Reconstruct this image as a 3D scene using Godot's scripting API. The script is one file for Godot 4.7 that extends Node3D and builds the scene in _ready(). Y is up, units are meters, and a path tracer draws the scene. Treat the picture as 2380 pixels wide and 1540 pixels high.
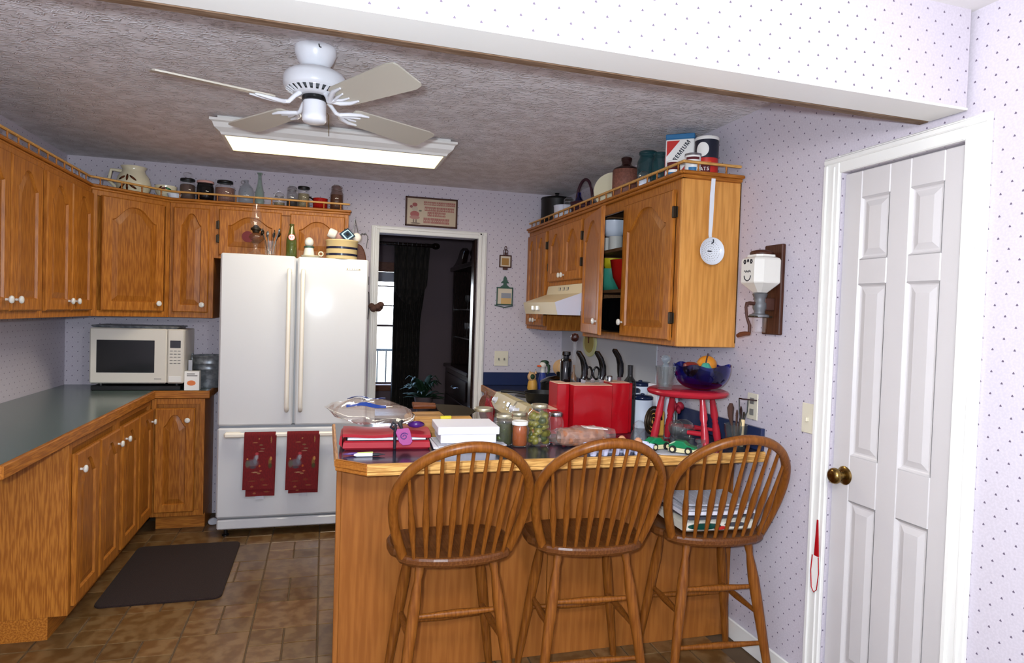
extends Node3D
# Kitchen seen over a breakfast bar from the dining side. Metres, y up. The camera stands at x = 0, z = 0 and looks along -z, a little to the right.

const RW := 1.868      # inner face of the right wall
const LW := -1.66      # inner face of the left wall
const BW := -5.041     # inner face of the far kitchen wall
const CEIL := 2.44
const TOP := 0.915     # worktop height

var M := {}
var used := {}
var rng := RandomNumberGenerator.new()


# ---------------------------------------------------------------- mesh builder
class G:
	var v := PackedVector3Array()
	var n := PackedVector3Array()
	var uv := PackedVector2Array()

	func tri(a: Vector3, b: Vector3, c: Vector3, na: Vector3, nb: Vector3, nc: Vector3, ua := Vector2.ZERO, ub := Vector2.ZERO, uc := Vector2.ZERO) -> void:
		var g := (b - a).cross(c - a)
		if g.length_squared() < 1e-18:
			return
		if g.dot(na + nb + nc) > 0.0:
			v.append_array(PackedVector3Array([a, c, b]))
			n.append_array(PackedVector3Array([na, nc, nb]))
			uv.append_array(PackedVector2Array([ua, uc, ub]))
		else:
			v.append_array(PackedVector3Array([a, b, c]))
			n.append_array(PackedVector3Array([na, nb, nc]))
			uv.append_array(PackedVector2Array([ua, ub, uc]))

	func quad(a: Vector3, b: Vector3, c: Vector3, d: Vector3, nn: Vector3, u0 := Vector2(0, 1), u1 := Vector2(1, 1), u2 := Vector2(1, 0), u3 := Vector2(0, 0)) -> void:
		tri(a, b, c, nn, nn, nn, u0, u1, u2)
		tri(a, c, d, nn, nn, nn, u0, u2, u3)

	# a box with chamfered edges; c centre, s size
	func box(c: Vector3, s: Vector3, ch := 0.002, xf := Transform3D.IDENTITY) -> G:
		var h := s * 0.5
		ch = minf(ch, minf(h.x, minf(h.y, h.z)) * 0.9)
		var rot := xf * Transform3D(Basis.IDENTITY, c)
		for ax in 3:
			for sg in [-1.0, 1.0]:
				var e := Vector3.ZERO
				e[ax] = sg
				var b := (ax + 1) % 3
				var d := (ax + 2) % 3
				var q: Array[Vector3] = []
				for k in [[-1, -1], [1, -1], [1, 1], [-1, 1]]:
					var p := Vector3.ZERO
					p[ax] = sg * h[ax]
					p[b] = k[0] * (h[b] - ch)
					p[d] = k[1] * (h[d] - ch)
					q.append(rot * p)
				quad(q[0], q[1], q[2], q[3], (rot.basis * e).normalized())
		if ch > 0.0:
			for ax in 3:
				var b := (ax + 1) % 3
				var d := (ax + 2) % 3
				for sb in [-1.0, 1.0]:
					for sd in [-1.0, 1.0]:
						var q: Array[Vector3] = []
						for k in [[-1, 0], [1, 0], [1, 1], [-1, 1]]:
							var p := Vector3.ZERO
							p[ax] = k[0] * (h[ax] - ch)
							p[b] = sb * (h[b] - (0.0 if k[1] == 0 else ch))
							p[d] = sd * (h[d] - (ch if k[1] == 0 else 0.0))
							q.append(rot * p)
						var e := Vector3.ZERO
						e[b] = sb
						e[d] = sd
						quad(q[0], q[1], q[2], q[3], (rot.basis * e).normalized())
			for sx in [-1.0, 1.0]:
				for sy in [-1.0, 1.0]:
					for sz in [-1.0, 1.0]:
						var sv := Vector3(sx, sy, sz)
						var a := rot * (sv * (h - Vector3(0, ch, ch)))
						var b := rot * (sv * (h - Vector3(ch, 0, ch)))
						var d := rot * (sv * (h - Vector3(ch, ch, 0)))
						var nn := (rot.basis * sv).normalized()
						tri(a, b, d, nn, nn, nn)
		return self

	# a box from corner to corner
	func bx(a: Vector3, b: Vector3, ch := 0.002) -> G:
		return box((a + b) * 0.5, (b - a).abs(), ch)

	# turns a profile of Vector2(radius, height) about the y axis of xf
	func lathe(prof: Array, seg := 24, xf := Transform3D.IDENTITY, squash := 1.0) -> G:
		var m := prof.size()
		var segn: Array[Vector2] = []
		for i in m - 1:
			var t: Vector2 = prof[i + 1] - prof[i]
			segn.append(Vector2(t.y, -t.x).normalized())
		for i in m - 1:
			var n0 := segn[i]
			var n1 := segn[i]
			if i > 0 and segn[i - 1].dot(segn[i]) > 0.6:
				n0 = (segn[i - 1] + segn[i]).normalized()
			if i < m - 2 and segn[i + 1].dot(segn[i]) > 0.6:
				n1 = (segn[i + 1] + segn[i]).normalized()
			var p0: Vector2 = prof[i]
			var p1: Vector2 = prof[i + 1]
			var v0 := 1.0 - float(i) / (m - 1)
			var v1 := 1.0 - float(i + 1) / (m - 1)
			for k in seg:
				var a := TAU * k / seg
				var b := TAU * (k + 1) / seg
				var ca := Vector2(sin(a), cos(a))
				var cb := Vector2(sin(b), cos(b))
				var q := [xf * Vector3(p0.x * ca.x, p0.y, p0.x * ca.y * squash), xf * Vector3(p0.x * cb.x, p0.y, p0.x * cb.y * squash), xf * Vector3(p1.x * cb.x, p1.y, p1.x * cb.y * squash), xf * Vector3(p1.x * ca.x, p1.y, p1.x * ca.y * squash)]
				var na := (xf.basis * Vector3(n0.x * ca.x, n0.y, n0.x * ca.y / squash)).normalized()
				var nb := (xf.basis * Vector3(n0.x * cb.x, n0.y, n0.x * cb.y / squash)).normalized()
				var nc := (xf.basis * Vector3(n1.x * cb.x, n1.y, n1.x * cb.y / squash)).normalized()
				var nd := (xf.basis * Vector3(n1.x * ca.x, n1.y, n1.x * ca.y / squash)).normalized()
				var ua := float(k) / seg
				var ub := float(k + 1) / seg
				tri(q[0], q[1], q[2], na, nb, nc, Vector2(ua, v0), Vector2(ub, v0), Vector2(ub, v1))
				tri(q[0], q[2], q[3], na, nc, nd, Vector2(ua, v0), Vector2(ub, v1), Vector2(ua, v1))
		return self

	# a lathe given as flat numbers in centimetres: r, y, r, y ...
	func turn(nums: Array, at := Vector3.ZERO, seg := 24, xf := Transform3D.IDENTITY, squash := 1.0) -> G:
		var prof := []
		for i in range(0, nums.size(), 2):
			prof.append(Vector2(nums[i], nums[i + 1]) * 0.01)
		return lathe(prof, seg, Transform3D(xf.basis, xf.origin + at), squash)

	func ball(c: Vector3, r: Vector3, seg := 16, bas := Basis.IDENTITY) -> G:
		var prof := []
		var rings := maxi(6, seg / 2)
		for i in rings + 1:
			var a := -PI / 2 + PI * i / rings
			prof.append(Vector2(cos(a), sin(a)))
		return lathe(prof, seg, Transform3D(bas * Basis.from_scale(r), c))

	# a round bar along a path with a radius at each point
	func tube(path: Array, rad: Array, seg := 10, closed := false, wide := 1.0) -> G:
		var m := path.size()
		var rings := []
		var tn := []
		var side := Vector3.ZERO
		for i in m:
			var a: Vector3 = path[(i - 1 + m) % m] if closed or i > 0 else path[i]
			var b: Vector3 = path[(i + 1) % m] if closed or i < m - 1 else path[i]
			var t := (b - a).normalized()
			if side == Vector3.ZERO:
				side = t.cross(Vector3.UP if absf(t.y) < 0.9 else Vector3.RIGHT).normalized()
			side = (side - t * side.dot(t)).normalized()
			var up := side.cross(t)
			var r: float = rad[i % rad.size()]
			var ring := []
			for k in seg:
				var an := TAU * k / seg
				ring.append((side * cos(an) * wide + up * sin(an)) * r)
			rings.append(ring)
			tn.append(t)
		var last := m if closed else m - 1
		for i in last:
			var j := (i + 1) % m
			for k in seg:
				var l := (k + 1) % seg
				var o: Array = rings[i]
				var p: Array = rings[j]
				var pi: Vector3 = path[i]
				var pj: Vector3 = path[j]
				var A: Vector3 = o[k]
				var B: Vector3 = o[l]
				var C: Vector3 = p[l]
				var D: Vector3 = p[k]
				tri(pi + A, pi + B, pj + C, A.normalized(), B.normalized(), C.normalized())
				tri(pi + A, pj + C, pj + D, A.normalized(), C.normalized(), D.normalized())
		if not closed:
			for e in [0, m - 1]:
				var nn: Vector3 = -tn[e] if e == 0 else tn[e]
				var c: Vector3 = path[e]
				for k in seg:
					tri(c, c + rings[e][k], c + rings[e][(k + 1) % seg], nn, nn, nn)
		return self

	# a flat outline (x, y) given a thickness along z, with a chamfer on the front
	func slab(poly: PackedVector2Array, t: float, xf := Transform3D.IDENTITY, ch := 0.0) -> G:
		var m := poly.size()
		var inner := poly
		if ch > 0.0:
			var area := 0.0
			for i in m:
				area += poly[i].cross(poly[(i + 1) % m])
			var sgn := 1.0 if area > 0 else -1.0
			inner = PackedVector2Array()
			for i in m:
				var d0 := (poly[i] - poly[(i - 1 + m) % m]).normalized()
				var d1 := (poly[(i + 1) % m] - poly[i]).normalized()
				var nn := Vector2(-d0.y - d1.y, d0.x + d1.x).normalized() * sgn
				inner.append(poly[i] + nn * ch)
		var idx := Geometry2D.triangulate_polygon(inner)
		var ib := Geometry2D.triangulate_polygon(poly)
		var f := (xf.basis * Vector3(0, 0, 1)).normalized()
		for i in range(0, idx.size(), 3):
			var q := []
			for k in 3:
				var p := inner[idx[i + k]]
				q.append(xf * Vector3(p.x, p.y, t * 0.5))
			tri(q[0], q[1], q[2], f, f, f)
		for i in range(0, ib.size(), 3):
			var q := []
			for k in 3:
				var p := poly[ib[i + k]]
				q.append(xf * Vector3(p.x, p.y, -t * 0.5))
			tri(q[0], q[1], q[2], -f, -f, -f)
		var cen := Vector2.ZERO
		for p in poly:
			cen += p / m
		var turn_sign := 0.0
		for i in m:
			turn_sign += poly[i].cross(poly[(i + 1) % m])
		for i in m:
			var a := poly[i]
			var b := poly[(i + 1) % m]
			var e := b - a
			var o := Vector2(e.y, -e.x).normalized() * (1.0 if turn_sign > 0 else -1.0)
			var nn := (xf.basis * Vector3(o.x, o.y, 0)).normalized()
			var a2 := inner[i]
			var b2 := inner[(i + 1) % m]
			var z1 := t * 0.5 - ch
			quad(xf * Vector3(a.x, a.y, -t * 0.5), xf * Vector3(b.x, b.y, -t * 0.5), xf * Vector3(b.x, b.y, z1), xf * Vector3(a.x, a.y, z1), nn)
			if ch > 0.0:
				quad(xf * Vector3(a.x, a.y, z1), xf * Vector3(b.x, b.y, z1), xf * Vector3(b2.x, b2.y, t * 0.5), xf * Vector3(a2.x, a2.y, t * 0.5), (nn + f).normalized())
		return self

	# joins loops of equally many points; the last one is closed by a fan
	func loft(loops: Array, cap := true) -> G:
		for l in loops.size() - 1:
			var A: Array = loops[l]
			var B: Array = loops[l + 1]
			var m := A.size()
			var ca := Vector3.ZERO
			for p in A:
				ca += p / m
			for i in m:
				var j := (i + 1) % m
				var nn: Vector3 = (B[i] - A[i]).cross(A[j] - A[i])
				if nn.length() < 1e-12:
					nn = (B[j] - A[j]).cross(A[j] - A[i])
				nn = nn.normalized()
				quad(A[i], A[j], B[j], B[i], nn)
		if cap:
			var L: Array = loops[-1]
			var c := Vector3.ZERO
			for p in L:
				c += p / L.size()
			var nn: Vector3 = (L[1] - L[0]).cross(c - L[0]).normalized()
			for i in L.size():
				tri(c, L[i], L[(i + 1) % L.size()], nn, nn, nn)
		return self

	# a smooth sheet over rows of points, as thick as t
	func sheet(rows: Array, t := 0.0) -> G:
		var h := rows.size()
		var w: int = rows[0].size()
		var nr := []
		for i in h:
			var line := []
			for j in w:
				var dx: Vector3 = rows[i][mini(j + 1, w - 1)] - rows[i][maxi(j - 1, 0)]
				var dy: Vector3 = rows[mini(i + 1, h - 1)][j] - rows[maxi(i - 1, 0)][j]
				line.append(dx.cross(dy).normalized())
			nr.append(line)
		for sgn in ([1.0, -1.0] if t > 0.0 else [1.0]):
			for i in h - 1:
				for j in w - 1:
					var q := []
					var k := []
					var u := []
					for c in [[0, 0], [0, 1], [1, 1], [1, 0]]:
						var nn: Vector3 = nr[i + c[0]][j + c[1]]
						q.append(rows[i + c[0]][j + c[1]] + nn * (t * 0.5 * sgn))
						k.append(nn * sgn)
						u.append(Vector2(float(j + c[1]) / (w - 1), float(i + c[0]) / (h - 1)))
					tri(q[0], q[1], q[2], k[0], k[1], k[2], u[0], u[1], u[2])
					tri(q[0], q[2], q[3], k[0], k[2], k[3], u[0], u[2], u[3])
		if t > 0.0:
			var rim := []
			for j in w:
				rim.append([0, j])
			for i in range(1, h):
				rim.append([i, w - 1])
			for j in range(w - 2, -1, -1):
				rim.append([h - 1, j])
			for i in range(h - 2, 0, -1):
				rim.append([i, 0])
			var mid: Vector3 = rows[h / 2][w / 2]
			for r in rim.size():
				var a: Array = rim[r]
				var b: Array = rim[(r + 1) % rim.size()]
				var pa: Vector3 = rows[a[0]][a[1]]
				var pb: Vector3 = rows[b[0]][b[1]]
				var na: Vector3 = nr[a[0]][a[1]] * t * 0.5
				var nb: Vector3 = nr[b[0]][b[1]] * t * 0.5
				var o := (pb - pa).cross(na).normalized()
				if o.dot(pa - mid) < 0:
					o = -o
				quad(pa - na, pb - nb, pb + nb, pa + na, o)
		return self

	func add(mesh: Mesh, xf: Transform3D) -> G:
		for s in mesh.get_surface_count():
			var a := mesh.surface_get_arrays(s)
			var vv: PackedVector3Array = a[Mesh.ARRAY_VERTEX]
			var nn: PackedVector3Array = a[Mesh.ARRAY_NORMAL]
			var ii: PackedInt32Array = a[Mesh.ARRAY_INDEX] if a[Mesh.ARRAY_INDEX] != null else PackedInt32Array(range(vv.size()))
			for i in range(0, ii.size(), 3):
				tri(xf * vv[ii[i]], xf * vv[ii[i + 1]], xf * vv[ii[i + 2]], (xf.basis * nn[ii[i]]).normalized(), (xf.basis * nn[ii[i + 1]]).normalized(), (xf.basis * nn[ii[i + 2]]).normalized())
		return self

	func mesh() -> ArrayMesh:
		var arr := []
		arr.resize(Mesh.ARRAY_MAX)
		arr[Mesh.ARRAY_VERTEX] = v
		arr[Mesh.ARRAY_NORMAL] = n
		arr[Mesh.ARRAY_TEX_UV] = uv
		arr[Mesh.ARRAY_INDEX] = PackedInt32Array(range(v.size()))
		var am := ArrayMesh.new()
		am.add_surface_from_arrays(Mesh.PRIMITIVE_TRIANGLES, arr)
		return am


# ---------------------------------------------------------------- scene helpers
func numbered(nm: String) -> String:
	if not used.has(nm):
		used[nm] = 0
		return nm
	used[nm] += 1
	return "%s_%03d" % [nm, used[nm]]


# a thing: a Node3D at its base whose children are its parts
func T(nm: String, label: String, cat: String, pos := Vector3.ZERO, group := "", turn := 0.0) -> Node3D:
	var o := Node3D.new()
	o.name = numbered(nm)
	add_child(o)
	o.position = pos
	o.rotation.y = turn
	o.set_meta("label", label)
	o.set_meta("category", cat)
	if group != "":
		o.set_meta("group", group)
	return o


# a part (or sub-part) of a thing
func P(parent: Node3D, nm: String, g: G, m: String, label := "") -> MeshInstance3D:
	var o := MeshInstance3D.new()
	o.name = nm
	o.mesh = g.mesh()
	o.material_override = M[m]
	parent.add_child(o, true)
	if label != "":
		o.set_meta("label", label)
	return o


# a thing that is one mesh
func one(nm: String, label: String, cat: String, pos: Vector3, g: G, m: String, group := "", turn := 0.0) -> MeshInstance3D:
	var o := MeshInstance3D.new()
	o.name = numbered(nm)
	o.mesh = g.mesh()
	o.material_override = M[m]
	add_child(o)
	o.position = pos
	o.rotation.y = turn
	o.set_meta("label", label)
	o.set_meta("category", cat)
	if group != "":
		o.set_meta("group", group)
	return o


# a piece of the setting
func S(nm: String, g: G, m: String, label := "") -> MeshInstance3D:
	var o := MeshInstance3D.new()
	o.name = numbered(nm)
	o.mesh = g.mesh()
	o.material_override = M[m]
	add_child(o)
	o.set_meta("kind", "structure")
	if label != "":
		o.set_meta("label", label)
	return o


func copy_of(o: Node3D, nm: String, label: String, pos: Vector3, turn := 0.0) -> Node3D:
	var c: Node3D = o.duplicate()
	c.name = numbered(nm)
	add_child(c)
	c.position = pos
	c.rotation.y = turn
	c.set_meta("label", label)
	return c


func V(x: float, y: float, z: float) -> Vector3:
	return Vector3(x, y, z)


func rotx(a: float, at := Vector3.ZERO) -> Transform3D:
	return Transform3D(Basis(Vector3.RIGHT, a), at)


func roty(a: float, at := Vector3.ZERO) -> Transform3D:
	return Transform3D(Basis(Vector3.UP, a), at)


func rotz(a: float, at := Vector3.ZERO) -> Transform3D:
	return Transform3D(Basis(Vector3.BACK, a), at)


func word(s: String, h: float, xf: Transform3D, font := "Droid Sans", weight := 700) -> G:
	var t := TextMesh.new()
	var f := SystemFont.new()
	f.font_names = PackedStringArray([font])
	f.font_weight = weight
	t.font = f
	t.text = s
	t.font_size = 32
	t.pixel_size = h / 24.0
	t.depth = 0.0006
	var g := G.new()
	g.add(t, xf)
	return g


# ---------------------------------------------------------------- materials
func mat(nm: String, c: Color, rough := 0.6, metal := 0.0) -> StandardMaterial3D:
	var m := StandardMaterial3D.new()
	m.resource_name = nm
	m.albedo_color = c
	m.roughness = rough
	m.metallic = metal
	M[nm] = m
	return m


func hexc(h: String) -> Color:
	return Color.html(h)


func glass(nm: String, c: Color, a: float) -> void:
	var m := mat(nm, Color(c.r, c.g, c.b, a), 0.04)
	m.transparency = BaseMaterial3D.TRANSPARENCY_ALPHA
	m.cull_mode = BaseMaterial3D.CULL_DISABLED


func thick_glass(nm: String, c: Color) -> void:
	var m := mat(nm, Color(c.r, c.g, c.b, 0.0), 0.03)
	m.refraction_enabled = true
	m.refraction_scale = 0.05


func tri_tex(m: StandardMaterial3D, tex: Texture2D, sc: Vector3, world := false) -> void:
	m.albedo_texture = tex
	m.uv1_triplanar = true
	m.uv1_world_triplanar = world
	m.uv1_scale = sc


func tile_tex(img: Image) -> ImageTexture:
	img.generate_mipmaps()
	return ImageTexture.create_from_image(img)


# noise remapped between two colours; tiles without a seam
func noise_img(sd: int, freq: float, size: int, a: Color, b: Color, lo := 0.25, hi := 0.75, octs := 4) -> Image:
	var f := FastNoiseLite.new()
	f.seed = sd
	f.frequency = freq
	f.noise_type = FastNoiseLite.TYPE_SIMPLEX_SMOOTH
	f.fractal_octaves = octs
	var src := f.get_seamless_image(size, size)
	var img := Image.create(size, size, false, Image.FORMAT_RGB8)
	for y in size:
		for x in size:
			img.set_pixel(x, y, a.lerp(b, smoothstep(lo, hi, src.get_pixel(x, y).r)))
	return img


func wood(nm: String, c: Color, tex: Texture2D, dir: int, rough := 0.42, k := 9.0) -> void:
	var m := mat(nm, c, rough)
	var s := Vector3(k, k, k)
	s[dir] = k * 0.07
	tri_tex(m, tex, s)
	m.clearcoat_enabled = true
	m.clearcoat = 0.04
	m.metallic_specular = 0.36
	m.clearcoat_roughness = 0.25


func make_materials() -> void:
	var oak := tile_tex(noise_img(7, 0.045, 256, Color(0.80, 0.74, 0.67), Color(1, 1, 1), 0.2, 0.8, 5))
	var soft := tile_tex(noise_img(19, 0.03, 256, Color(0.90, 0.87, 0.83), Color(1, 1, 1), 0.2, 0.8))
	wood("oak_upright", hexc("b27028"), oak, 1)
	wood("oak_level", hexc("b27028"), oak, 0)
	wood("oak_deep", hexc("b27028"), oak, 2)
	wood("oak_panel", hexc("a36522"), oak, 1)
	wood("maple_ply", hexc("d4964c"), soft, 1, 0.45, 5.0)
	wood("bar_ply", hexc("9d6029"), soft, 1, 0.42, 4.0)
	wood("trim_pine", hexc("e2b066"), oak, 0, 0.4, 12.0)
	wood("trim_pine_deep", hexc("d0975a"), oak, 2, 0.4, 12.0)
	wood("stool_wood", hexc("86501c"), oak, 1, 0.33, 8.0)
	wood("stool_seat", hexc("6a3f1c"), oak, 2, 0.35, 8.0)
	wood("walnut", hexc("4a281a"), oak, 1, 0.5)
	wood("dark_furniture", hexc("231410"), oak, 1, 0.25)
	wood("board_wood", hexc("b98a4e"), soft, 0, 0.6)
	wood("handle_wood", hexc("6d3c1e"), oak, 0, 0.5, 20.0)
	wood("brown_trim", hexc("77604d"), oak, 0, 0.7)
	wood("shelf_wood", hexc("7c5a3c"), soft, 0, 0.6)

	# wallpaper: small plum sprigs on pale lilac, set in a 6.5 cm diamond
	var wp := Image.create(256, 256, false, Image.FORMAT_RGB8)
	wp.fill(Color(0.83, 0.805, 0.82))
	var fine := noise_img(3, 0.05, 256, Color(0.97, 0.97, 0.97), Color(1, 1, 1))
	for y in 256:
		for x in 256:
			wp.set_pixel(x, y, wp.get_pixel(x, y) * fine.get_pixel(x, y))
	for j in 4:
		for i in 4:
			if (i + j) % 2 == 0:
				var cx := i * 64 + 32
				var cy := j * 64 + 32
				for d in [[-3, 2], [3, 2], [0, -3]]:
					for yy in range(-4, 5):
						for xx in range(-4, 5):
							if xx * xx + yy * yy < 17:
								wp.set_pixel(cx + d[0] + xx, cy + d[1] + yy, Color(0.40, 0.36, 0.42))
	var wm := mat("wallpaper", Color(0.95, 0.94, 0.96), 0.75)
	tri_tex(wm, tile_tex(wp), Vector3.ONE / 0.128, true)

	mat("white_paint", hexc("e6e3e2"), 0.45)
	mat("white_trim", hexc("e4e2dc"), 0.4)
	mat("splash_paint", hexc("b9bcc0"), 0.35)
	# ceiling: stomped plaster
	var hm := Image.create(512, 512, false, Image.FORMAT_RGB8)
	hm.fill(Color(0.4, 0.4, 0.4))
	rng.seed = 11
	for k in 2300:
		var p := Vector2(rng.randf(), rng.randf()) * 512.0
		var a := rng.randf() * 0.9 - 0.45 + (0.0 if rng.randf() < 0.75 else 1.2)
		var l := rng.randf_range(6, 22)
		var hgt := rng.randf_range(0.5, 1.0)
		for s in int(l):
			var q := p + Vector2(cos(a), sin(a)) * s + Vector2(0, sin(s * 0.2) * 1.5)
			for w in 2:
				hm.set_pixel(posmod(int(q.x), 512), posmod(int(q.y) + w, 512), Color(hgt, hgt, hgt))
	hm.resize(256, 256, Image.INTERPOLATE_BILINEAR)
	hm.bump_map_to_normal_map(2.5)
	var ct := noise_img(21, 0.02, 256, Color(0.94, 0.93, 0.925), Color(1, 1, 1))
	var cm := mat("ceiling_plaster", hexc("e6e1e2"), 0.85)
	tri_tex(cm, tile_tex(ct), Vector3.ONE / 0.75, true)
	cm.normal_enabled = true
	cm.normal_texture = tile_tex(hm)
	cm.normal_scale = 2.2
	mat("plain_ceiling", hexc("dcd8d4"), 0.8)

	var tt := tile_tex(noise_img(31, 0.014, 256, Color(0.84, 0.77, 0.68), Color(1, 1, 1), 0.25, 0.75))
	for k in 3:
		var m := mat("tile_%d" % k, [hexc("755a38"), hexc("7d5f3c"), hexc("6c5334")][k], 0.28)
		tri_tex(m, tt, Vector3.ONE * 3.1, true)
	mat("grout", hexc("57432c"), 0.9)
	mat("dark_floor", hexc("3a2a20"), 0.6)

	var mt := mat("mat_pile", hexc("2c1812"), 0.95)
	tri_tex(mt, tile_tex(noise_img(41, 0.18, 128, Color(0.6, 0.55, 0.5), Color(1, 1, 1))), Vector3.ONE * 6.0)
	var lam := mat("laminate", hexc("2b2c3c"), 0.16)
	tri_tex(lam, tile_tex(noise_img(43, 0.12, 128, Color(0.75, 0.75, 0.8), Color(1, 1, 1))), Vector3.ONE * 8.0)
	mat("laminate_blue", hexc("242f52"), 0.22)
	mat("green_laminate", hexc("5f6f6a"), 0.2)

	var fm := mat("fridge_white", hexc("cbcbcc"), 0.5)
	fm.clearcoat_enabled = true
	fm.clearcoat = 0.35
	fm.clearcoat_roughness = 0.07
	mat("fridge_handle", hexc("e8e0d2"), 0.35)
	mat("dark_gap", hexc("15161a"), 0.7)
	mat("black_plastic", hexc("101112"), 0.3)
	mat("black_gloss", hexc("08090a"), 0.08)
	mat("black_iron", hexc("151312"), 0.45, 0.2)
	mat("steel", hexc("b9bcc0"), 0.25, 1.0)
	mat("zinc", hexc("9aa0a4"), 0.38, 0.55)
	mat("brass", hexc("8d7342"), 0.25, 1.0)
	mat("bronze", hexc("3b3226"), 0.45, 0.7)
	mat("white_ceramic", hexc("d8d5cc"), 0.15)
	mat("cream_ceramic", hexc("e3d9b8"), 0.2)
	mat("yellow_ware", hexc("d2ba86"), 0.2)
	mat("navy_glaze", hexc("1b2036"), 0.2)
	mat("fan_white", hexc("e9eaee"), 0.3)
	mat("blade_cream", hexc("c5beae"), 0.45)
	mat("mw_white", hexc("d6cfc2"), 0.4)
	mat("mw_screen", hexc("101213"), 0.1)
	mat("hood_cream", hexc("d2c3a2"), 0.35)
	mat("hood_white", hexc("d9dbe6"), 0.35)
	mat("range_cream", hexc("c3b48e"), 0.6).metallic_specular = 0.3
	mat("range_grey", hexc("7a7d7c"), 0.2)
	mat("plate_ivory", hexc("d9d2bc"), 0.4)
	mat("door_white", hexc("c6c1bf"), 0.38)
	mat("red_lacquer", hexc("a40d18"), 0.12)
	mat("gap_strip", hexc("8d9196"), 0.6)
	mat("red_wood", hexc("a8202e"), 0.22)
	mat("red_cloth", hexc("b01a26"), 0.7)
	mat("red_leather", hexc("a81c2a"), 0.5)
	mat("red_enamel", hexc("a51a14"), 0.15)
	mat("raw_edge", hexc("cfa58c"), 0.7)
	mat("paper_white", hexc("eceaf2"), 0.7)
	mat("paper_grey", hexc("b9b9c0"), 0.75)
	mat("paper_dark", hexc("47454c"), 0.7)
	mat("paper_cream", hexc("ded8c8"), 0.75)
	mat("bag_green", hexc("0c4238"), 0.15)
	mat("bag_red", hexc("c02a22"), 0.3)
	mat("navy_enamel", hexc("18213f"), 0.15)
	mat("white_enamel", hexc("dfe6f2"), 0.18)
	mat("toy_green", hexc("12784a"), 0.25)
	mat("toy_cream", hexc("dfd3a4"), 0.4)
	mat("tyre", hexc("14130f"), 0.6)
	mat("pink_glitter", hexc("a02c80"), 0.5)
	mat("purple", hexc("4a1a6e"), 0.3)
	mat("yellow", hexc("cdbb20"), 0.4)
	mat("lime", hexc("b7c25a"), 0.3)
	mat("pickle", hexc("77701c"), 0.35)
	mat("pickle_dark", hexc("3f4a1a"), 0.35)
	mat("pepper_red", hexc("8a5a1e"), 0.4)
	mat("marmalade", hexc("9a4804"), 0.2)
	mat("preserve_green", hexc("4a5020"), 0.4)
	mat("beans_brown", hexc("6b4a3a"), 0.7)
	mat("beans_dark", hexc("2a1712"), 0.7)
	mat("beans_pink", hexc("a5735f"), 0.7)
	mat("beans_cream", hexc("a89c74"), 0.7)
	mat("amber_fill", hexc("7a5340"), 0.6)
	mat("tin_lid", hexc("cfc8a8"), 0.3, 0.8)
	mat("clay_brown", hexc("8a5646"), 0.6)
	mat("glaze_brown", hexc("2e1410"), 0.1)
	mat("basket_plum", hexc("3a1422"), 0.6)
	mat("fruit_red", hexc("6e1c18"), 0.35)
	mat("fruit_orange", hexc("c47c1a"), 0.4)
	mat("pear_green", hexc("3b8f78"), 0.35)
	mat("bread", hexc("b87a58"), 0.8)
	mat("bread_pale", hexc("dcb995"), 0.8)
	mat("egg_carton", hexc("c9cbe4"), 0.9)
	mat("egg_brown", hexc("c98f6a"), 0.5)
	mat("plaque_rim", hexc("c6c78c"), 0.4)
	mat("plaque_yellow", hexc("a8963a"), 0.5)
	mat("mustard", hexc("c9963f"), 0.5)
	mat("blue_glaze", hexc("2e3f86"), 0.25)
	mat("skin_tan", hexc("c9a074"), 0.6)
	mat("leaf", hexc("1d3a22"), 0.6)
	mat("curtain", hexc("2e2720"), 0.9)
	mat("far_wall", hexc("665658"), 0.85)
	mat("patina", hexc("3b5a4e"), 0.5, 0.4)
	mat("rust_iron", hexc("4a2a20"), 0.6, 0.3)
	mat("trivet_tile", hexc("cfc3ae"), 0.3)
	mat("trivet_print", hexc("9c7438"), 0.4)
	mat("print_grey", hexc("8d9098"), 0.5)
	mat("print_gold", hexc("c9a468"), 0.5)
	mat("label_orange", hexc("e07a3a"), 0.5)
	mat("label_red", hexc("c8281f"), 0.4)
	mat("label_white", hexc("f2efe8"), 0.4)
	mat("label_blue", hexc("2d6f9e"), 0.4)
	mat("label_navy", hexc("171b2c"), 0.4)
	mat("label_maroon", hexc("5a141a"), 0.8)
	mat("grey_iron", hexc("67686a"), 0.5, 0.4)
	mat("label_orange_deep", hexc("d8571f"), 0.4)
	mat("ink", hexc("20202a"), 0.6)
	mat("ink_grey", hexc("7b7872"), 0.6)
	mat("toothpick", hexc("e0c896"), 0.7)
	mat("bag_stripe", hexc("27438f"), 0.2)
	mat("flower_red", hexc("b02038"), 0.6)
	mat("dry_brown", hexc("4a2f24"), 0.9)
	mat("foil", hexc("8d8a80"), 0.3, 0.6)
	mat("yarn_white", hexc("ddd6cc"), 0.95)
	mat("yarn_pink", hexc("c89a90"), 0.95)
	mat("scoop_white", hexc("dde0e4"), 0.15)
	mat("rail_iron", hexc("1d2320"), 0.5)
	mat("gold_badge", hexc("8c8060"), 0.4, 0.5)
	mat("fieldstone", hexc("e8e8e0"), 0.9)
	var ln := mat("lens", hexc("fff6d8"), 0.4)
	ln.emission_enabled = true
	ln.emission = Color(1.0, 0.94, 0.74)
	ln.emission_energy_multiplier = 2.2

	glass("clear_glass", Color(0.80, 0.84, 0.84), 0.03)
	glass("smoke_glass", Color(0.35, 0.38, 0.37), 0.20)
	glass("blue_glass", Color(0.45, 0.56, 0.60), 0.20)
	glass("green_glass", Color(0.23, 0.34, 0.12), 0.55)
	glass("pale_green_glass", Color(0.45, 0.60, 0.52), 0.35)
	glass("teal_glass", Color(0.01, 0.25, 0.27), 0.62)
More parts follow.
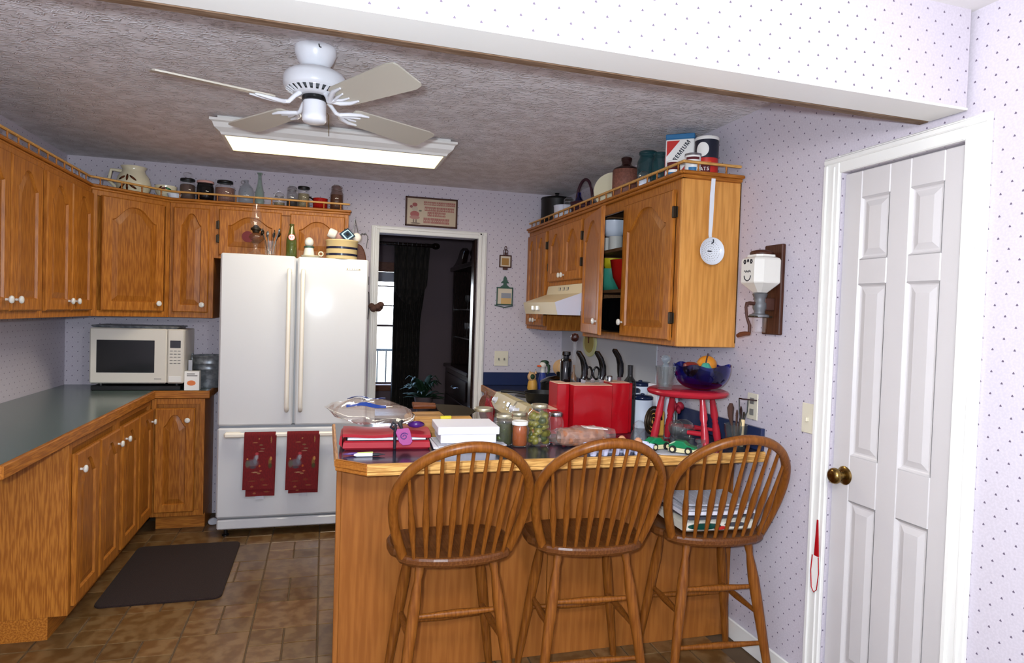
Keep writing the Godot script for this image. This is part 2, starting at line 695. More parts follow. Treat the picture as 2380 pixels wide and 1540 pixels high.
	thick_glass("cobalt_glass", Color(0.20, 0.24, 0.72))
	glass("amber_glass", Color(0.40, 0.26, 0.18), 0.45)
	glass("dark_glass", Color(0.05, 0.06, 0.07), 0.7)
	glass("film", Color(0.80, 0.77, 0.74), 0.16)
	glass("film_dull", Color(0.70, 0.62, 0.56), 0.34)
	glass("window_pane", Color(0.9, 0.95, 0.95), 0.05)

	# towels: hens and sprigs on dark red, printed over the length of the towel
	var tw := noise_img(51, 0.06, 256, hexc("600a10"), hexc("6c0d12"))
	var dabs := [[0.30, 0.57, 0.17, 0.06, "5d5f68"], [0.38, 0.52, 0.06, 0.07, "6a6c78"], [0.42, 0.47, 0.05, 0.05, "93969c"], [0.14, 0.58, 0.07, 0.06, "55584c"], [0.42, 0.42, 0.05, 0.025, "a8323a"], [0.30, 0.64, 0.10, 0.02, "3f3c44"],
		[0.85, 0.56, 0.05, 0.07, "6f5a2a"], [0.88, 0.50, 0.035, 0.03, "b98a4a"], [0.86, 0.62, 0.06, 0.04, "3c3a1c"], [0.13, 0.50, 0.025, 0.015, "c88a4a"], [0.52, 0.62, 0.03, 0.02, "a8541c"],
		[0.36, 0.24, 0.08, 0.008, "8f6a40"], [0.55, 0.28, 0.06, 0.012, "6f5a3a"], [0.60, 0.34, 0.07, 0.01, "75604a"], [0.56, 0.38, 0.09, 0.008, "8f7a5c"], [0.87, 0.20, 0.02, 0.05, "8a6a3c"], [0.48, 0.18, 0.025, 0.01, "9a7a4a"],
		[0.38, 0.72, 0.10, 0.010, "a08a60"], [0.50, 0.74, 0.06, 0.012, "8f6f48"], [0.56, 0.70, 0.04, 0.012, "a0603a"], [0.30, 0.86, 0.12, 0.01, "6d3a1c"], [0.62, 0.84, 0.08, 0.02, "6a2c14"], [0.72, 0.93, 0.10, 0.012, "7d4a2a"], [0.30, 0.95, 0.05, 0.015, "8a5a34"]]
	for d in dabs:
		for y in 256:
			for x in 256:
				var e := Vector2((x / 256.0 - d[0]) / d[2], (y / 256.0 - d[1]) / d[3])
				var edge := 1.0 + 0.35 * sin(x * 0.9) * cos(y * 0.7)
				if e.length() < edge:
					tw.set_pixel(x, y, tw.get_pixel(x, y).lerp(Color.html(d[4]), 0.85))
	var tm := mat("towel_print", Color.WHITE, 0.95)
	tm.albedo_texture = tile_tex(tw)

	# the sign over the doorway: a hen at the left, rows of red lettering that cannot be read
	var si := Image.create(256, 136, false, Image.FORMAT_RGB8)
	si.fill(hexc("b7a58c"))
	rng.seed = 5
	for row in [[0.10, 0.24, 0.34, 0.98], [0.30, 0.46, 0.36, 0.97], [0.48, 0.66, 0.42, 0.80], [0.72, 0.92, 0.34, 0.86]]:
		var x: float = row[2] * 256
		while x < row[3] * 256 - 6:
			var w := rng.randf_range(5, 11)
			for yy in range(int(row[0] * 136), int(row[1] * 136)):
				for xx in range(int(x), mini(int(x + w), 250)):
					var hole := absf(yy - (row[0] + row[1]) * 68.0) < 3 and absf(xx - x - w * 0.5) < 2
					if not hole:
						si.set_pixel(xx, yy, hexc("94564c") if rng.randf() < 0.8 else hexc("9c6658"))
			x += w + 1.5
	for d in [[0.16, 0.40, 0.06, 0.11, "a89a86"], [0.16, 0.24, 0.05, 0.07, "8a3a34"], [0.09, 0.32, 0.03, 0.05, "7c3a36"], [0.16, 0.60, 0.09, 0.12, "95463f"], [0.16, 0.72, 0.10, 0.07, "a06a60"], [0.14, 0.86, 0.012, 0.08, "5f4a3c"], [0.19, 0.86, 0.012, 0.08, "5f4a3c"], [0.18, 0.94, 0.10, 0.03, "6a5544"], [0.27, 0.46, 0.03, 0.03, "5d5a44"]]:
		for y in 136:
			for x2 in 256:
				if Vector2((x2 / 256.0 - d[0]) / d[2], (y / 136.0 - d[1]) / d[3]).length() < 1.0:
					si.set_pixel(x2, y, Color.html(d[4]))
	var sm := mat("sign_print", Color.WHITE, 0.35)
	sm.albedo_texture = tile_tex(si)

	# newsprint
	var np := Image.create(128, 128, false, Image.FORMAT_RGB8)
	np.fill(hexc("c9c9d0"))
	for y in 128:
		if y % 5 < 2:
			for x in 128:
				if rng.randf() < 0.75 and x % 42 > 3:
					np.set_pixel(x, y, hexc("8a8a92"))
	var nm := mat("newsprint", Color.WHITE, 0.85)
	tri_tex(nm, tile_tex(np), Vector3.ONE * 7.0)

	# tea towel squares
	var ck := Image.create(64, 64, false, Image.FORMAT_RGB8)
	for y in 64:
		for x in 64:
			var r := maxi(absi(x - 32), absi(y - 32))
			ck.set_pixel(x, y, hexc("1c2c3c") if r > 24 else (hexc("a8c4d0") if r > 17 else (hexc("22384c") if r > 8 else hexc("0c1418"))))
	var cmm := mat("check_cloth", Color.WHITE, 0.95)
	cmm.albedo_texture = tile_tex(ck)
	# coarse pottery, worn metal
	tri_tex(M["zinc"], tile_tex(noise_img(61, 0.03, 128, Color(0.7, 0.7, 0.72), Color(1, 1, 1))), Vector3.ONE * 5.0)
	tri_tex(M["clay_brown"], tile_tex(noise_img(62, 0.05, 128, Color(0.8, 0.78, 0.76), Color(1, 1, 1))), Vector3.ONE * 8.0)
	tri_tex(M["beans_brown"], tile_tex(noise_img(63, 0.15, 128, Color(0.45, 0.4, 0.4), Color(1, 1, 1))), Vector3.ONE * 12.0)
	for k in ["beans_pink", "beans_cream", "beans_dark", "amber_fill", "preserve_green"]:
		tri_tex(M[k], M["beans_brown"].albedo_texture, Vector3.ONE * 12.0)
	tri_tex(M["pink_glitter"], tile_tex(noise_img(64, 0.3, 64, Color(0.8, 0.6, 0.8), Color(1.3, 1.1, 1.2))), Vector3.ONE * 40.0)
	tri_tex(M["red_cloth"], M["mat_pile"].albedo_texture, Vector3.ONE * 4.0)
	tri_tex(M["bread"], tile_tex(noise_img(65, 0.03, 128, Color(0.75, 0.7, 0.65), Color(1, 1, 1))), Vector3.ONE * 6.0)
	tri_tex(M["curtain"], tile_tex(noise_img(66, 0.03, 128, Color(0.55, 0.5, 0.45), Color(1, 1, 1))), Vector3(10, 1.5, 10))


# ---------------------------------------------------------------- cabinets
# a loop of points with a cathedral arch of height ah at its top; z is its depth
func arch_loop(x0: float, y0: float, x1: float, y1: float, ah: float, z: float) -> Array:
	var o := []
	var n := 30
	for i in n:
		o.append(V(lerpf(x0, x1, float(i) / n), y0, z))
	var ys := y1 - ah
	for i in 4:
		o.append(V(x1, lerpf(y0, ys, i / 4.0), z))
	for i in n:
		var t := 1.0 - 2.0 * i / n
		var f := 1.0 - smoothstep(0.0, 0.97, pow(absf(t), 1.35))
		o.append(V(lerpf(x0, x1, 1.0 - float(i) / n), ys + ah * f, z))
	for i in 4:
		o.append(V(x0, lerpf(ys, y0, i / 4.0), z))
	return o


# a raised-panel door hung on its hinge side; x, y is its lower left corner on the face of the cabinet
func cab_door(cab: Node3D, x: float, y: float, w: float, h: float, ah: float, hinge: int, knob: Vector2, open := 0.0, hinges := true, nm := "door") -> MeshInstance3D:
	var hx := 0.0 if hinge < 0 else w
	var t := 0.021
	var sw := minf(0.056, w * 0.22)
	var back := arch_loop(0, 0, w, h, 0, 0.001)
	var g := G.new()
	var loops := [back, arch_loop(0, 0, w, h, 0, t - 0.006), arch_loop(0.006, 0.006, w - 0.006, h - 0.006, 0, t), arch_loop(sw, sw, w - sw, h - sw * 0.8, ah, t), arch_loop(sw + 0.005, sw + 0.005, w - sw - 0.005, h - sw * 0.8 - 0.005, ah, t - 0.011)]
	g.loft(loops, false)
	var sh := V(-hx, 0, 0)
	for i in g.v.size():
		g.v[i] += sh
	var d := P(cab, nm, g, "oak_upright")
	d.position = V(x + hx, y, 0)
	d.rotation.y = open
	var pg := G.new()
	var b := sw + 0.004
	pg.loft([arch_loop(b, b, w - b, h - sw * 0.8 - 0.004, ah, 0.003), arch_loop(b, b, w - b, h - sw * 0.8 - 0.004, ah, t - 0.011), arch_loop(b + 0.032, b + 0.032, w - b - 0.032, h - sw * 0.8 - 0.036, ah * 0.95, t - 0.003)])
	for i in pg.v.size():
		pg.v[i] += sh
	P(d, "panel", pg, "oak_panel")
	if knob.x >= 0:
		var kg := G.new()
		kg.turn([0, 0, 0.6, 0, 0.55, 0.9, 0.9, 1.3, 1.6, 1.7, 1.75, 2.2, 1.5, 2.7, 0.9, 2.9, 0, 2.95], Vector3.ZERO, 16)
		var k := P(d, "knob", kg, "white_ceramic", "white porcelain knob")
		k.position = V(knob.x - hx, knob.y, t)
		k.rotation.x = PI / 2
	if hinges:
		for yy in [0.09, h - 0.12]:
			var hg := G.new()
			hg.box(V(0.004 * hinge, yy + 0.015, t * 0.6), V(0.014, 0.055, t * 0.9), 0.003)
			hg.box(V(0.012 * hinge, yy + 0.015, 0.003), V(0.014, 0.05, 0.004), 0.001)
			P(d, "hinge", hg, "bronze", "dark bronze hinge")
	return d


# a closed cabinet: x right, y up, z out of its face
func cabinet(label: String, pos: Vector3, turn: float, s: Vector3, group := "", nm := "wall_cabinet") -> Node3D:
	var c := T(nm, label, "cabinet", pos, group, turn)
	var g := G.new()
	g.bx(V(0, 0, -s.z), V(s.x, s.y, -0.018), 0.001)
	P(c, "body", g, "oak_upright")
	var f := G.new()
	f.bx(V(0, 0, -0.018), V(0.03, s.y, 0), 0.001)
	f.bx(V(s.x - 0.03, 0, -0.018), V(s.x, s.y, 0), 0.001)
	f.bx(V(0.03, 0, -0.018), V(s.x - 0.03, 0.035, -0.0005), 0.001)
	f.bx(V(0.03, s.y - 0.035, -0.018), V(s.x - 0.03, s.y, -0.0005), 0.001)
	P(c, "face_frame", f, "oak_upright")
	return c


# a strip of ledge, little turned posts and a top rail along a path on top of the cabinets
func gallery(label: String, path: Array, y: float, step: float, m_rail := "oak_level") -> void:
	var t := T("gallery_rail", label, "railing")
	for i in path.size() - 1:
		var a: Vector3 = path[i]
		var b: Vector3 = path[i + 1]
		var l := (b - a).length()
		var ang := atan2(-(b - a).z, (b - a).x)
		var xf := roty(ang, (a + b) * 0.5)
		var g := G.new()
		g.box(V(0, y + 0.008, 0), V(l + 0.03, 0.016, 0.05), 0.005, xf)
		g.box(V(0, y - 0.008, -0.004), V(l + 0.018, 0.016, 0.036), 0.004, xf)
		P(t, "ledge", g, m_rail)
		var r := G.new()
		r.box(V(0, y + 0.058, 0), V(l + 0.012, 0.012, 0.018), 0.004, xf)
		P(t, "top_rail", r, "trim_pine")  # paler wood puts the light the rail catches into its colour
		var n := int(l / step)
		for k in n:
			var c := a.lerp(b, (k + 0.5) / n)
			var s := G.new()
			s.turn([0.35, 1.6, 0.35, 2.0, 0.55, 2.5, 0.35, 3.0, 0.3, 3.6, 0.5, 4.2, 0.38, 5.3], V(c.x, y, c.z), 8)
			P(t, "post", s, "oak_upright")


# ---------------------------------------------------------------- the room
func build_room() -> void:
	var g := G.new()
	# floor: a bed of grout with stone tiles standing a little proud
	g.bx(V(LW - 0.12, -0.12, BW - 0.12), V(RW + 0.12, -0.004, 2.72), 0)
	var fl := S("floor", g, "grout", "brown stone tile floor of the kitchen")
	rng.seed = 3
	var variants := []
	for k in [1, 2]:
		var tg := G.new()
		var w: float = 0.2925 / k - 0.006
		tg.box(V(0, -0.003, 0), V(w, 0.008, w), 0.0022)
		variants.append(tg.mesh())
	var c := 0.2925
	for i in range(-6, 7):
		for j in range(-2, 10):
			var x0 := 0.003 + (i - 1) * c
			var z0 := -3.46 - (j - 3) * c
			if x0 < LW - 0.1 or x0 + c > RW + 0.1 or z0 - c < BW - 0.05:
				continue
			var hid := (x0 > 0.1 and z0 < -2.75) or (x0 < -1.1 and z0 > -2.8 and z0 < -2.75) or (x0 < -0.9 and z0 < -4.7)
			if hid:
				continue
			var whole := (i + j) % 2 == 0
			for q in ([[0.5, 0.5, 0]] if whole else [[0.25, 0.25, 1], [0.75, 0.25, 1], [0.25, 0.75, 1], [0.75, 0.75, 1]]):
				var o := MeshInstance3D.new()
				o.name = "tile"
				o.mesh = variants[q[2]]
				o.material_override = M["tile_%d" % rng.randi_range(0, 2)]
				fl.add_child(o, true)
				o.position = V(x0 + q[0] * c, rng.randf_range(-0.0006, 0.0004), z0 - q[1] * c)
	g = G.new()
	g.bx(V(LW - 0.12, CEIL, BW - 0.12), V(RW + 0.12, CEIL + 0.12, -1.66), 0)
	S("ceiling", g, "ceiling_plaster", "stomped plaster kitchen ceiling")
	g = G.new()
	g.bx(V(LW - 0.12, CEIL, -1.66), V(RW + 0.12, CEIL + 0.12, 2.72), 0)
	S("ceiling_dining", g, "plain_ceiling", "plain ceiling of the dining side")
	# far wall with the doorway
	g = G.new()
	g.bx(V(LW - 0.12, 0, BW - 0.12), V(0.383, CEIL, BW), 0)
	g.bx(V(1.142, 0, BW - 0.12), V(RW + 0.12, CEIL, BW), 0)
	g.bx(V(0.383, 2.056, BW - 0.12), V(1.142, CEIL, BW), 0)
	S("wall_back", g, "wallpaper", "papered wall with the doorway to the dark room")
	g = G.new()
	g.bx(V(RW, 0, BW), V(RW + 0.12, CEIL, -2.071), 0)
	g.bx(V(RW, 2.052, -2.071), V(RW + 0.12, CEIL, -1.564), 0)
	g.bx(V(RW, 0, -1.564), V(RW + 0.12, CEIL, 2.72), 0)
	S("wall_right", g, "wallpaper", "papered wall with the white six-panel door")
	g = G.new()
	g.bx(V(LW - 0.12, 0, BW), V(LW, CEIL, 2.72), 0)
	S("wall_left", g, "wallpaper", "papered wall behind the left cabinets")
	g = G.new()
	g.bx(V(LW, 0, 2.6), V(RW, CEIL, 2.72), 0)
	S("wall_front", g, "wallpaper", "papered wall behind the viewer")
	# smooth painted splashback under the right cabinets
	g = G.new()
	g.bx(V(RW - 0.006, 1.016, BW), V(RW, 1.40, -3.45), 0)
	S("trim_splash", g, "splash_paint", "plain grey panel between worktop and right cabinets")
	# header over the bar: papered face, white underside, a thin brown lip on the kitchen side
	var hx := roty(0.026, V(0.85, 0, -1.535))
	g = G.new()
	g.box(V(-0.8, 2.145 + 0.15, -0.063), V(3.6, 0.30, 0.126), 0.0, hx)
	S("wall_header", g, "wallpaper", "papered header over the breakfast bar")
	g = G.new()
	g.box(V(-0.8, 2.142, -0.058), V(3.6, 0.008, 0.128), 0.002, hx)
	S("trim_header", g, "white_trim", "white underside of the header")
	g = G.new()
	g.box(V(-0.8, 2.148, -0.142), V(3.6, 0.022, 0.034), 0.002, hx)
	S("trim_lip", g, "brown_trim", "thin brown lip along the header")
	# doorway casing, in profile
	for e in [[0.3236, 0.383, 0.0, 2.1085], [1.142, 1.2102, 0.0, 2.1085]]:
		g = G.new()
		g.bx(V(e[0], e[2], BW), V(e[1], e[3], BW + 0.014), 0.004)
		g.bx(V(e[0] + 0.008, e[2], BW + 0.012), V(e[0] + 0.028, e[3] - 0.008, BW + 0.02), 0.004)
		g.bx(V(e[1] - 0.022, e[2], BW + 0.012), V(e[1] - 0.010, e[3] - 0.03, BW + 0.018), 0.003)
		S("trim_casing", g, "white_trim", "white casing of the doorway")
	g = G.new()
	g.bx(V(0.383, 2.056, BW), V(1.142, 2.1085, BW + 0.014), 0.004)
	g.bx(V(0.36, 2.082, BW + 0.012), V(1.18, 2.102, BW + 0.02), 0.004)
	S("trim_casing_head", g, "white_trim", "white head casing of the doorway")
	g = G.new()
	g.bx(V(1.122, 0, BW - 0.13), V(1.142, 2.056, BW - 0.03), 0.004)
	S("trim_jamb", g, "dark_furniture", "brown stained jamb inside the doorway")
	# casing of the white door on the right wall
	for e in [[-2.150, -2.071], [-1.564, -1.485]]:
		g = G.new()
		g.bx(V(RW - 0.016, 0, e[0]), V(RW, 2.118, e[1]), 0.004)
		g.bx(V(RW - 0.024, 0, e[0] + 0.006), V(RW - 0.0145, 2.0895, e[0] + 0.026), 0.004)
		g.bx(V(RW - 0.021, 0, e[1] - 0.03), V(RW - 0.014, 2.08, e[1] - 0.018), 0.003)
		S("trim_door", g, "white_trim", "white casing of the six-panel door")
	g = G.new()
	g.bx(V(RW - 0.016, 2.052, -2.071), V(RW, 2.118, -1.564), 0.004)
	g.bx(V(RW - 0.024, 2.09, -2.144), V(RW - 0.014, 2.11, -1.489), 0.004)
	S("trim_door_head", g, "white_trim", "white head casing of the six-panel door")
	g = G.new()
	g.bx(V(RW - 0.012, 0, BW + 0.02), V(RW, 0.09, -2.152), 0.004)
	S("baseboard_right", g, "white_trim")
	# the six-panel door itself: core, rails and stiles, raised panels in the openings
	g = G.new()
	var dx := RW + 0.012
	g.bx(V(dx + 0.010, 0.008, -2.067), V(dx + 0.04, 2.047, -1.568), 0.001)
	var d := S("door_1", g, "door_white", "white six-panel door")
	g = G.new()
	var zs := [-2.067, -1.985, -1.86, -1.775, -1.65, -1.568]
	for k in [0, 2, 4]:
		g.bx(V(dx, 0.008, zs[k]), V(dx + 0.012, 2.047, zs[k + 1]), 0.003)
	for r in [[0.008, 0.22], [0.83, 1.0], [1.63, 1.722], [1.947, 2.047]]:
		for k in [1, 3]:
			g.bx(V(dx, r[0], zs[k]), V(dx + 0.012, r[1], zs[k + 1]), 0.003)
	P(d, "door_frame", g, "door_white")
	for r in [[0.22, 0.83], [1.0, 1.63], [1.722, 1.947]]:
		for k in [1, 3]:
			var pg := G.new()
			var loops := []
			for q in [[0.0, 0.0], [0.006, 0.008], [0.012, 0.011], [0.036, 0.003]]:
				var i: float = q[0]
				loops.append([V(dx + q[1], r[0] + i, zs[k] + i), V(dx + q[1], r[1] - i, zs[k] + i), V(dx + q[1], r[1] - i, zs[k + 1] - i), V(dx + q[1], r[0] + i, zs[k + 1] - i)])
			pg.loft(loops)
			P(d, "door_panel", pg, "door_white")
	g = G.new()
	g.turn([0, 0, 3.4, 0, 3.5, 0.3, 3.0, 0.7, 1.4, 0.9, 1.2, 2.6, 1.7, 3.0, 2.7, 3.6, 3.0, 4.6, 2.8, 5.6, 1.9, 6.2, 0.6, 6.3, 0, 6.3], Vector3.ZERO, 28)
	var kn := P(d, "door_knob", g, "brass", "brass round door knob")
	kn.position = V(dx, 0.92, -2.004)
	kn.rotation.z = PI / 2
	g = G.new()
	g.slab(PackedVector2Array([Vector2(-0.012, 0), Vector2(0.012, 0), Vector2(0.016, -0.03), Vector2(0.0, -0.12), Vector2(-0.006, -0.12)]), 0.004, Transform3D(Basis(Vector3.UP, -PI / 2), Vector3.ZERO), 0.001)
	var fs := T("fly_swatter", "flat red and white fly swatter hanging beside the white door", "swatter", V(RW - 0.03, 0.70, -2.085))
	g = G.new()
	g.slab(PackedVector2Array([Vector2(-0.003, 0.03), Vector2(0.003, 0.03), Vector2(0.014, -0.11), Vector2(-0.010, -0.11)]), 0.004, roty(-PI / 2), 0.001)
	P(fs, "handle", g, "red_lacquer")
	g = G.new()
	g.slab(PackedVector2Array([Vector2(-0.014, -0.11), Vector2(0.016, -0.11), Vector2(0.02, -0.17), Vector2(0.014, -0.235), Vector2(0.0, -0.25), Vector2(-0.014, -0.235), Vector2(-0.02, -0.17)]), 0.004, roty(-PI / 2), 0.001)
	P(fs, "blade", g, "label_white")
	g = G.new()
	g.tube([V(-0.003, -0.11, -0.016), V(-0.003, -0.17, -0.021), V(-0.003, -0.235, -0.014), V(-0.003, -0.25, 0), V(-0.003, -0.235, 0.014), V(-0.003, -0.17, 0.021), V(-0.003, -0.11, 0.016)], [0.002], 6)
	P(fs, "edging", g, "red_lacquer")

	build_far_room()


# the unlit room beyond the doorway
func build_far_room() -> void:
	var z1 := -7.62
	var g := G.new()
	g.bx(V(-1.6, -0.12, z1 - 0.12), V(2.0, -0.004, BW - 0.12), 0)
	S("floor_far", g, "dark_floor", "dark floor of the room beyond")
	g = G.new()
	g.bx(V(-1.6, CEIL, z1 - 0.12), V(2.0, CEIL + 0.12, BW - 0.12), 0)
	S("ceiling_far", g, "plain_ceiling", "ceiling of the room beyond")
	g = G.new()
	g.bx(V(-1.6, 0, z1 - 0.12), V(0.1, CEIL, z1), 0)
	g.bx(V(0.95, 0, z1 - 0.12), V(2.0, CEIL, z1), 0)
	g.bx(V(0.1, 0, z1 - 0.12), V(0.95, 0.62, z1), 0)
	g.bx(V(0.1, 1.93, z1 - 0.12), V(0.95, CEIL, z1), 0)
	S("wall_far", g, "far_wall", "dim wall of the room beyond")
	g = G.new()
	g.bx(V(1.88, 0, z1), V(2.0, CEIL, BW - 0.12), 0)
	S("wall_far_right", g, "far_wall")
	g = G.new()
	g.bx(V(-1.6, 0, z1), V(-1.48, CEIL, BW - 0.12), 0)
	S("wall_far_left", g, "far_wall")
	g = G.new()
	for e in [[0.08, 0.14], [0.91, 0.97]]:
		g.bx(V(e[0], 0.58, z1 - 0.07), V(e[1], 2.02, z1 + 0.015), 0.004)
	g.bx(V(0.08, 1.915, z1 - 0.07), V(0.97, 2.02, z1 + 0.015), 0.004)
	g.bx(V(0.06, 0.56, z1 - 0.07), V(0.99, 0.625, z1 + 0.05), 0.004)
	var w := S("window_1", g, "handle_wood", "window of the room beyond, bright daylight outside")
	g = G.new()
	for yy in [0.64, 1.30, 1.90]:
		g.bx(V(0.14, yy - 0.012, z1 - 0.055), V(0.91, yy + 0.012, z1 - 0.03), 0.002)
	for yy in [1.53, 1.75]:
		g.bx(V(0.14, yy - 0.007, z1 - 0.05), V(0.91, yy + 0.007, z1 - 0.04), 0)
	P(w, "window_sash", g, "far_wall")
	for e in [[0.652, 1.288], [1.312, 1.888]]:
		g = G.new()
		g.bx(V(0.141, e[0], z1 - 0.046), V(0.909, e[1], z1 - 0.043), 0)
		P(w, "pane", g, "window_pane")
	g = G.new()
	g.bx(V(0.141, 1.80, z1 - 0.036), V(0.909, 1.91, z1 - 0.03), 0)
	P(w, "blind", g, "paper_grey")
	# curtain on its rod
	var t := T("curtain_rod", "dark curtain rod with round finial above the far window", "curtain rod")
	g = G.new()
	g.tube([V(-0.2, 2.225, z1 + 0.09), V(1.17, 2.225, z1 + 0.09)], [0.022], 12)
	P(t, "rod", g, "dark_furniture")
	g = G.new()
	g.ball(V(1.21, 2.225, z1 + 0.09), V(0.05, 0.038, 0.038), 14)
	P(t, "finial", g, "dark_furniture")
	g = G.new()
	g.bx(V(1.10, 2.20, z1), V(1.13, 2.25, z1 + 0.09), 0.003)
	P(t, "bracket", g, "dark_furniture")
	var rows := []
	for i in 25:
		var f := i / 24.0
		var y := lerpf(2.19, 0.03, f)
		var row := []
		var x1 := lerpf(1.12, 1.05, smoothstep(0.0, 0.3, f)) + 0.03 * smoothstep(0.0, 0.25, f) * (1.0 - smoothstep(0.25, 0.4, f))
		for j in 61:
			var s := j / 60.0
			row.append(V(lerpf(0.745, x1, s), y, z1 + 0.095 + 0.026 * sin(s * 44.0 + 0.6 * sin(f * 5.0))))
		rows.append(row)
	g = G.new()
	g.sheet(rows, 0.004)
	var cu := T("curtain", "long dark pleated curtain hanging beside the far window", "curtain")
	P(cu, "drape", g, "curtain")
	rows = []
	for i in 13:
		var f := i / 12.0
		var row := []
		for j in 41:
			var s := j / 40.0
			row.append(V(lerpf(0.735, 1.135, s) + 0.05 * f * (0.5 - s), lerpf(2.2, 1.55 + 0.18 * pow(absf(s - 0.45) * 2.0, 2.0), f), z1 + 0.15 + 0.012 * sin(s * 26.0 + f * 2.0)))
		rows.append(row)
	g = G.new()
	g.sheet(rows, 0.004)
	P(cu, "valance", g, "curtain")
	for k in 7:
		g = G.new()
		var ring := []
		for a in 14:
			ring.append(V(0.78 + k * 0.052, 2.222 + 0.033 * sin(TAU * a / 14), z1 + 0.09 + 0.033 * cos(TAU * a / 14)))
		g.tube(ring, [0.003], 6, true)
		P(cu, "ring", g, "steel")
	# dark display cabinet with a broken pediment
	var h := T("china_cabinet", "dark wooden display cabinet with scrolled pediment in the far room", "cabinet", V(1.355, 0, -6.72), "", -PI / 2)
	h.scale = V(2.2, 1, 1)
	g = G.new()
	g.bx(V(-0.30, 0.0, -0.30), V(0.27, 0.86, 0.02), 0.004)
	g.bx(V(-0.32, 0.86, -0.30), V(0.27, 0.90, 0.04), 0.008)
	P(h, "base", g, "dark_furniture")
	g = G.new()
	g.bx(V(-0.26, 0.90, -0.30), V(-0.23, 1.93, -0.02), 0.003)
	g.bx(V(0.23, 0.90, -0.30), V(0.26, 1.93, -0.02), 0.003)
	g.bx(V(-0.26, 0.90, -0.30), V(0.26, 1.93, -0.28), 0.0)
	g.bx(V(-0.30, 1.93, -0.30), V(0.27, 1.98, 0.0), 0.008)
	for yy in [1.2, 1.5]:
		g.bx(V(-0.23, yy, -0.28), V(0.23, yy + 0.015, -0.05), 0.001)
	P(h, "hutch", g, "dark_furniture")
	g = G.new()
	g.slab(PackedVector2Array([Vector2(-0.30, 1.98), Vector2(-0.06, 1.98), Vector2(-0.05, 2.04), Vector2(-0.03, 2.09), Vector2(0.0, 2.12), Vector2(-0.05, 2.155), Vector2(-0.11, 2.14), Vector2(-0.16, 2.07), Vector2(-0.22, 2.02)]), 0.05, Transform3D(Basis.IDENTITY, V(0, 0, -0.05)), 0.006)
	g.turn([2.5, 0, 3, 2, 2, 5, 3.5, 9, 2, 13, 0.6, 18, 0, 20], V(0.14, 1.98, -0.05), 12)
	P(h, "pediment", g, "dark_furniture")
	for k in 3:
		g = G.new()
		g.bx(V(-0.27, 0.13 + k * 0.24, 0.02), V(0.24, 0.33 + k * 0.24, 0.035), 0.006)
		var dr := P(h, "drawer", g, "dark_furniture")
		g = G.new()
		g.tube([V(-0.06, 0.22 + k * 0.24, 0.035), V(-0.05, 0.215 + k * 0.24, 0.055), V(0.02, 0.215 + k * 0.24, 0.055), V(0.03, 0.22 + k * 0.24, 0.035)], [0.006], 8)
		P(dr, "handle", g, "steel")
	rng.seed = 8
	for k in 6:
		var gl := one("glass_goblet", ["row of goblets on the far cabinet's upper shelf", "row of goblets on the far cabinet's lower shelf"][k / 3], "goblet", V(1.50, [1.5155, 1.2155][k / 3], -7.05 + (k % 3) * 0.28), G.new().turn([2.5, 0, 2.5, 0.3, 0.4, 0.6, 0.4, 7, 2.6, 9, 3, 15, 2.8, 15, 2.4, 9.5, 0, 8.6], Vector3.ZERO, 14), "clear_glass", ["goblets on the upper shelf", "goblets on the lower shelf"][k / 3])
		gl.set_meta("label", "clear glass goblet on the %s shelf of the far display cabinet, %s of three" % [["upper", "lower"][k / 3], ["left", "middle", "right"][k % 3]])
	# plant and table before the curtain
	var tb := T("side_table", "low dark table under the fern beyond the doorway", "table", V(0.86, 0, -6.95))
	P(tb, "table_top", G.new().box(V(0, 0.40, 0), V(0.74, 0.03, 0.5), 0.008), "walnut")
	for sx in [-1, 1]:
		for sz in [-1, 1]:
			P(tb, "leg", G.new().turn([2, 0, 2.5, 10, 2, 20, 3, 38.5], V(sx * 0.32, 0, sz * 0.2), 10), "walnut")
	var pl := T("potted_fern", "bushy dark green fern in a pale pot beyond the doorway", "plant", V(1.03, 0.4155, -6.95))
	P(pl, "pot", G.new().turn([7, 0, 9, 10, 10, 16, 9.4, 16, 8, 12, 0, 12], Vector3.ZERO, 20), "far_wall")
	for k in 46:
		var a := rng.randf() * TAU
		var l := rng.randf_range(0.14, 0.27)
		var up := rng.randf_range(0.02, 0.26)
		g = G.new()
		var rr := []
		for i in 5:
			var f := i / 4.0
			var p := V(cos(a) * l * f, 0.13 + up * sin(f * PI * 0.72), sin(a) * l * f)
			var sd := V(-sin(a), 0, cos(a)) * (0.026 * sin(PI * clampf(f * 0.9 + 0.1, 0, 1)))
			rr.append([p - sd, p + V(0, 0.006, 0), p + sd])
		g.sheet(rr)
		P(pl, "frond", g, "leaf")
	# porch railing outside the window
	var rl := T("porch_railing", "dark iron porch railing outside the far window", "railing")
	g = G.new()
	for yy in [0.45, 0.95]:
		g.bx(V(-0.6, yy, -8.625), V(1.6, yy + 0.03, -8.575), 0.003)
	P(rl, "rails", g, "rail_iron")
	for k in 20:
		P(rl, "baluster", G.new().bx(V(-0.55 + k * 0.11, 0.0, -8.609), V(-0.534 + k * 0.11, 0.96, -8.591), 0), "rail_iron")
	g = G.new()
	g.bx(V(-3, -0.15, -12), V(4, -0.01, z1 - 0.12), 0)
	S("ground", g, "fieldstone", "pale sunlit porch floor")


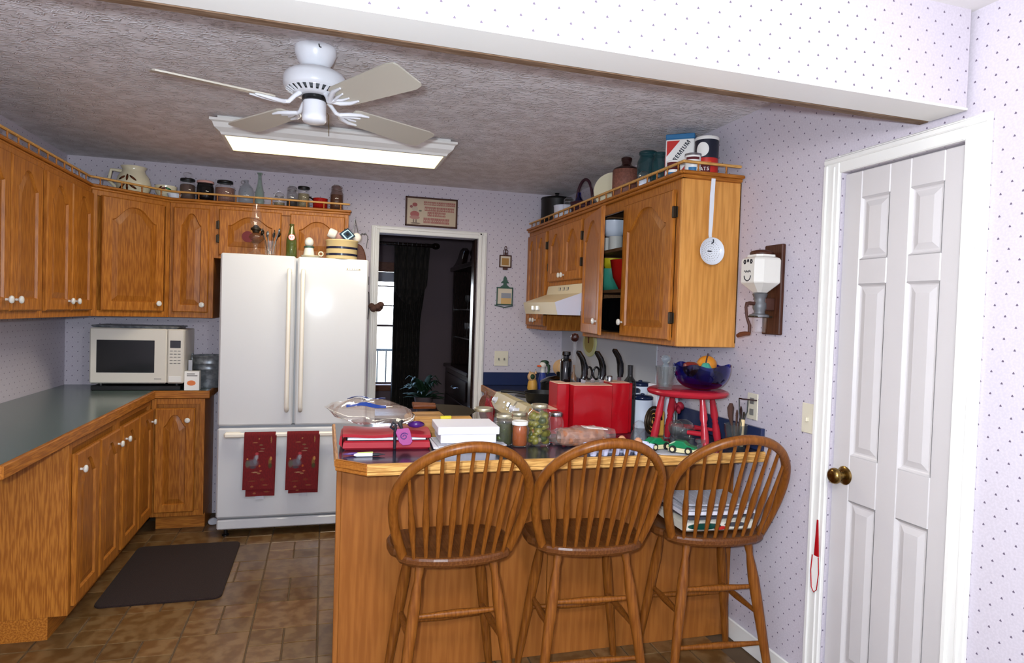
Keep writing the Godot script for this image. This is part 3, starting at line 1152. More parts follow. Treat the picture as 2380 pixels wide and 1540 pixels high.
# ---------------------------------------------------------------- fitted furniture
func build_cabinets() -> void:
	var F := -4.71
	# --- left, upper
	var c := cabinet("oak wall cabinet with arched door beside the refrigerator", V(-0.968, 1.39, F), 0, V(0.262, 0.74, 0.325))
	cab_door(c, 0.022, 0.035, 0.212, 0.675, 0.075, -1, Vector2(0.178, 0.05), 0.0, false)
	c = cabinet("short two-door oak cabinet over the refrigerator", V(-0.706, 1.785, F), 0, V(0.852, 0.345, 0.325))
	cab_door(c, 0.03, 0.022, 0.385, 0.30, 0.06, -1, Vector2(-1, 0))
	cab_door(c, 0.472, 0.022, 0.355, 0.30, 0.06, 1, Vector2(-1, 0))
	c = cabinet("oak wall cabinet set slantwise across the left corner", V(-1.310, 1.39, -4.368), PI / 4, V(0.483, 0.74, 0.22))
	cab_door(c, 0.05, 0.035, 0.385, 0.675, 0.085, -1, Vector2(0.34, 0.05), 0.0, false)
	# the run along the left wall, from the corner towards the viewer
	for k in 2:
		c = cabinet(["oak wall cabinet on the left wall next to the slanted corner", "second oak wall cabinet on the left wall, farther from the corner"][k], V(-1.312, 1.39, -3.66 + k * 0.71), PI / 2, V(0.706, 0.74, 0.32))
		cab_door(c, 0.025, 0.035, 0.32, 0.675, 0.08, -1, Vector2(0.28, 0.05), 0.0, false)
		cab_door(c, 0.36, 0.035, 0.32, 0.675, 0.08, 1, Vector2(0.04, 0.05), 0.0, false)
	gallery("thin oak gallery rail along the top of the left cabinets", [V(-1.325, 0, -2.96), V(-1.325, 0, -4.362), V(-0.972, 0, -4.715), V(0.148, 0, -4.715)], 2.142, 0.107)
	# --- left, lower
	c = cabinet("oak base cabinet with arched door under the microwave", V(-1.05, 0.10, -4.665), 0, V(0.315, 0.765, 0.37), "", "base_cabinet")
	cab_door(c, 0.024, 0.03, 0.236, 0.675, 0.075, -1, Vector2(0.195, 0.60), 0.0, false)
	P(c, "toe_kick", G.new().bx(V(0.02, -0.1, -0.37), V(0.315, 0, -0.075), 0), "oak_level")
	for k in 2:
		c = cabinet(["oak base cabinet on the left wall nearest the inner corner", "oak base cabinet on the left wall, farther from the inner corner"][k], V(-1.05, 0.10, -3.96 + k * 0.7), PI / 2, V(0.696, 0.765, 0.60), "", "base_cabinet")
		cab_door(c, 0.03, 0.03, 0.31, 0.675, 0.075, 1, Vector2(0.04, 0.60), 0.0, false)
		cab_door(c, 0.36, 0.03, 0.31, 0.675, 0.075, -1, Vector2(0.27, 0.60), 0.0, false)
		P(c, "toe_kick", G.new().bx(V(0, -0.1, -0.6), V(0.696, 0, -0.075), 0), "oak_level")
	var t := T("worktop", "grey-green worktop with oak edge carrying the microwave", "worktop")
	var g := G.new()
	g.slab(PackedVector2Array([Vector2(LW + 0.002, 3.2 - 0.62), Vector2(-1.045, 3.2 - 0.62), Vector2(-1.045, 4.675), Vector2(-0.722, 4.675), Vector2(-0.722, -BW - 0.002), Vector2(LW + 0.002, -BW - 0.002)]), 0.038, Transform3D(Basis(Vector3.RIGHT, -PI / 2), V(0, 0.896, 0)))
	P(t, "top", g, "green_laminate")
	g = G.new()
	g.bx(V(-1.045, 0.868, -4.675), V(-0.705, 0.917, -4.655), 0.004)
	P(t, "edge_trim", g, "oak_level")
	g = G.new()
	g.bx(V(-1.045, 0.868, -4.655), V(-1.025, 0.917, -2.58), 0.004)
	P(t, "edge_trim", g, "oak_deep")
	g = G.new()
	g.bx(V(-0.722, 0.868, -4.655), V(-0.705, 0.917, -5.035), 0.004)
	P(t, "edge_trim", g, "oak_deep")

	# --- right, upper: faces look to -x
	var q := -PI / 2
	c = cabinet("tall narrow oak cabinet in the far right corner beyond the hood", V(1.558, 1.37, BW + 0.004), q, V(0.50, 0.757, 0.308))
	cab_door(c, 0.03, 0.03, 0.22, 0.69, 0.07, -1, Vector2(0.19, 0.04), 0.0, false)
	cab_door(c, 0.256, 0.03, 0.215, 0.69, 0.07, 1, Vector2(0.03, 0.04))
	c = cabinet("short oak cabinet with two small doors over the range hood", V(1.558, 1.688, -4.534), q, V(0.684, 0.439, 0.308))
	cab_door(c, 0.03, 0.03, 0.308, 0.375, 0.075, -1, Vector2(0.285, 0.035), 0.0)
	cab_door(c, 0.344, 0.03, 0.308, 0.375, 0.075, 1, Vector2(0.025, 0.035), 0.0)
	# open one, hollow with shelves
	c = T("wall_cabinet", "large oak cabinet with its left door ajar and dishes inside", "cabinet", V(1.558, 1.356, -3.849), "", q)
	var w := 1.152
	var h := 0.771
	g = G.new()
	g.bx(V(0, 0, -0.308), V(0.016, h, -0.018), 0.001)
	g.bx(V(0, 0.02, -0.308), V(w, h, -0.302), 0)
	g.bx(V(0.016, 0.02, -0.302), V(w - 0.016, 0.04, -0.018), 0.001)
	g.bx(V(0.016, h - 0.018, -0.302), V(w - 0.016, h, -0.018), 0.001)
	P(c, "carcass", g, "shelf_wood")
	P(c, "end_panel", G.new().bx(V(w - 0.016, 0, -0.308), V(w, h, 0), 0.003), "maple_ply", "pale end panel facing the room")
	g = G.new()
	g.bx(V(0, 0, -0.018), V(0.04, h, 0), 0.002)
	g.bx(V(w - 0.05, 0, -0.018), V(w - 0.016, h, 0), 0.002)
	g.bx(V(0.04, 0, -0.018), V(w - 0.05, 0.04, -0.0005), 0.002)
	g.bx(V(0.04, h - 0.06, -0.018), V(w - 0.05, h, -0.0005), 0.002)
	P(c, "face_frame", g, "oak_upright")
	for yy in [0.265, 0.50]:
		P(c, "shelf", G.new().bx(V(0.016, yy, -0.302), V(w - 0.016, yy + 0.018, -0.03), 0.001), "shelf_wood")
	cab_door(c, 0.018, 0.025, 0.545, 0.70, 0.10, -1, Vector2(0.50, 0.075), -0.21)
	cab_door(c, 0.575, 0.025, 0.525, 0.70, 0.10, 1, Vector2(0.03, 0.075))
	gallery("oak gallery rail along the top of the right cabinets and their end", [V(1.552, 0, BW + 0.03), V(1.552, 0, -2.684), V(1.845, 0, -2.684)], 2.140, 0.098)

	# dishes behind the ajar door
	rng.seed = 4
	for k in 2:
		one("white_mug", ["white mug at the left on the open cabinet's top shelf", "white mug at the right on the open cabinet's top shelf"][k], "mug", V(1.68, 1.876, -3.765 + k * 0.095), G.new().turn([3.2, 0, 4.2, 0.4, 4.2, 9, 3.9, 9, 3.8, 0.8, 0, 0.7], Vector3.ZERO, 20), "white_ceramic", "mugs on the open cabinet's top shelf")
	var bw := T("enamel_bowl", "white enamel bowl with black rim stacked on the mugs", "bowl", V(1.68, 1.968, -3.70))
	P(bw, "bowl", G.new().turn([4, 0, 5, 0.2, 7.5, 4, 8.4, 9.4, 8.1, 9.4, 7, 4, 4.5, 0.6, 0, 0.6], Vector3.ZERO, 24), "white_enamel")
	P(bw, "rim", G.new().turn([8.1, 9.2, 8.6, 9.2, 8.6, 9.9, 8.1, 9.9, 8.1, 9.2], Vector3.ZERO, 24), "black_gloss", "black rim")
	one("green_bowl", "dull green bowl on the open cabinet's middle shelf", "bowl", V(1.69, 1.641, -3.72), G.new().turn([5, 0, 6, 0.3, 9, 4, 10.6, 11, 10.8, 13, 10.2, 13, 9.6, 10, 8, 4, 0, 1], Vector3.ZERO, 28), "pear_green")
	one("yellow_bowl", "small yellow bowl standing in the dull green bowl", "bowl", V(1.69, 1.773, -3.74), G.new().turn([3, 0, 4, 0.2, 5.6, 3, 6.4, 6.5, 6, 6.5, 5, 2, 0, 1], Vector3.ZERO, 20), "yellow")
	one("red_bowl", "dark red bowl beside the green one on the middle shelf", "bowl", V(1.685, 1.641, -3.50), G.new().turn([4, 0, 5, 0.3, 8.6, 7, 10.4, 17, 10, 17, 8, 7, 0, 1], Vector3.ZERO, 28), "red_enamel")
	for k in 5:
		one("dark_plate", "dark plate on edge on the bottom shelf, %s from the ajar door's hinge" % ["first", "second", "third", "fourth", "fifth"][k], "plate", V(1.69, 1.498, -3.80 + k * 0.055), G.new().turn([0, 0, 5.5, 0.2, 7.5, 0.9, 10, 1.5, 10, 1.9, 7.4, 1.3, 5.4, 0.7, 0, 0.5], Vector3.ZERO, 28, Transform3D(Basis(Vector3.RIGHT, PI / 2) * Basis(Vector3.FORWARD, 0.15), Vector3.ZERO)), "black_gloss", "plates standing on the bottom shelf")

	# --- range hood
	t = T("range_hood", "cream and white range hood under the short cabinet", "hood", V(1.558, 1.485, -4.53))
	g = G.new()
	var zb := 0.675
	var prof := [Vector2(0.30, 0.202), Vector2(0.0, 0.202), Vector2(-0.012, 0.142), Vector2(-0.188, 0.078), Vector2(-0.168, 0.0), Vector2(0.30, 0.0)]
	for i in prof.size() - 1:
		var a: Vector2 = prof[i]
		var b: Vector2 = prof[i + 1]
		var nn := V(-(b - a).y, (b - a).x, 0).normalized()
		if i == 0:
			nn = Vector3.UP
		g.quad(V(a.x, a.y, 0), V(a.x, a.y, zb), V(b.x, b.y, zb), V(b.x, b.y, 0), -nn if nn.x > 0 else nn)
	P(t, "shell", g, "hood_cream")
	for zz in [0.0, zb]:
		g = G.new()
		g.slab(PackedVector2Array(prof), 0.006, Transform3D(Basis.IDENTITY, V(0, 0, zz)))
		P(t, "side_panel", g, "hood_white", "white side panel")
	for k in 3:
		g = G.new()
		g.box(V(-0.0065, 0.175, 0.25 + k * 0.075), V(0.004, 0.022, 0.05), 0.001, Transform3D.IDENTITY)
		var v := P(t, "vent", g, "paper_dark")
		g = G.new()
		for s in 4:
			g.box(V(-0.009, 0.175, 0.233 + k * 0.075 + s * 0.0115), V(0.003, 0.02, 0.004), 0)
		P(v, "slat", g, "hood_cream")
	for k in 2:
		P(t, "switch", G.new().box(V(-0.182, 0.042, 0.22 + k * 0.1), V(0.014, 0.03, 0.045), 0.003), "white_ceramic", "white rocker switch")

	# --- peninsula and right-hand base
	t = T("breakfast_bar", "oak panelled base of the breakfast bar behind the stools", "counter base")
	g = G.new()
	g.bx(V(0.075, 0.0, -3.28), V(RW - 0.003, 0.868, -2.684), 0)
	P(t, "carcass", g, "oak_upright")
	for e in [[0.066, 0.955], [0.958, RW - 0.002]]:
		P(t, "back_panel", G.new().bx(V(e[0], 0.0, -2.684), V(e[1], 0.868, -2.674), 0.002), "bar_ply")
	P(t, "corner_strip", G.new().bx(V(0.062, 0, -2.70), V(0.082, 0.868, -2.668), 0.003), "bar_ply")
	P(t, "corner_strip", G.new().bx(V(RW - 0.03, 0, -2.675), V(RW - 0.002, 0.868, -2.664), 0.003), "bar_ply")
	c = cabinet("oak base cabinet between the bar and the range", V(1.225, 0.10, -3.76), q, V(0.47, 0.764, 0.60), "", "base_cabinet")
	cab_door(c, 0.03, 0.03, 0.4, 0.675, 0.075, -1, Vector2(-1, 0), 0.0, false)
	c = cabinet("oak base cabinet in the far corner beyond the range", V(1.225, 0.10, BW + 0.004), q, V(0.50, 0.762, 0.60), "", "base_cabinet")
	cab_door(c, 0.03, 0.03, 0.43, 0.675, 0.075, -1, Vector2(-1, 0), 0.0, false)

	t = T("bar_worktop", "dark laminate worktop of the breakfast bar with pale wood edge", "worktop")
	g = G.new()
	var R2 := RW - 0.002
	g.slab(PackedVector2Array([Vector2(0.170, 2.452), Vector2(R2, 2.452), Vector2(R2, 3.772), Vector2(1.212, 3.772), Vector2(1.212, 3.32), Vector2(0.062, 3.32), Vector2(0.062, 2.552)]), 0.038, Transform3D(Basis(Vector3.RIGHT, -PI / 2), V(0, 0.896, 0)))
	P(t, "top", g, "laminate")
	var trim := [[V(0.162, 0, -2.44), V(R2, 0, -2.44), "trim_pine"], [V(0.050, 0, -2.546), V(0.162, 0, -2.44), "oak_level"], [V(0.050, 0, -3.33), V(0.050, 0, -2.546), "trim_pine_deep"]]
	for e in trim:
		var a: Vector3 = e[0]
		var b: Vector3 = e[1]
		var ang := atan2(-(b - a).z, (b - a).x)
		var l := (b - a).length()
		g = G.new()
		var xf := roty(ang, (a + b) * 0.5)
		g.box(V(0, 0.8925, -0.011), V(l, 0.044, 0.016), 0.003, xf)
		g.box(V(0, 0.8995, -0.004), V(l, 0.030, 0.010), 0.004, xf)
		g.box(V(0, 0.9105, -0.0085), V(l, 0.010, 0.015), 0.003, xf)
		P(t, "edge_trim", g, e[2])
	g = G.new()
	g.bx(V(1.198, 0.868, -3.772), V(1.214, 0.917, -3.33), 0.004)
	P(t, "edge_trim", g, "trim_pine_deep")
	g = G.new()
	g.bx(V(RW - 0.022, 0.9155, -3.772), V(R2, 1.015, -2.452), 0.003)
	P(t, "backsplash", g, "laminate_blue", "blue upstand against the right wall")
	t = T("corner_worktop", "dark worktop with blue upstand in the corner beyond the range", "worktop")
	g = G.new()
	g.bx(V(1.212, 0.877, BW + 0.003), V(R2, 0.915, -4.53), 0.002)
	P(t, "top", g, "laminate")
	P(t, "edge_trim", G.new().bx(V(1.196, 0.865, BW + 0.003), V(1.214, 0.917, -4.53), 0.004), "oak_deep")
	g = G.new()
	g.bx(V(1.214, 0.9155, BW + 0.003), V(R2, 1.016, BW + 0.022), 0.003)
	g.bx(V(RW - 0.022, 0.9155, BW + 0.022), V(R2, 1.016, -4.53), 0.003)
	P(t, "backsplash", g, "laminate_blue", "blue upstand")

	# --- range with a sloping front panel of controls
	t = T("range", "cream electric range with sloping front control panel", "range", V(1.21, 0, -4.52))
	g = G.new()
	g.bx(V(0.0, 0.03, 0.005), V(0.635, 0.80, 0.735), 0.003)
	P(t, "body", g, "range_cream")
	g = G.new()
	g.bx(V(0.02, 0.80, 0.003), V(0.635, 0.918, 0.737), 0.003)
	P(t, "cooktop", g, "range_grey", "grey cooktop")
	g = G.new()
	g.bx(V(0.03, 0.916, 0.003), V(0.635, 0.924, 0.02), 0.002)
	g.bx(V(0.03, 0.916, 0.72), V(0.635, 0.924, 0.737), 0.002)
	P(t, "rim", g, "hood_white")
	g = G.new()
	var pts := [Vector2(0.03, 0.926), Vector2(-0.02, 0.926), Vector2(-0.072, 0.83), Vector2(-0.06, 0.80), Vector2(0.03, 0.80)]
	g.slab(PackedVector2Array(pts), 0.734, Transform3D(Basis.IDENTITY, V(0, 0, 0.37)))
	var cp := P(t, "control_panel", g, "range_cream")
	var sl := Transform3D(Basis(Vector3.BACK, -0.497), V(-0.0465, 0.877, 0))
	P(cp, "display", G.new().box(V(-0.002, 0.012, 0.40), V(0.006, 0.03, 0.05), 0.001, sl), "black_gloss", "dark display")
	for k in 7:
		P(cp, "button", G.new().box(V(-0.003, [0.014, -0.02][k % 2], 0.30 + k * 0.04), V(0.006, 0.012, 0.022), 0.002, sl), "white_ceramic", "white button")
	for zz in [0.10, 0.53, 0.62]:
		P(cp, "knob", G.new().turn([2.6, 0, 2.6, 0.4, 2.0, 0.6, 1.8, 2.2, 1.4, 2.6, 0, 2.6], Vector3.ZERO, 18, sl * Transform3D(Basis(Vector3.BACK, PI / 2), V(0, 0, zz))), "hood_white", "white knob")
	P(t, "oven_door", G.new().bx(V(-0.03, 0.16, 0.01), V(0.0, 0.78, 0.73), 0.006), "range_cream")
	g = G.new()
	g.tube([V(-0.03, 0.74, 0.06), V(-0.075, 0.745, 0.08), V(-0.075, 0.745, 0.66), V(-0.03, 0.74, 0.68)], [0.011], 10)
	P(t, "oven_handle", g, "hood_white")
	for e in [[0.17, 0.19], [0.17, 0.55], [0.46, 0.19], [0.46, 0.55]]:
		P(t, "burner", G.new().turn([10, 0, 10.5, 0.4, 9, 0.8, 0, 0.8], V(e[0], 0.917, e[1]), 24), "black_iron")
	# things hung at the range front
	var pm := T("potholder", "red quilted potholder hanging at the far front of the range", "potholder", V(1.108, 0.80, -4.36))
	g = G.new()
	var rows := []
	for i in 9:
		var row := []
		for j in 9:
			row.append(V(0.012 * sin(i * 0.9 + j * 0.5) - 0.01 * i / 8.0, -0.09 + 0.18 * i / 8.0, -0.09 + 0.18 * j / 8.0 + 0.02 * sin(i * 1.3)))
		rows.append(row)
	g.sheet(rows, 0.012)
	P(pm, "pad", g, "red_cloth")
	g = G.new()
	g.tube([V(0, 0.085, 0.0), V(0.01, 0.11, 0.0), V(0.0, 0.115, 0.02), V(-0.005, 0.085, 0.03)], [0.003], 6)
	P(pm, "loop", g, "red_cloth")
	pm = T("wood_paddle", "rounded brown paddle hanging beyond the red potholder", "paddle", V(1.150, 0.78, -4.66))
	g = G.new()
	var disc := PackedVector2Array()
	for a in 24:
		disc.append(Vector2(0.10 * cos(TAU * a / 24), 0.105 * sin(TAU * a / 24)))
	g.slab(disc, 0.016, roty(-PI / 2 + 0.25), 0.003)
	P(pm, "blade", g, "clay_brown")
	P(pm, "handle", G.new().box(V(0, 0.115, 0), V(0.014, 0.03, 0.03), 0.004), "clay_brown")


# ---------------------------------------------------------------- refrigerator
func build_fridge() -> void:
	var t := T("refrigerator", "tall white french-door refrigerator with two long handles", "refrigerator", V(-0.178, 0, -4.481))
	var g := G.new()
	g.bx(V(-0.455, 0.035, -0.53), V(0.455, 1.80, -0.065), 0.006)
	P(t, "body", g, "fridge_white")
	for e in [[-0.4545, -0.006], [0.006, 0.4545]]:
		g = G.new()
		g.bx(V(e[0], 0.715, -0.058), V(e[1], 1.807, 0.0), 0.010)
		var d := P(t, "door", g, "fridge_white")
		var s := -1.0 if e[0] < 0 else 1.0
		var x := s * 0.042
		g = G.new()
		g.tube([V(x, 1.70, 0.0), V(x, 1.715, 0.028), V(x, 1.69, 0.052), V(x, 1.60, 0.056), V(x, 0.93, 0.056), V(x, 0.84, 0.052), V(x, 0.815, 0.028), V(x, 0.83, 0.0)], [0.0135], 12)
		P(d, "handle", g, "fridge_handle")
		if s > 0:
			g = G.new()
			g.box(V(0.355, 1.741, 0.001), V(0.095, 0.014, 0.003), 0.001)
			var bd := P(d, "badge", g, "fridge_handle", "narrow name badge, too small to read")
			for k in 6:
				P(bd, "letter", G.new().box(V(0.317 + k * 0.0155, 1.741, 0.0028), V([0.008, 0.003, 0.003, 0.004, 0.004, 0.011][k], 0.009, 0.001), 0), "gold_badge")
	g = G.new()
	g.bx(V(-0.4545, 0.125, -0.058), V(0.4545, 0.700, 0.0), 0.010)
	var dr := P(t, "drawer", g, "fridge_white")
	g = G.new()
	g.box(V(0.0, 0.662, 0.045), V(0.80, 0.030, 0.022), 0.008)
	for s in [-1, 1]:
		g.box(V(s * 0.36, 0.662, 0.025), V(0.10, 0.034, 0.06), 0.010)
	P(dr, "handle", g, "fridge_handle")
	g = G.new()
	g.bx(V(-0.44, 0.70, -0.06), V(0.44, 0.716, -0.02), 0)
	P(t, "gap_strip", g, "gap_strip")  # grey strip set in for the dark gap between doors and drawer
	g = G.new()
	g.bx(V(-0.45, 0.05, -0.05), V(0.45, 0.112, -0.004), 0.008)
	P(t, "grille", g, "fridge_white")
	for s in [-1, 1]:
		P(t, "foot", G.new().turn([2.2, 0, 2.2, 1, 1.2, 1.4, 1.2, 4], V(s * 0.40, 0, -0.05), 12), "black_plastic")
	for e in [[-0.372, 0.186, -0.341, -0.385, 0.0], [-0.112, 0.196, -0.352, -0.375, 0.018]]:
		var lab: String = "red hen-print towel at the left on the refrigerator drawer handle" if e[0] < -0.2 else "red hen-print towel at the right on the refrigerator drawer handle"
		var tw := T("hand_towel", lab, "towel", V(e[0], 0.662, -4.481 + 0.045), "towels on the drawer handle")
		var hw: float = e[1] * 0.5
		for layer in 2:
			var rows := []
			var drop: float = e[2] if layer == 0 else e[3]
			var sh := 0.0 if layer == 0 else 0.012
			for i in 22:
				var row := []
				for j in 15:
					var u := j / 14.0
					var p: Vector3
					var f := i / 21.0
					var zz := 0.0205 - layer * 0.005
					if i < 4 and layer == 0:
						var a := PI * 0.5 * i / 3.0
						p = V(0, 0.0195 * cos(a), 0.0205 * sin(a))
					else:
						p = V(0, lerpf(0.0, drop, (f - 0.13) / 0.87) if layer == 0 else lerpf(0.0, drop, f), zz + 0.003 * sin(u * 7.0 + 0.7) * f + 0.002 * f)
					p.x = lerpf(-hw, hw, u) * (1.0 - sh * 6.0 * layer) + sh - 0.006 * f
					row.append(p)
				rows.append(row)
			g = G.new()
			g.sheet(rows, 0.004)
			P(tw, "front_fold" if layer == 0 else "under_fold", g, "towel_print")
		g = G.new()
		g.box(V(0.005, e[3] - 0.008, 0.012), V(0.05, 0.03, 0.001), 0)
		P(tw, "care_tag", g, "paper_grey", "pale care tag")


# ---------------------------------------------------------------- bar stools
func build_stools() -> void:
	var t := T("bar_stool", "spindle-back wooden bar stool at the left end of the bar", "stool", V(0.487, 0, -2.465), "spindle-back stools at the bar")
	# seat: rounded behind, a wider saddle in front with a shoulder at each hoop foot
	var half := [Vector2(0, 0.192), Vector2(0.05, 0.189), Vector2(0.10, 0.180), Vector2(0.15, 0.163), Vector2(0.19, 0.138), Vector2(0.214, 0.105), Vector2(0.218, 0.075), Vector2(0.212, 0.055), Vector2(0.224, 0.044), Vector2(0.237, 0.02), Vector2(0.240, -0.03), Vector2(0.235, -0.085), Vector2(0.215, -0.135), Vector2(0.17, -0.168), Vector2(0.10, -0.178), Vector2(0, -0.180)]
	var poly := PackedVector2Array()
	for p in half:
		poly.append(p)
	for i in range(half.size() - 2, 0, -1):
		poly.append(Vector2(-half[i].x, half[i].y))
	var loops := []
	for e in [[0.90, 0.572], [0.97, 0.574], [1.0, 0.584], [1.0, 0.598], [0.985, 0.606], [0.95, 0.609], [0.80, 0.605], [0.5, 0.600], [0.2, 0.602]]:
		var l := []
		for p in poly:
			l.append(V(p.x * e[0], e[1], p.y * e[0]))
		loops.append(l)
	var g := G.new()
	g.loft(loops)
	P(t, "seat", g, "stool_seat")
	# hoop leaning back
	var lean := 0.44
	var path := []
	var hoop := func(x: float, h: float) -> Vector3:
		return V(x, 0.600 + h * cos(lean), 0.085 + h * sin(lean) * 0.92 + 0.055 * (1.0 - pow(x / 0.245, 2.0)))
	for i in 10:
		var f := i / 9.0
		path.append(hoop.call(-lerpf(0.198, 0.246, sin(f * PI / 2)), f * 0.235))
	for i in range(1, 28):
		var a := PI - PI * i / 28.0
		path.append(hoop.call(0.246 * cos(a), 0.235 + 0.245 * sin(a)))
	for i in range(9, -1, -1):
		var f := i / 9.0
		path.append(hoop.call(lerpf(0.198, 0.246, sin(f * PI / 2)), f * 0.235))
	g = G.new()
	g.tube(path, [0.0180], 12, false, 1.12)
	P(t, "hoop", g, "stool_wood")
	for k in range(-4, 5):
		var x := k / 4.0 * 0.205
		var hh := 0.235 + 0.245 * sqrt(1.0 - pow(x / 0.246, 2.0)) - 0.008
		var a := V(x * 0.80, 0.602, 0.168 - 0.85 * pow(x * 0.8, 2.0))
		var b: Vector3 = hoop.call(x, hh)
		var sp := []
		var rad := []
		for e in [[0.0, 0.0072], [0.12, 0.0078], [0.24, 0.0102], [0.36, 0.0130], [0.44, 0.0128], [0.54, 0.0098], [0.7, 0.0076], [0.85, 0.0068], [1.0, 0.0064]]:
			sp.append(a.lerp(b, e[0]))
			rad.append(e[1])
		g = G.new()
		g.tube(sp, rad, 8)
		P(t, "spindle", g, "stool_wood")
	for sx in [-1, 1]:
		for sz in [-1, 1]:
			var a := V(sx * 0.135, 0.574, sz * 0.115)
			var b := V(sx * 0.215, 0.0, 0.195 if sz > 0 else -0.165)
			var sp := []
			var rad := []
			for e in [[0.0, 0.017], [0.05, 0.017], [0.10, 0.0135], [0.16, 0.018], [0.26, 0.0225], [0.40, 0.0225], [0.6, 0.0205], [0.8, 0.018], [1.0, 0.0145]]:
				sp.append(a.lerp(b, e[0]))
				rad.append(e[1])
			g = G.new()
			g.tube(sp, rad, 8)
			P(t, "leg", g, "stool_wood")
	for e in [[0.33, 1, 0], [0.58, -1, 0], [0.50, 0, 1], [0.50, 0, -1], [0.72, 1, 0]]:
		var f: float = e[0]
		var x := lerpf(0.135, 0.215, f) - 0.01
		var z := lerpf(0.115, 0.195, f) - 0.01
		var y := lerpf(0.574, 0.0, f)
		var a := V(-x, y, z * e[1]) if e[1] != 0 else V(x * e[2], y, -z)
		var b := V(x, y, z * e[1]) if e[1] != 0 else V(x * e[2], y, z)
		var sp := []
		for i in 7:
			sp.append(a.lerp(b, i / 6.0))
		g = G.new()
		g.tube(sp, [0.009, 0.010, 0.0125, 0.0145, 0.0125, 0.010, 0.009], 10)
		P(t, "stretcher", g, "stool_wood")
	copy_of(t, "bar_stool", "empty spindle-back wooden bar stool in the middle of the bar", V(1.03, 0, -2.465), -0.07)
	copy_of(t, "bar_stool", "spindle-back wooden bar stool with a stack of papers on its seat", V(1.590, 0, -2.465), -0.09)
	t.rotation.y = 0.02
	# papers on the third stool
	var sy := 0.6105
	var pos := V(1.600, sy, -2.482)
	var bag := T("carrier_bag", "white printed carrier bag lying flat under the papers", "bag", pos, "", -0.06)
	g = G.new()
	g.loft([rect_loop(0.15, 0.112, 0.0), rect_loop(0.168, 0.126, 0.010), rect_loop(0.166, 0.122, 0.038), rect_loop(0.14, 0.10, 0.046)])
	P(bag, "bag", g, "paper_cream")
	for e in [[-0.07, 0.024, 0.075, 0.013, "bag_green"], [0.0, 0.016, 0.03, 0.008, "bag_red"], [0.07, 0.028, 0.05, 0.009, "paper_dark"]]:
		var o := PackedVector2Array()
		for a in 14:
			o.append(Vector2(e[0] + e[2] * cos(TAU * a / 14), e[1] + e[3] * sin(TAU * a / 14)))
		g = G.new()
		g.slab(o, 0.006, Transform3D(Basis.IDENTITY, V(0, 0, 0.1275)), 0.001)
		P(bag, "print", g, e[4])
	var ys := sy + 0.047
	var spec := [[0.155, 0.115, 0.014, "paper_dark", "dark folded cloth lying on the carrier bag", "cloth", "folded_cloth", 0.05], [0.165, 0.12, 0.018, "paper_white", "thick white folded paper in the stack on the stool", "paper", "folded_paper", -0.08], [0.17, 0.115, 0.011, "newsprint", "grey folded newspaper lying above the white paper", "newspaper", "newspaper", 0.04], [0.14, 0.11, 0.010, "newsprint", "topmost folded newspaper of the stack on the stool", "newspaper", "newspaper", -0.12]]
	for e in spec:
		g = G.new()
		var w: float = e[0]
		var d: float = e[1]
		var th: float = e[2]
		var rows := []
		for i in 7:
			var row := []
			for j in 9:
				var u := j / 8.0 * 2.0 - 1.0
				var s := i / 6.0 * 2.0 - 1.0
				row.append(V(u * w, th * 0.5 + 0.004 * (u * u - 0.3), s * d))
			rows.append(row)
		g.sheet(rows, th - 0.003)
		one(e[6], e[4], e[5], V(pos.x, ys + 0.002, pos.z), g, e[3], "", e[7])
		ys += th + 0.003


func rect_loop(w: float, d: float, y: float) -> Array:
	var o := []
	for e in [[-1, 1], [0, 1.02], [1, 1], [1.02, 0], [1, -1], [0, -1.02], [-1, -1], [-1.02, 0]]:
		o.append(V(e[0] * w, y, e[1] * d))
	return o


# ---------------------------------------------------------------- jars, bottles, pots
# a glass jar of radius r and height h (without its lid), filled to a share of its height, with a screw or bail lid
func jar(label: String, pos: Vector3, r: float, h: float, gl: String, fill: String, level: float, lid: String, group := "", neck := 0.78, lump := 0) -> Node3D:
	var t := T("glass_jar", label, "jar", pos, group)
	var g := G.new()
	var n := r * neck
	g.lathe([Vector2(0, 0), Vector2(r * 0.88, 0), Vector2(r, r * 0.14), Vector2(r, h * 0.74), Vector2(r * 0.96, h * 0.80), Vector2(n, h * 0.89), Vector2(n, h)], 28)
	P(t, "glass", g, gl)
	if fill != "":
		g = G.new()
		var q := r * 0.94
		g.lathe([Vector2(0, 0.004), Vector2(q * 0.9, 0.004), Vector2(q, r * 0.2), Vector2(q, minf(h * 0.74, h * level)), Vector2(q * 0.85, h * level), Vector2(0, h * level * 1.01)], 24)
		P(t, "contents", g, fill)
	if lid == "bail":
		g = G.new()
		g.lathe([Vector2(n, h), Vector2(n * 1.1, h + 0.002), Vector2(n * 1.1, h + 0.010), Vector2(n * 0.8, h + 0.018), Vector2(0, h + 0.02)], 24)
		P(t, "lid", g, gl)
		g = G.new()
		g.tube([V(-n * 1.12, h * 0.86, 0), V(-n * 1.15, h, 0), V(-n * 0.5, h + 0.026, 0), V(n * 0.5, h + 0.026, 0), V(n * 1.15, h, 0), V(n * 1.12, h * 0.86, 0)], [0.0018], 6)
		var ring := []
		for a in 20:
			ring.append(V(n * 1.03 * cos(TAU * a / 20), h * 0.93, n * 1.03 * sin(TAU * a / 20)))
		g.tube(ring, [0.0018], 6, true)
		P(t, "wire_bail", g, "steel")
	elif lid != "":
		g = G.new()
		g.lathe([Vector2(n * 1.08, h - 0.010), Vector2(n * 1.10, h - 0.009), Vector2(n * 1.10, h + 0.003), Vector2(n * 1.05, h + 0.006), Vector2(n * 0.85, h + 0.006), Vector2(n * 0.80, h + 0.0045), Vector2(0, h + 0.0045)], 28)
		P(t, "lid", g, lid)
	return t


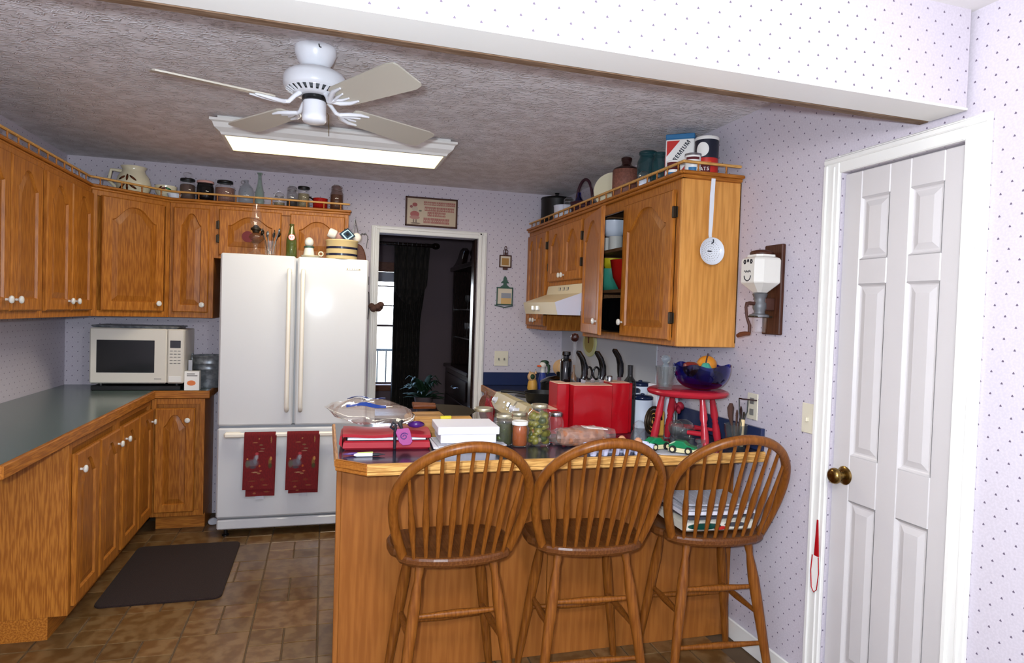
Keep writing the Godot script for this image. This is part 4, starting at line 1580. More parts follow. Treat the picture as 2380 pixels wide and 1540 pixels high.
func lumps(t: Node3D, nm: String, r: float, y0: float, y1: float, count: int, size: float, m: String) -> void:
	for k in count:
		var a := rng.randf() * TAU
		var rr := r * sqrt(rng.randf_range(0.45, 1.0))
		var g := G.new()
		g.ball(V(cos(a) * rr, rng.randf_range(y0, y1), sin(a) * rr), V(size, size * rng.randf_range(0.35, 0.8), size), 10, Basis(V(cos(a), 1, sin(a)).normalized(), rng.randf() * 3.0))
		P(t, nm, g, m)


func on_left_cabinets() -> void:
	var y := 2.158
	var z := -4.87
	var t := T("flowered_pitcher", "large cream pitcher painted with brown leaves at the left corner", "pitcher", V(-1.21, y, -4.82))
	var g := G.new()
	g.turn([0, 0, 6, 0, 7, 1, 9.6, 5, 10, 9, 9, 13, 6.8, 16, 6.4, 17.5, 7.6, 19.5, 7.2, 19.5, 6, 17.5, 6.4, 15.5, 0, 15], Vector3.ZERO, 28)
	P(t, "body", g, "cream_ceramic")
	for k in 6:
		g = G.new()
		var a := -0.5 + 0.35 * (k % 3)
		var yy := 0.055 + 0.055 * (k / 3)
		g.ball(V(sin(a) * 0.0955, yy, cos(a) * 0.0955), V(0.026, 0.007, 0.006), 10, Basis(V(sin(a), 0, cos(a)), 0.6 + k) * Basis(Vector3.UP, a))
		P(t, "painted_leaf", g, "handle_wood")
	g = G.new()
	g.tube([V(-0.062, 0.165, 0), V(-0.13, 0.17, 0), V(-0.145, 0.10, 0), V(-0.095, 0.05, 0)], [0.011], 10)
	P(t, "handle", g, "cream_ceramic")
	t = T("flowered_bowl", "small cream bowl with painted leaves behind the left rail", "bowl", V(-1.025, y, -4.84))
	P(t, "bowl", G.new().turn([0, 0, 3.5, 0, 4, 0.8, 6.2, 5, 6.6, 9, 6.2, 9, 5.6, 5, 0, 1], Vector3.ZERO, 26), "cream_ceramic")
	for k in 3:
		g = G.new()
		var a := -0.4 + 0.4 * k
		g.ball(V(sin(a) * 0.064, 0.068, cos(a) * 0.064), V(0.022, 0.006, 0.005), 10, Basis(V(sin(a), 0, cos(a)), 0.7 - 0.5 * k) * Basis(Vector3.UP, a))
		P(t, "painted_leaf", g, ["handle_wood", "label_maroon", "toy_green"][k])
	one("blue_dish", "small pale blue dish showing through the left gallery rail", "dish", V(-0.96, y, -4.77), G.new().turn([0, 0, 2.5, 0, 4, 2.2, 4.4, 3.4, 4.0, 3.4, 2.4, 0.8, 0, 0.8], Vector3.ZERO, 20), "white_enamel")
	t = jar("bean-filled jar with dark lid and round glass knob over the left cabinets", V(-0.90, y, z), 0.048, 0.15, "clear_glass", "beans_brown", 0.78, "black_iron", "", 0.86)
	P(t, "glass_knob", G.new().turn([1.2, 15.4, 1.0, 16.2, 2.2, 17, 3, 18, 2.9, 19, 1.6, 19.7, 0, 19.8], Vector3.ZERO, 18), "clear_glass")
	jar("dark jar under a pinkish cloth lid over the left cabinets", V(-0.788, y, z + 0.02), 0.053, 0.14, "dark_glass", "beans_dark", 0.8, "yarn_pink", "", 0.9)
	t = jar("wide jar with broad dark lid over the left cabinets", V(-0.668, y, z), 0.064, 0.155, "clear_glass", "beans_pink", 0.72, "black_iron", "", 0.72)
	t = T("glass_jug", "small bluish glass jug with finger loop over the left cabinets", "jug", V(-0.533, y, z))
	P(t, "body", G.new().turn([0, 0, 4.6, 0, 5, 0.6, 5, 10, 4.4, 12.5, 2.6, 14.6, 1.4, 15.4, 1.3, 17, 1.6, 17.2, 1.6, 17.8, 0, 17.8], Vector3.ZERO, 26), "blue_glass")
	var ring := []
	for a in 12:
		ring.append(V(-0.023 + 0.011 * cos(TAU * a / 12), 0.163 + 0.011 * sin(TAU * a / 12), 0))
	g = G.new()
	g.tube(ring, [0.004], 8, true)
	P(t, "finger_loop", g, "smoke_glass")
	one("tall_bottle", "tall slender pale green bottle over the left cabinets", "bottle", V(-0.448, y, z), G.new().turn([0, 0, 2.8, 0, 3, 0.5, 3, 9, 2.7, 11, 1.5, 16, 1.15, 20, 1.15, 22.3, 1.7, 22.6, 1.9, 23.6, 1.2, 23.7, 0.8, 22, 0, 22], Vector3.ZERO, 24), "pale_green_glass")
	jar("smallest squat clear jar on the left cabinets, beside the tall green bottle", V(-0.319, y, z), 0.036, 0.090, "clear_glass", "beans_cream", 0.45, "bail")
	jar("dark bail-top jar on the left cabinets next to the smallest squat jar", V(-0.235, y, z), 0.037, 0.142, "smoke_glass", "beans_dark", 0.5, "bail")
	jar("jar of pale grain with dark screw lid over the refrigerator", V(-0.158, y, z), 0.040, 0.158, "clear_glass", "beans_cream", 0.72, "black_iron", "", 0.92)
	t = T("red_saucepan", "little red enamel saucepan with black handle over the refrigerator", "saucepan", V(-0.046, y, z))
	P(t, "pan", G.new().turn([0, 0, 4.4, 0, 4.9, 0.5, 5.0, 8.6, 5.2, 9.0, 4.9, 9.1, 4.7, 8.6, 4.5, 0.8, 0, 0.8], Vector3.ZERO, 26), "red_enamel")
	g = G.new()
	g.tube([V(-0.048, 0.080, 0.01), V(-0.058, 0.085, 0.02), V(-0.070, 0.090, 0.035)], [0.006, 0.005, 0.007], 8)
	P(t, "handle", g, "black_plastic")
	jar("brownish bail-top jar at the right end of the left cabinets", V(0.066, y, z), 0.045, 0.172, "amber_glass", "amber_fill", 0.72, "bail")


func on_fridge() -> void:
	var y := 1.8075
	var z := -4.60
	var t := T("oil_lamp", "old oil lamp with tall chimney on top of the refrigerator", "oil lamp", V(-0.440, y, z))
	P(t, "foot", G.new().turn([0, 0, 5.2, 0, 5.4, 0.8, 3, 2, 1.6, 4, 1.4, 6.5, 2.2, 8], Vector3.ZERO, 24), "clear_glass")
	P(t, "font", G.new().turn([2.2, 8, 4.6, 9.6, 5.6, 11.5, 5, 13.4, 2.4, 14.6, 1.8, 14.8], Vector3.ZERO, 24), "amber_glass", "brownish glass oil font")
	P(t, "burner", G.new().turn([1.8, 14.8, 2.2, 15.2, 2.2, 16, 3.2, 16.6, 3.3, 17.6, 2.2, 18.2, 1.4, 19.4, 0, 20], Vector3.ZERO, 20), "bronze")
	P(t, "chimney", G.new().turn([2.7, 17.6, 2.7, 18.5, 3.9, 22, 3.6, 25, 2.6, 29, 2.3, 33], Vector3.ZERO, 24), "clear_glass")
	var g := G.new()
	g.lathe([Vector2(0, 0), Vector2(0.034, 0.003), Vector2(0.036, 0.008), Vector2(0, 0.010)], 20, Transform3D(Basis(Vector3.RIGHT, PI / 2), V(-0.045, 0.115, 0.03)))
	P(t, "reflector", g, "label_maroon", "dark red tin disc")
	t = T("spoon_glass", "clear tumbler full of old flatware on the refrigerator", "tumbler", V(-0.347, y, z + 0.03))
	P(t, "glass", G.new().turn([0, 0, 3.2, 0, 3.4, 0.4, 4.2, 9.6, 4.0, 9.6, 3.2, 1, 0, 1], Vector3.ZERO, 24), "clear_glass")
	rng.seed = 12
	for k in 8:
		var a := TAU * k / 8.0 + 0.3
		var top := V(cos(a) * 0.05, rng.randf_range(0.125, 0.155), sin(a) * 0.035)
		g = G.new()
		g.tube([V(cos(a) * 0.016, 0.012, sin(a) * 0.016), top * V(0.7, 0.7, 0.7), top], [0.002, 0.0022, 0.003], 6)
		g.ball(top + V(cos(a) * 0.006, 0.012, 0), V(0.011, 0.019, 0.004), 10, Basis(Vector3.UP, a + 0.7) * Basis(Vector3.BACK, -0.35 * cos(a)))
		one("old_spoon", ["tarnished spoon at the far right of the refrigerator's tumbler", "dark spoon right behind in the refrigerator's tumbler", "grey spoon left behind in the refrigerator's tumbler", "dark spoon at the far left of the refrigerator's tumbler", "tarnished spoon left front in the refrigerator's tumbler", "grey spoon nearest the left front of the tumbler on the refrigerator", "dark spoon nearest the right front of the tumbler on the refrigerator", "grey spoon at right front in the refrigerator's tumbler"][k], "flatware", t.position, g, "bronze" if k % 2 else "zinc", "flatware in the tumbler")
	t = T("soda_bottle", "green glass soda bottle with round red and white label on the refrigerator", "bottle", V(-0.218, y, z + 0.02))
	P(t, "bottle", G.new().turn([0, 0, 3.2, 0, 3.45, 0.6, 3.45, 8, 3.3, 11, 2.4, 14.5, 1.5, 18, 1.25, 20.3, 1.5, 20.5, 1.5, 21.6, 1.2, 21.7, 0, 21.5], Vector3.ZERO, 28), "green_glass")
	g = G.new()
	g.lathe([Vector2(0.0, 0.0), Vector2(0.021, 0.0), Vector2(0.021, 0.0015), Vector2(0, 0.0015)], 24, Transform3D(Basis(Vector3.RIGHT, PI / 2 - 0.12), V(0.002, 0.127, 0.0305)))
	var lb := P(t, "label", g, "label_white", "round white label with red edge")
	g = G.new()
	g.lathe([Vector2(0.0175, 0.0016), Vector2(0.021, 0.0016), Vector2(0.021, 0.002), Vector2(0.0175, 0.002)], 24, Transform3D(Basis(Vector3.RIGHT, PI / 2 - 0.12), V(0.002, 0.127, 0.0305)))
	P(lb, "label_ring", g, "label_red")
	P(lb, "lettering", word("RC", 0.018, Transform3D(Basis(Vector3.RIGHT, -0.12) * Basis(Vector3.BACK, 0.1), V(0.002, 0.127, 0.0328))), "label_red")
	t = T("egg_cup_figure", "cream egg-headed ceramic figure on a saucer beside the green bottle", "figurine", V(-0.107, y, z + 0.02))
	P(t, "body", G.new().turn([0, 0, 3.4, 0, 3.7, 1.5, 3.1, 5, 2.7, 6.8, 0, 7], Vector3.ZERO, 22), "white_ceramic")
	P(t, "collar", G.new().turn([2.7, 6.6, 3.3, 6.8, 3.3, 7.5, 2.7, 7.8], Vector3.ZERO, 22), "patina", "dark beaded collar")
	P(t, "head", G.new().ball(V(0, 0.103, 0), V(0.029, 0.035, 0.029), 18), "white_ceramic")
	P(t, "saucer", G.new().turn([0, 0, 4, 0, 6, 1.0, 6.4, 1.6, 5.8, 1.4, 3.6, 0.5, 0, 0.5], V(0.012, 0, 0), 26), "cream_ceramic")
	var ring := []
	for a in 14:
		ring.append(V(0.076 + 0.014 * cos(TAU * a / 14), 0.030 + 0.014 * sin(TAU * a / 14), 0.012))
	g = G.new()
	g.tube(ring, [0.0042], 8, true)
	P(t, "ring_handle", g, "cream_ceramic")
	# striped crock and what is heaped in it
	t = T("striped_crock", "yellow stoneware crock with two dark bands on the refrigerator", "crock", V(0.103, y, z + 0.022))
	P(t, "crock", G.new().turn([0, 0, 9.8, 0, 10.1, 0.8, 10.3, 11.5, 10.7, 11.8, 10.7, 12.6, 10.0, 12.8, 9.6, 12, 9.4, 1.2, 0, 1.2], Vector3.ZERO, 40), "yellow_ware")
	for e in [[2.2, 3.6], [6.6, 8.0]]:
		P(t, "band", G.new().turn([10.1, e[0], 10.28, e[0], 10.34, e[1], 10.2, e[1]], Vector3.ZERO, 40), "navy_glaze", "dark glazed band")
	one("yarn_ball", "white spool of yarn at the left on top of the crock", "yarn", V(0.045, y + 0.14, z + 0.02), G.new().turn([0, 0, 2.6, 0, 3.2, 0.8, 3.2, 4.6, 2.6, 5.4, 0, 5.4], Vector3.ZERO, 18, rotz(1.2, V(0.02, 0.02, 0))), "yarn_white")
	one("pink_cloth", "crumpled pinkish cloth behind the spool in the crock", "cloth", V(0.095, y + 0.125, z - 0.02), G.new().ball(V(0, 0.03, 0), V(0.06, 0.032, 0.045), 14), "yarn_pink")
	g = G.new()
	var rows := []
	for i in 7:
		var row := []
		for j in 7:
			var u := j / 6.0 - 0.5
			var v := i / 6.0 - 0.5
			row.append(V(u * 0.075, -v * 0.075, 0.012 * cos(u * 3.5) * cos(v * 3.0)))
		rows.append(row)
	g.sheet(rows, 0.006)
	var ck := one("check_towel", "folded towel with blue square pattern on top of the crock", "towel", V(0.135, y + 0.163, z + 0.05), g, "check_cloth")
	ck.rotation = V(-0.35, 0.1, 0.7)
	one("yarn_ball", "cream ball of yarn at the right on top of the crock", "yarn", V(0.198, y + 0.135, z + 0.0), G.new().ball(V(0, 0.018, 0), V(0.032, 0.034, 0.032), 16), "yarn_white")
	t = T("wire_whisk", "thin wire whisk standing up out of the crock", "whisk", V(0.165, y + 0.03, z - 0.03))
	g = G.new()
	g.tube([V(0.0, 0, 0), V(0.012, 0.12, -0.01), V(0.02, 0.26, -0.02)], [0.003], 6)
	P(t, "handle", g, "zinc")
	g = G.new()
	g.tube([V(0.02, 0.26, -0.02), V(0.035, 0.20, -0.02), V(0.05, 0.14, -0.02), V(0.095, 0.165, -0.02), V(0.11, 0.14, -0.02), V(0.102, 0.06, -0.02)], [0.0022], 6)
	g.tube([V(0.05, 0.14, -0.02), V(0.07, 0.16, -0.02), V(0.10, 0.155, -0.02)], [0.003], 6)
	P(t, "loop", g, "rail_iron")
	var lid := PackedVector2Array()
	for a in 17:
		lid.append(Vector2(0.058 * cos(PI * a / 16.0), 0.125 * sin(PI * a / 16.0)))
	g = G.new()
	g.slab(lid, 0.03, Transform3D.IDENTITY, 0.006)
	one("wooden_rack", "dark brown rounded wooden rack at the right end of the refrigerator top", "rack", V(0.214, y, z - 0.135), g, "handle_wood")
	# on the refrigerator's right side
	one("hanging_clip", "black magnetic clip on the right side of the refrigerator", "clip", V(0.2855, 1.68, -4.72), G.new().box(V(0, 0, 0), V(0.018, 0.06, 0.035), 0.003), "black_plastic")
	t = T("dried_bunch", "brown dried bunch hanging on the right side of the refrigerator", "dried flowers", V(0.326, 1.50, -4.66))
	rng.seed = 77
	for k in 7:
		P(t, "bloom", G.new().ball(V(rng.randf_range(-0.018, 0.05), rng.randf_range(-0.03, 0.03), rng.randf_range(-0.03, 0.03)), V(0.025, 0.022, 0.025), 10), "dry_brown")
	g = G.new()
	g.tube([V(-0.034, 0.10, 0), V(-0.03, 0, 0), V(-0.036, -0.09, 0)], [0.003, 0.004, 0.003], 6)
	P(t, "stem", g, "black_plastic")
	P(t, "hook", G.new().box(V(-0.043, 0.10, 0), V(0.013, 0.02, 0.012), 0.002), "black_plastic")


func on_right_cabinets() -> void:
	var y := 2.1575
	var g := G.new()
	var t := T("oats_canister", "round oats canister, dark above and red below, at the cabinet end", "canister", V(1.752, y, -2.825))
	P(t, "lower_band", G.new().turn([0, 0, 5.4, 0, 5.5, 0.3, 5.5, 9.5], Vector3.ZERO, 36), "label_red", "red lower part")
	P(t, "upper_band", G.new().turn([5.5, 9.5, 5.5, 18.2], Vector3.ZERO, 36), "label_navy", "dark upper part")
	P(t, "lid", G.new().turn([5.5, 18.2, 5.75, 18.2, 5.75, 19.4, 5.4, 19.8, 5.0, 19.3, 0, 19.3], Vector3.ZERO, 36), "label_white", "white lid")
	# label wrapped round the front: orange strip over a maroon field with white letters
	var aim := -0.62
	var wrap := func(a0: float, a1: float, y0: float, y1: float, r: float) -> G:
		var rows := []
		for i in 2:
			var row := []
			for k in 13:
				var a := lerpf(a0, a1, k / 12.0) + aim
				row.append(V(sin(a) * r, lerpf(y1, y0, i), cos(a) * r))
			rows.append(row)
		var w := G.new()
		w.sheet(rows, 0.0008)
		return w
	P(t, "label", wrap.call(-0.75, 0.42, 0.025, 0.060, 0.0556), "label_maroon")
	P(t, "label", wrap.call(-0.75, 0.50, 0.062, 0.078, 0.0556), "label_orange_deep")
	var disc := []
	for i in 7:
		var row := []
		for k in 25:
			var q := TAU * k / 24.0
			var a := aim - 0.30 + 0.56 * (i + 0.02) / 6.0 * cos(q)
			row.append(V(sin(a) * 0.0557, 0.134 + 0.034 * (i + 0.02) / 6.0 * sin(q), cos(a) * 0.0557))
		disc.append(row)
	g = G.new()
	g.sheet(disc, 0.0006)
	P(t, "roundel", g, "label_white", "plain white roundel")
	var n := 0
	for ch in "OATS":
		var a := -0.58 + 0.27 * n + aim
		P(t, "letter", word(ch, 0.017, Transform3D(Basis(Vector3.UP, a), V(sin(a) * 0.0566, 0.041, cos(a) * 0.0566))), "label_white")
		n += 1
	t = T("cracker_tin", "tall square tin lettered PREMIUM beside the oats canister", "tin", V(1.728, y, -3.02), "", -0.66)
	g = G.new()
	g.bx(V(-0.07, 0, -0.06), V(0.07, 0.225, 0.06), 0.004)
	P(t, "tin", g, "label_white")
	g = G.new()
	g.bx(V(-0.0715, 0.225, -0.0615), V(0.0715, 0.252, 0.0615), 0.004)
	P(t, "lid", g, "label_blue", "blue lid")
	for sd in 2:
		var fr := Transform3D(Basis(Vector3.UP, -PI / 2 * sd), Vector3.ZERO)
		fr = fr * Transform3D(Basis.IDENTITY, V(0, 0, 0.0606 if sd == 0 else 0.0706))
		for poly in [[Vector2(-0.064, 0.217), Vector2(0.0, 0.217), Vector2(-0.064, 0.14)], [Vector2(0.064, 0.02), Vector2(0.064, 0.15), Vector2(-0.02, 0.02)]]:
			g = G.new()
			g.slab(PackedVector2Array(poly), 0.0008, fr)
			P(t, "print", g, "label_red")
	P(t, "lettering", word("PREMIUM", 0.022, Transform3D(Basis(Vector3.BACK, 0.93), V(0.004, 0.158, 0.0614))), "label_navy")
	t = T("spice_can", "small white can with silver lid in front of the PREMIUM tin", "can", V(1.650, y, -2.775))
	P(t, "can", G.new().turn([0, 0, 3.6, 0, 3.7, 0.2, 3.7, 9.0], Vector3.ZERO, 28), "label_white")
	P(t, "lid", G.new().turn([3.7, 9.0, 3.85, 9.0, 3.85, 10, 3.3, 10.2, 3.2, 9.8, 0, 9.8], Vector3.ZERO, 28), "steel", "silver lid")
	for e in [[7.0, 8.2, "label_maroon", 0.9], [1.2, 3.4, "label_blue", 0.5]]:
		var rows := []
		for i in 2:
			var row := []
			for k in 9:
				var a := lerpf(-e[3], e[3], k / 8.0) - 0.55
				row.append(V(sin(a) * 0.0374, lerpf(e[1], e[0], i) * 0.01, cos(a) * 0.0374))
			rows.append(row)
		g = G.new()
		g.sheet(rows, 0.0006)
		P(t, "print", g, e[2])
	t = T("spice_can", "small can, maroon above and blue below, left of the white can", "can", V(1.605, y, -2.875))
	P(t, "can", G.new().turn([0, 0, 2.9, 0, 3, 0.2, 3, 4.0], Vector3.ZERO, 24), "label_white")
	P(t, "print", G.new().turn([3.02, 0.5, 3.05, 0.6, 3.05, 2.6, 3.0, 2.8], Vector3.ZERO, 24), "label_blue")
	P(t, "print", G.new().turn([3, 4.0, 3, 7.6], Vector3.ZERO, 24), "label_maroon")
	P(t, "lid", G.new().turn([3, 7.6, 3.15, 7.6, 3.15, 8.3, 2.8, 8.5, 0, 8.4], Vector3.ZERO, 24), "label_white")
	jar("large teal glass canning jar beside the PREMIUM tin, the left one", V(1.70, y, -3.33), 0.058, 0.235, "teal_glass", "", 0, "teal_glass")
	jar("smaller teal glass canning jar beside the PREMIUM tin, the right one", V(1.702, y, -3.185), 0.047, 0.195, "teal_glass", "", 0, "teal_glass")
	jar("low clear jar of pale blue pieces before the teal jars", V(1.615, y, -3.20), 0.035, 0.075, "clear_glass", "white_enamel", 0.8, "bail", "", 0.85)
	t = T("stoneware_jug", "brown stoneware jug with glossy dark shoulder and spout", "jug", V(1.70, y, -3.60))
	P(t, "body", G.new().turn([0, 0, 7.6, 0, 8, 0.8, 8, 19, 7.7, 19.4], Vector3.ZERO, 32), "clay_brown")
	P(t, "shoulder", G.new().turn([7.9, 19.2, 7.4, 20.2, 4.4, 21.4, 3.0, 22.4, 2.6, 23.4, 3.2, 25.2, 3.2, 26.4, 2, 27.2, 0, 27.2], Vector3.ZERO, 32), "glaze_brown", "glossy dark brown shoulder")
	g = G.new()
	g.lathe([Vector2(0, 0), Vector2(0.07, 0.003), Vector2(0.118, 0.016), Vector2(0.118, 0.022), Vector2(0.07, 0.009), Vector2(0, 0.006)], 36, Transform3D(Basis(Vector3.UP, -0.55) * Basis(Vector3.RIGHT, PI / 2 - 0.18), V(0, 0.117, 0)))
	one("cream_plate", "cream plate standing upright behind the brown jug", "plate", V(1.735, y, -3.86), g, "cream_ceramic")
	one("swing_bottle", "clear bulbous glass bottle between plate and basket", "bottle", V(1.68, y, -3.98), G.new().turn([0, 0, 4, 0, 4.4, 0.8, 4.4, 8, 3.2, 10.5, 2.2, 12, 2.6, 14, 4, 16.5, 4.2, 18.5, 3.4, 21, 2, 22.3, 1.6, 23.6, 0, 23.8], Vector3.ZERO, 26), "clear_glass")
	t = T("handled_basket", "dark plum basket with tall arched handle on the right cabinets", "basket", V(1.68, y, -4.20))
	P(t, "basket", G.new().turn([0, 0, 7.5, 0, 8, 0.6, 9.4, 8.4, 9.8, 9, 9.2, 9.2, 7.4, 1.4, 0, 1.4], Vector3.ZERO, 28), "basket_plum")
	for k in 5:
		P(t, "hoop", G.new().turn([7.9 + k * 0.34, 1.3 + k * 1.7, 8.4 + k * 0.34, 1.7 + k * 1.7, 8.1 + k * 0.34, 2.4 + k * 1.7], Vector3.ZERO, 28), "basket_plum")
	var arch := []
	for a in 17:
		arch.append(V(0.02 * cos(PI * a / 16), 0.085 + 0.165 * sin(PI * a / 16), 0.094 * cos(PI * a / 16)))
	g = G.new()
	g.tube(arch, [0.010], 8)
	P(t, "handle", g, "basket_plum")
	one("blue_bottle", "little dark blue bottle inside the plum basket's handle", "bottle", V(1.655, y + 0.02, -4.235), G.new().turn([0, 0, 2.6, 0, 2.8, 0.5, 2.8, 9, 1.2, 12, 1.2, 14.5, 0, 14.5], Vector3.ZERO, 20), "cobalt_glass")
	jar("clear bail-top jar just left of the plum basket", V(1.64, y, -4.38), 0.045, 0.13, "clear_glass", "", 0, "bail")
	one("white_tub", "plain whitish tub left of the bail-top jar", "tub", V(1.68, y, -4.58), G.new().turn([0, 0, 7, 0, 7.4, 0.6, 8, 12, 8.3, 12.6, 7.6, 12.6, 7, 1, 0, 1], Vector3.ZERO, 26), "hood_white")
	t = T("stock_pot", "big dark pot with lid at the far end of the right cabinets", "pot", V(1.712, y, -4.85))
	P(t, "pot", G.new().turn([0, 0, 11.5, 0, 12, 0.6, 12, 21, 12.4, 21.6, 11.6, 21.8], Vector3.ZERO, 32), "black_iron")
	P(t, "lid", G.new().turn([12.4, 21.8, 12.2, 22.6, 6, 24, 1.4, 24.6, 1.2, 25.6, 2, 26.6, 0, 26.8], Vector3.ZERO, 32), "black_gloss")
	# perforated skimmer hanging on the end panel
	t = T("skimmer", "long white enamel skimmer with round perforated dish hanging on the end panel", "skimmer", V(1.695, 0, -2.684))
	g = G.new()
	g.loft([strip(0.0095, 2.128, 0.018, 0.004), strip(0.011, 2.05, 0.012, 0.004), strip(0.0095, 1.92, 0.010, 0.004), strip(0.008, 1.875, 0.008, 0.003), strip(0.007, 1.852, 0.012, 0.003)])
	P(t, "handle", g, "scoop_white")
	g = G.new()
	g.lathe([Vector2(0, 0.022), Vector2(0.030, 0.020), Vector2(0.050, 0.012), Vector2(0.062, 0.0), Vector2(0.063, 0.003), Vector2(0.051, 0.016), Vector2(0.030, 0.0235), Vector2(0, 0.0255)], 40, Transform3D(Basis(Vector3.RIGHT, -PI / 2), V(0.002, 1.797, 0.03)))
	var dish := P(t, "dish", g, "scoop_white")
	g = G.new()
	for r in 5:
		var cnt := 8 + r * 7
		for k in cnt:
			var a := TAU * k / cnt
			var rr := 0.013 + r * 0.0105
			var dz := lerpf(0.006, 0.018, pow(rr / 0.062, 2.0))
			g.lathe([Vector2(0, 0.001), Vector2(0.0017, 0.001), Vector2(0.0017, 0)], 6, Transform3D(Basis(Vector3.RIGHT, PI / 2), V(0.002 + rr * cos(a), 1.797 + rr * sin(a), 0.0035 + dz)))
	var holes := P(dish, "holes", g, "ink_grey")
	holes.set_meta("kind", "stuff")
	g = G.new()
	g.tube([V(0.004, 1.858, 0.018), V(0.010, 1.848, 0.022), V(0.010, 1.838, 0.022), V(0.002, 1.833, 0.021)], [0.003], 8)
	P(t, "rivet_loop", g, "ink")
	P(t, "maker_mark", G.new().box(V(0.0, 1.798, 0.0085), V(0.022, 0.006, 0.001), 0, rotz(0.0)), "ink")


func strip(w: float, y: float, z: float, th: float) -> Array:
	return [V(-w, y, z - th * 0.5), V(-w, y, z + th * 0.5), V(w, y, z + th * 0.5), V(w, y, z - th * 0.5)]


func on_bar() -> void:
	var y := TOP + 0.0005
	var g := G.new()
	# red organiser, bag, tag, pens
	var t := T("red_wallet", "bulging red fabric wallet with dark strap at the bar's left end", "wallet", V(0.262, y, -2.79), "", -0.05)
	g = G.new()
	g.loft([rect_loop(0.165, 0.09, 0.0), rect_loop(0.175, 0.098, 0.008), rect_loop(0.172, 0.098, 0.030), rect_loop(0.165, 0.09, 0.036)])
	P(t, "lower_flap", g, "red_leather")
	g = G.new()
	g.loft([rect_loop(0.150, 0.085, 0.036), rect_loop(0.156, 0.090, 0.039), rect_loop(0.156, 0.090, 0.045), rect_loop(0.150, 0.085, 0.048)])
	P(t, "papers", g, "paper_white", "white papers between the flaps")
	g = G.new()
	g.loft([rect_loop(0.135, 0.092, 0.0355), rect_loop(0.162, 0.094, 0.0375), rect_loop(0.160, 0.092, 0.0385)])
	P(t, "divider", g, "ink")
	g = G.new()
	var rows := []
	for i in 9:
		var row := []
		for j in 15:
			var u := j / 14.0 * 2.0 - 1.0
			var v := i / 8.0
			row.append(V(u * 0.176, 0.056 + 0.010 * sin(v * PI) + 0.003 * sin(u * 5.0), lerpf(0.10, -0.095, v)))
		rows.append(row)
	g.sheet(rows, 0.012)
	P(t, "upper_flap", g, "red_leather")
	g = G.new()
	g.loft([[V(-0.178, 0.008, 0.08), V(-0.178, 0.008, -0.09), V(-0.178, 0.058, -0.09), V(-0.178, 0.058, 0.08)], [V(-0.19, 0.02, 0.075), V(-0.19, 0.02, -0.085), V(-0.186, 0.050, -0.085), V(-0.186, 0.050, 0.075)]])
	P(t, "spine", g, "red_leather")
	g = G.new()
	g.tube([V(0.03, 0.078, -0.06), V(0.035, 0.08, 0.05), V(0.03, 0.072, 0.101), V(0.03, 0.03, 0.106), V(0.03, 0.003, 0.10)], [0.004], 6, false, 1.6)
	g.tube([V(0.03, 0.078, 0.09), V(0.012, 0.092, 0.10), V(0.022, 0.112, 0.10), V(0.035, 0.098, 0.10), V(0.03, 0.076, 0.10)], [0.005], 6)
	P(t, "strap", g, "ink", "dark strap tied in a loop")
	t = T("luggage_tag", "pink glittery tag marked with a dark letter hanging over the wallet", "tag", V(0.316, y + 0.09, -2.655))
	var poly := PackedVector2Array()
	for e in [[-0.024, 0.0], [0.020, 0.004], [0.028, -0.01], [0.036, -0.052], [0.026, -0.064], [-0.002, -0.066], [-0.016, -0.055], [-0.030, -0.014]]:
		poly.append(Vector2(e[0], e[1]))
	g = G.new()
	g.slab(poly, 0.004, rotx(-0.35), 0.001)
	P(t, "plate", g, "pink_glitter")
	g = G.new()
	var path := []
	for k in 22:
		var a := 0.5 + k / 21.0 * 9.2
		var r := lerpf(0.017, 0.004, k / 21.0)
		path.append(rotx(-0.35) * V(0.003 + r * cos(a), -0.031 + r * 0.9 * sin(a), 0.003))
	g.tube(path, [0.0021], 6)
	P(t, "letter", g, "purple", "curled dark letter")
	g = G.new()
	g.tube([V(-0.005, 0.0, 0), V(-0.012, 0.018, -0.02), V(0.0, 0.02, -0.06)], [0.006, 0.009, 0.008], 8)
	P(t, "cord", g, "ink")
	one("purple_case", "soft dark purple case behind the pink tag", "case", V(0.378, y + 0.088, -2.735), G.new().ball(V(0, 0.006, 0), V(0.036, 0.014, 0.022), 14), "purple")
	t = T("zip_bag", "inflated clear zip bag with two blue stripes lying on the wallet", "plastic bag", V(0.205, y + 0.080, -2.80), "", -0.06)
	rows = []
	for side in 2:
		rows = []
		for i in 15:
			var row := []
			for j in 21:
				var u := j / 20.0 * 2.0 - 1.0
				var v := i / 14.0 * 2.0 - 1.0
				var puff := pow(maxf(0.0, (1.0 - u * u) * (1.0 - v * v)), 0.45)
				var yy := 0.048 + (1 if side == 0 else -1) * puff * (0.062 if side == 0 else 0.040) + 0.006 * sin(u * 9.0 + v * 5.0) * puff
				var s := 1.0 - 0.12 * v
				row.append(V(u * 0.172 * s + 0.01 * v, maxf(yy + 0.014 * u * -1.0, 0.004), v * 0.098 * (1.0 - 0.15 * u)))
			rows.append(row)
		g = G.new()
		g.sheet(rows)
		P(t, "film", g, "film_dull" if side == 0 else "film")
	for e in [[-0.030, 0.0], [0.074, 0.0]]:
		rows = []
		for i in 3:
			var row := []
			for j in 9:
				var u := lerpf(-0.62, 0.30, j / 8.0)
				var zz: float = e[0] + (i - 1) * 0.008
				var v := zz / 0.098
				var puff := pow(maxf(0.0, (1.0 - u * u) * (1.0 - v * v)), 0.45)
				row.append(V(u * 0.172, 0.0545 + puff * 0.062 + 0.006 * sin(u * 9.0 + v * 5.0) * puff - 0.014 * u, zz))
			rows.append(row)
		g = G.new()
		g.sheet(rows, 0.001)
		P(t, "stripe", g, "bag_stripe", "blue stripe")
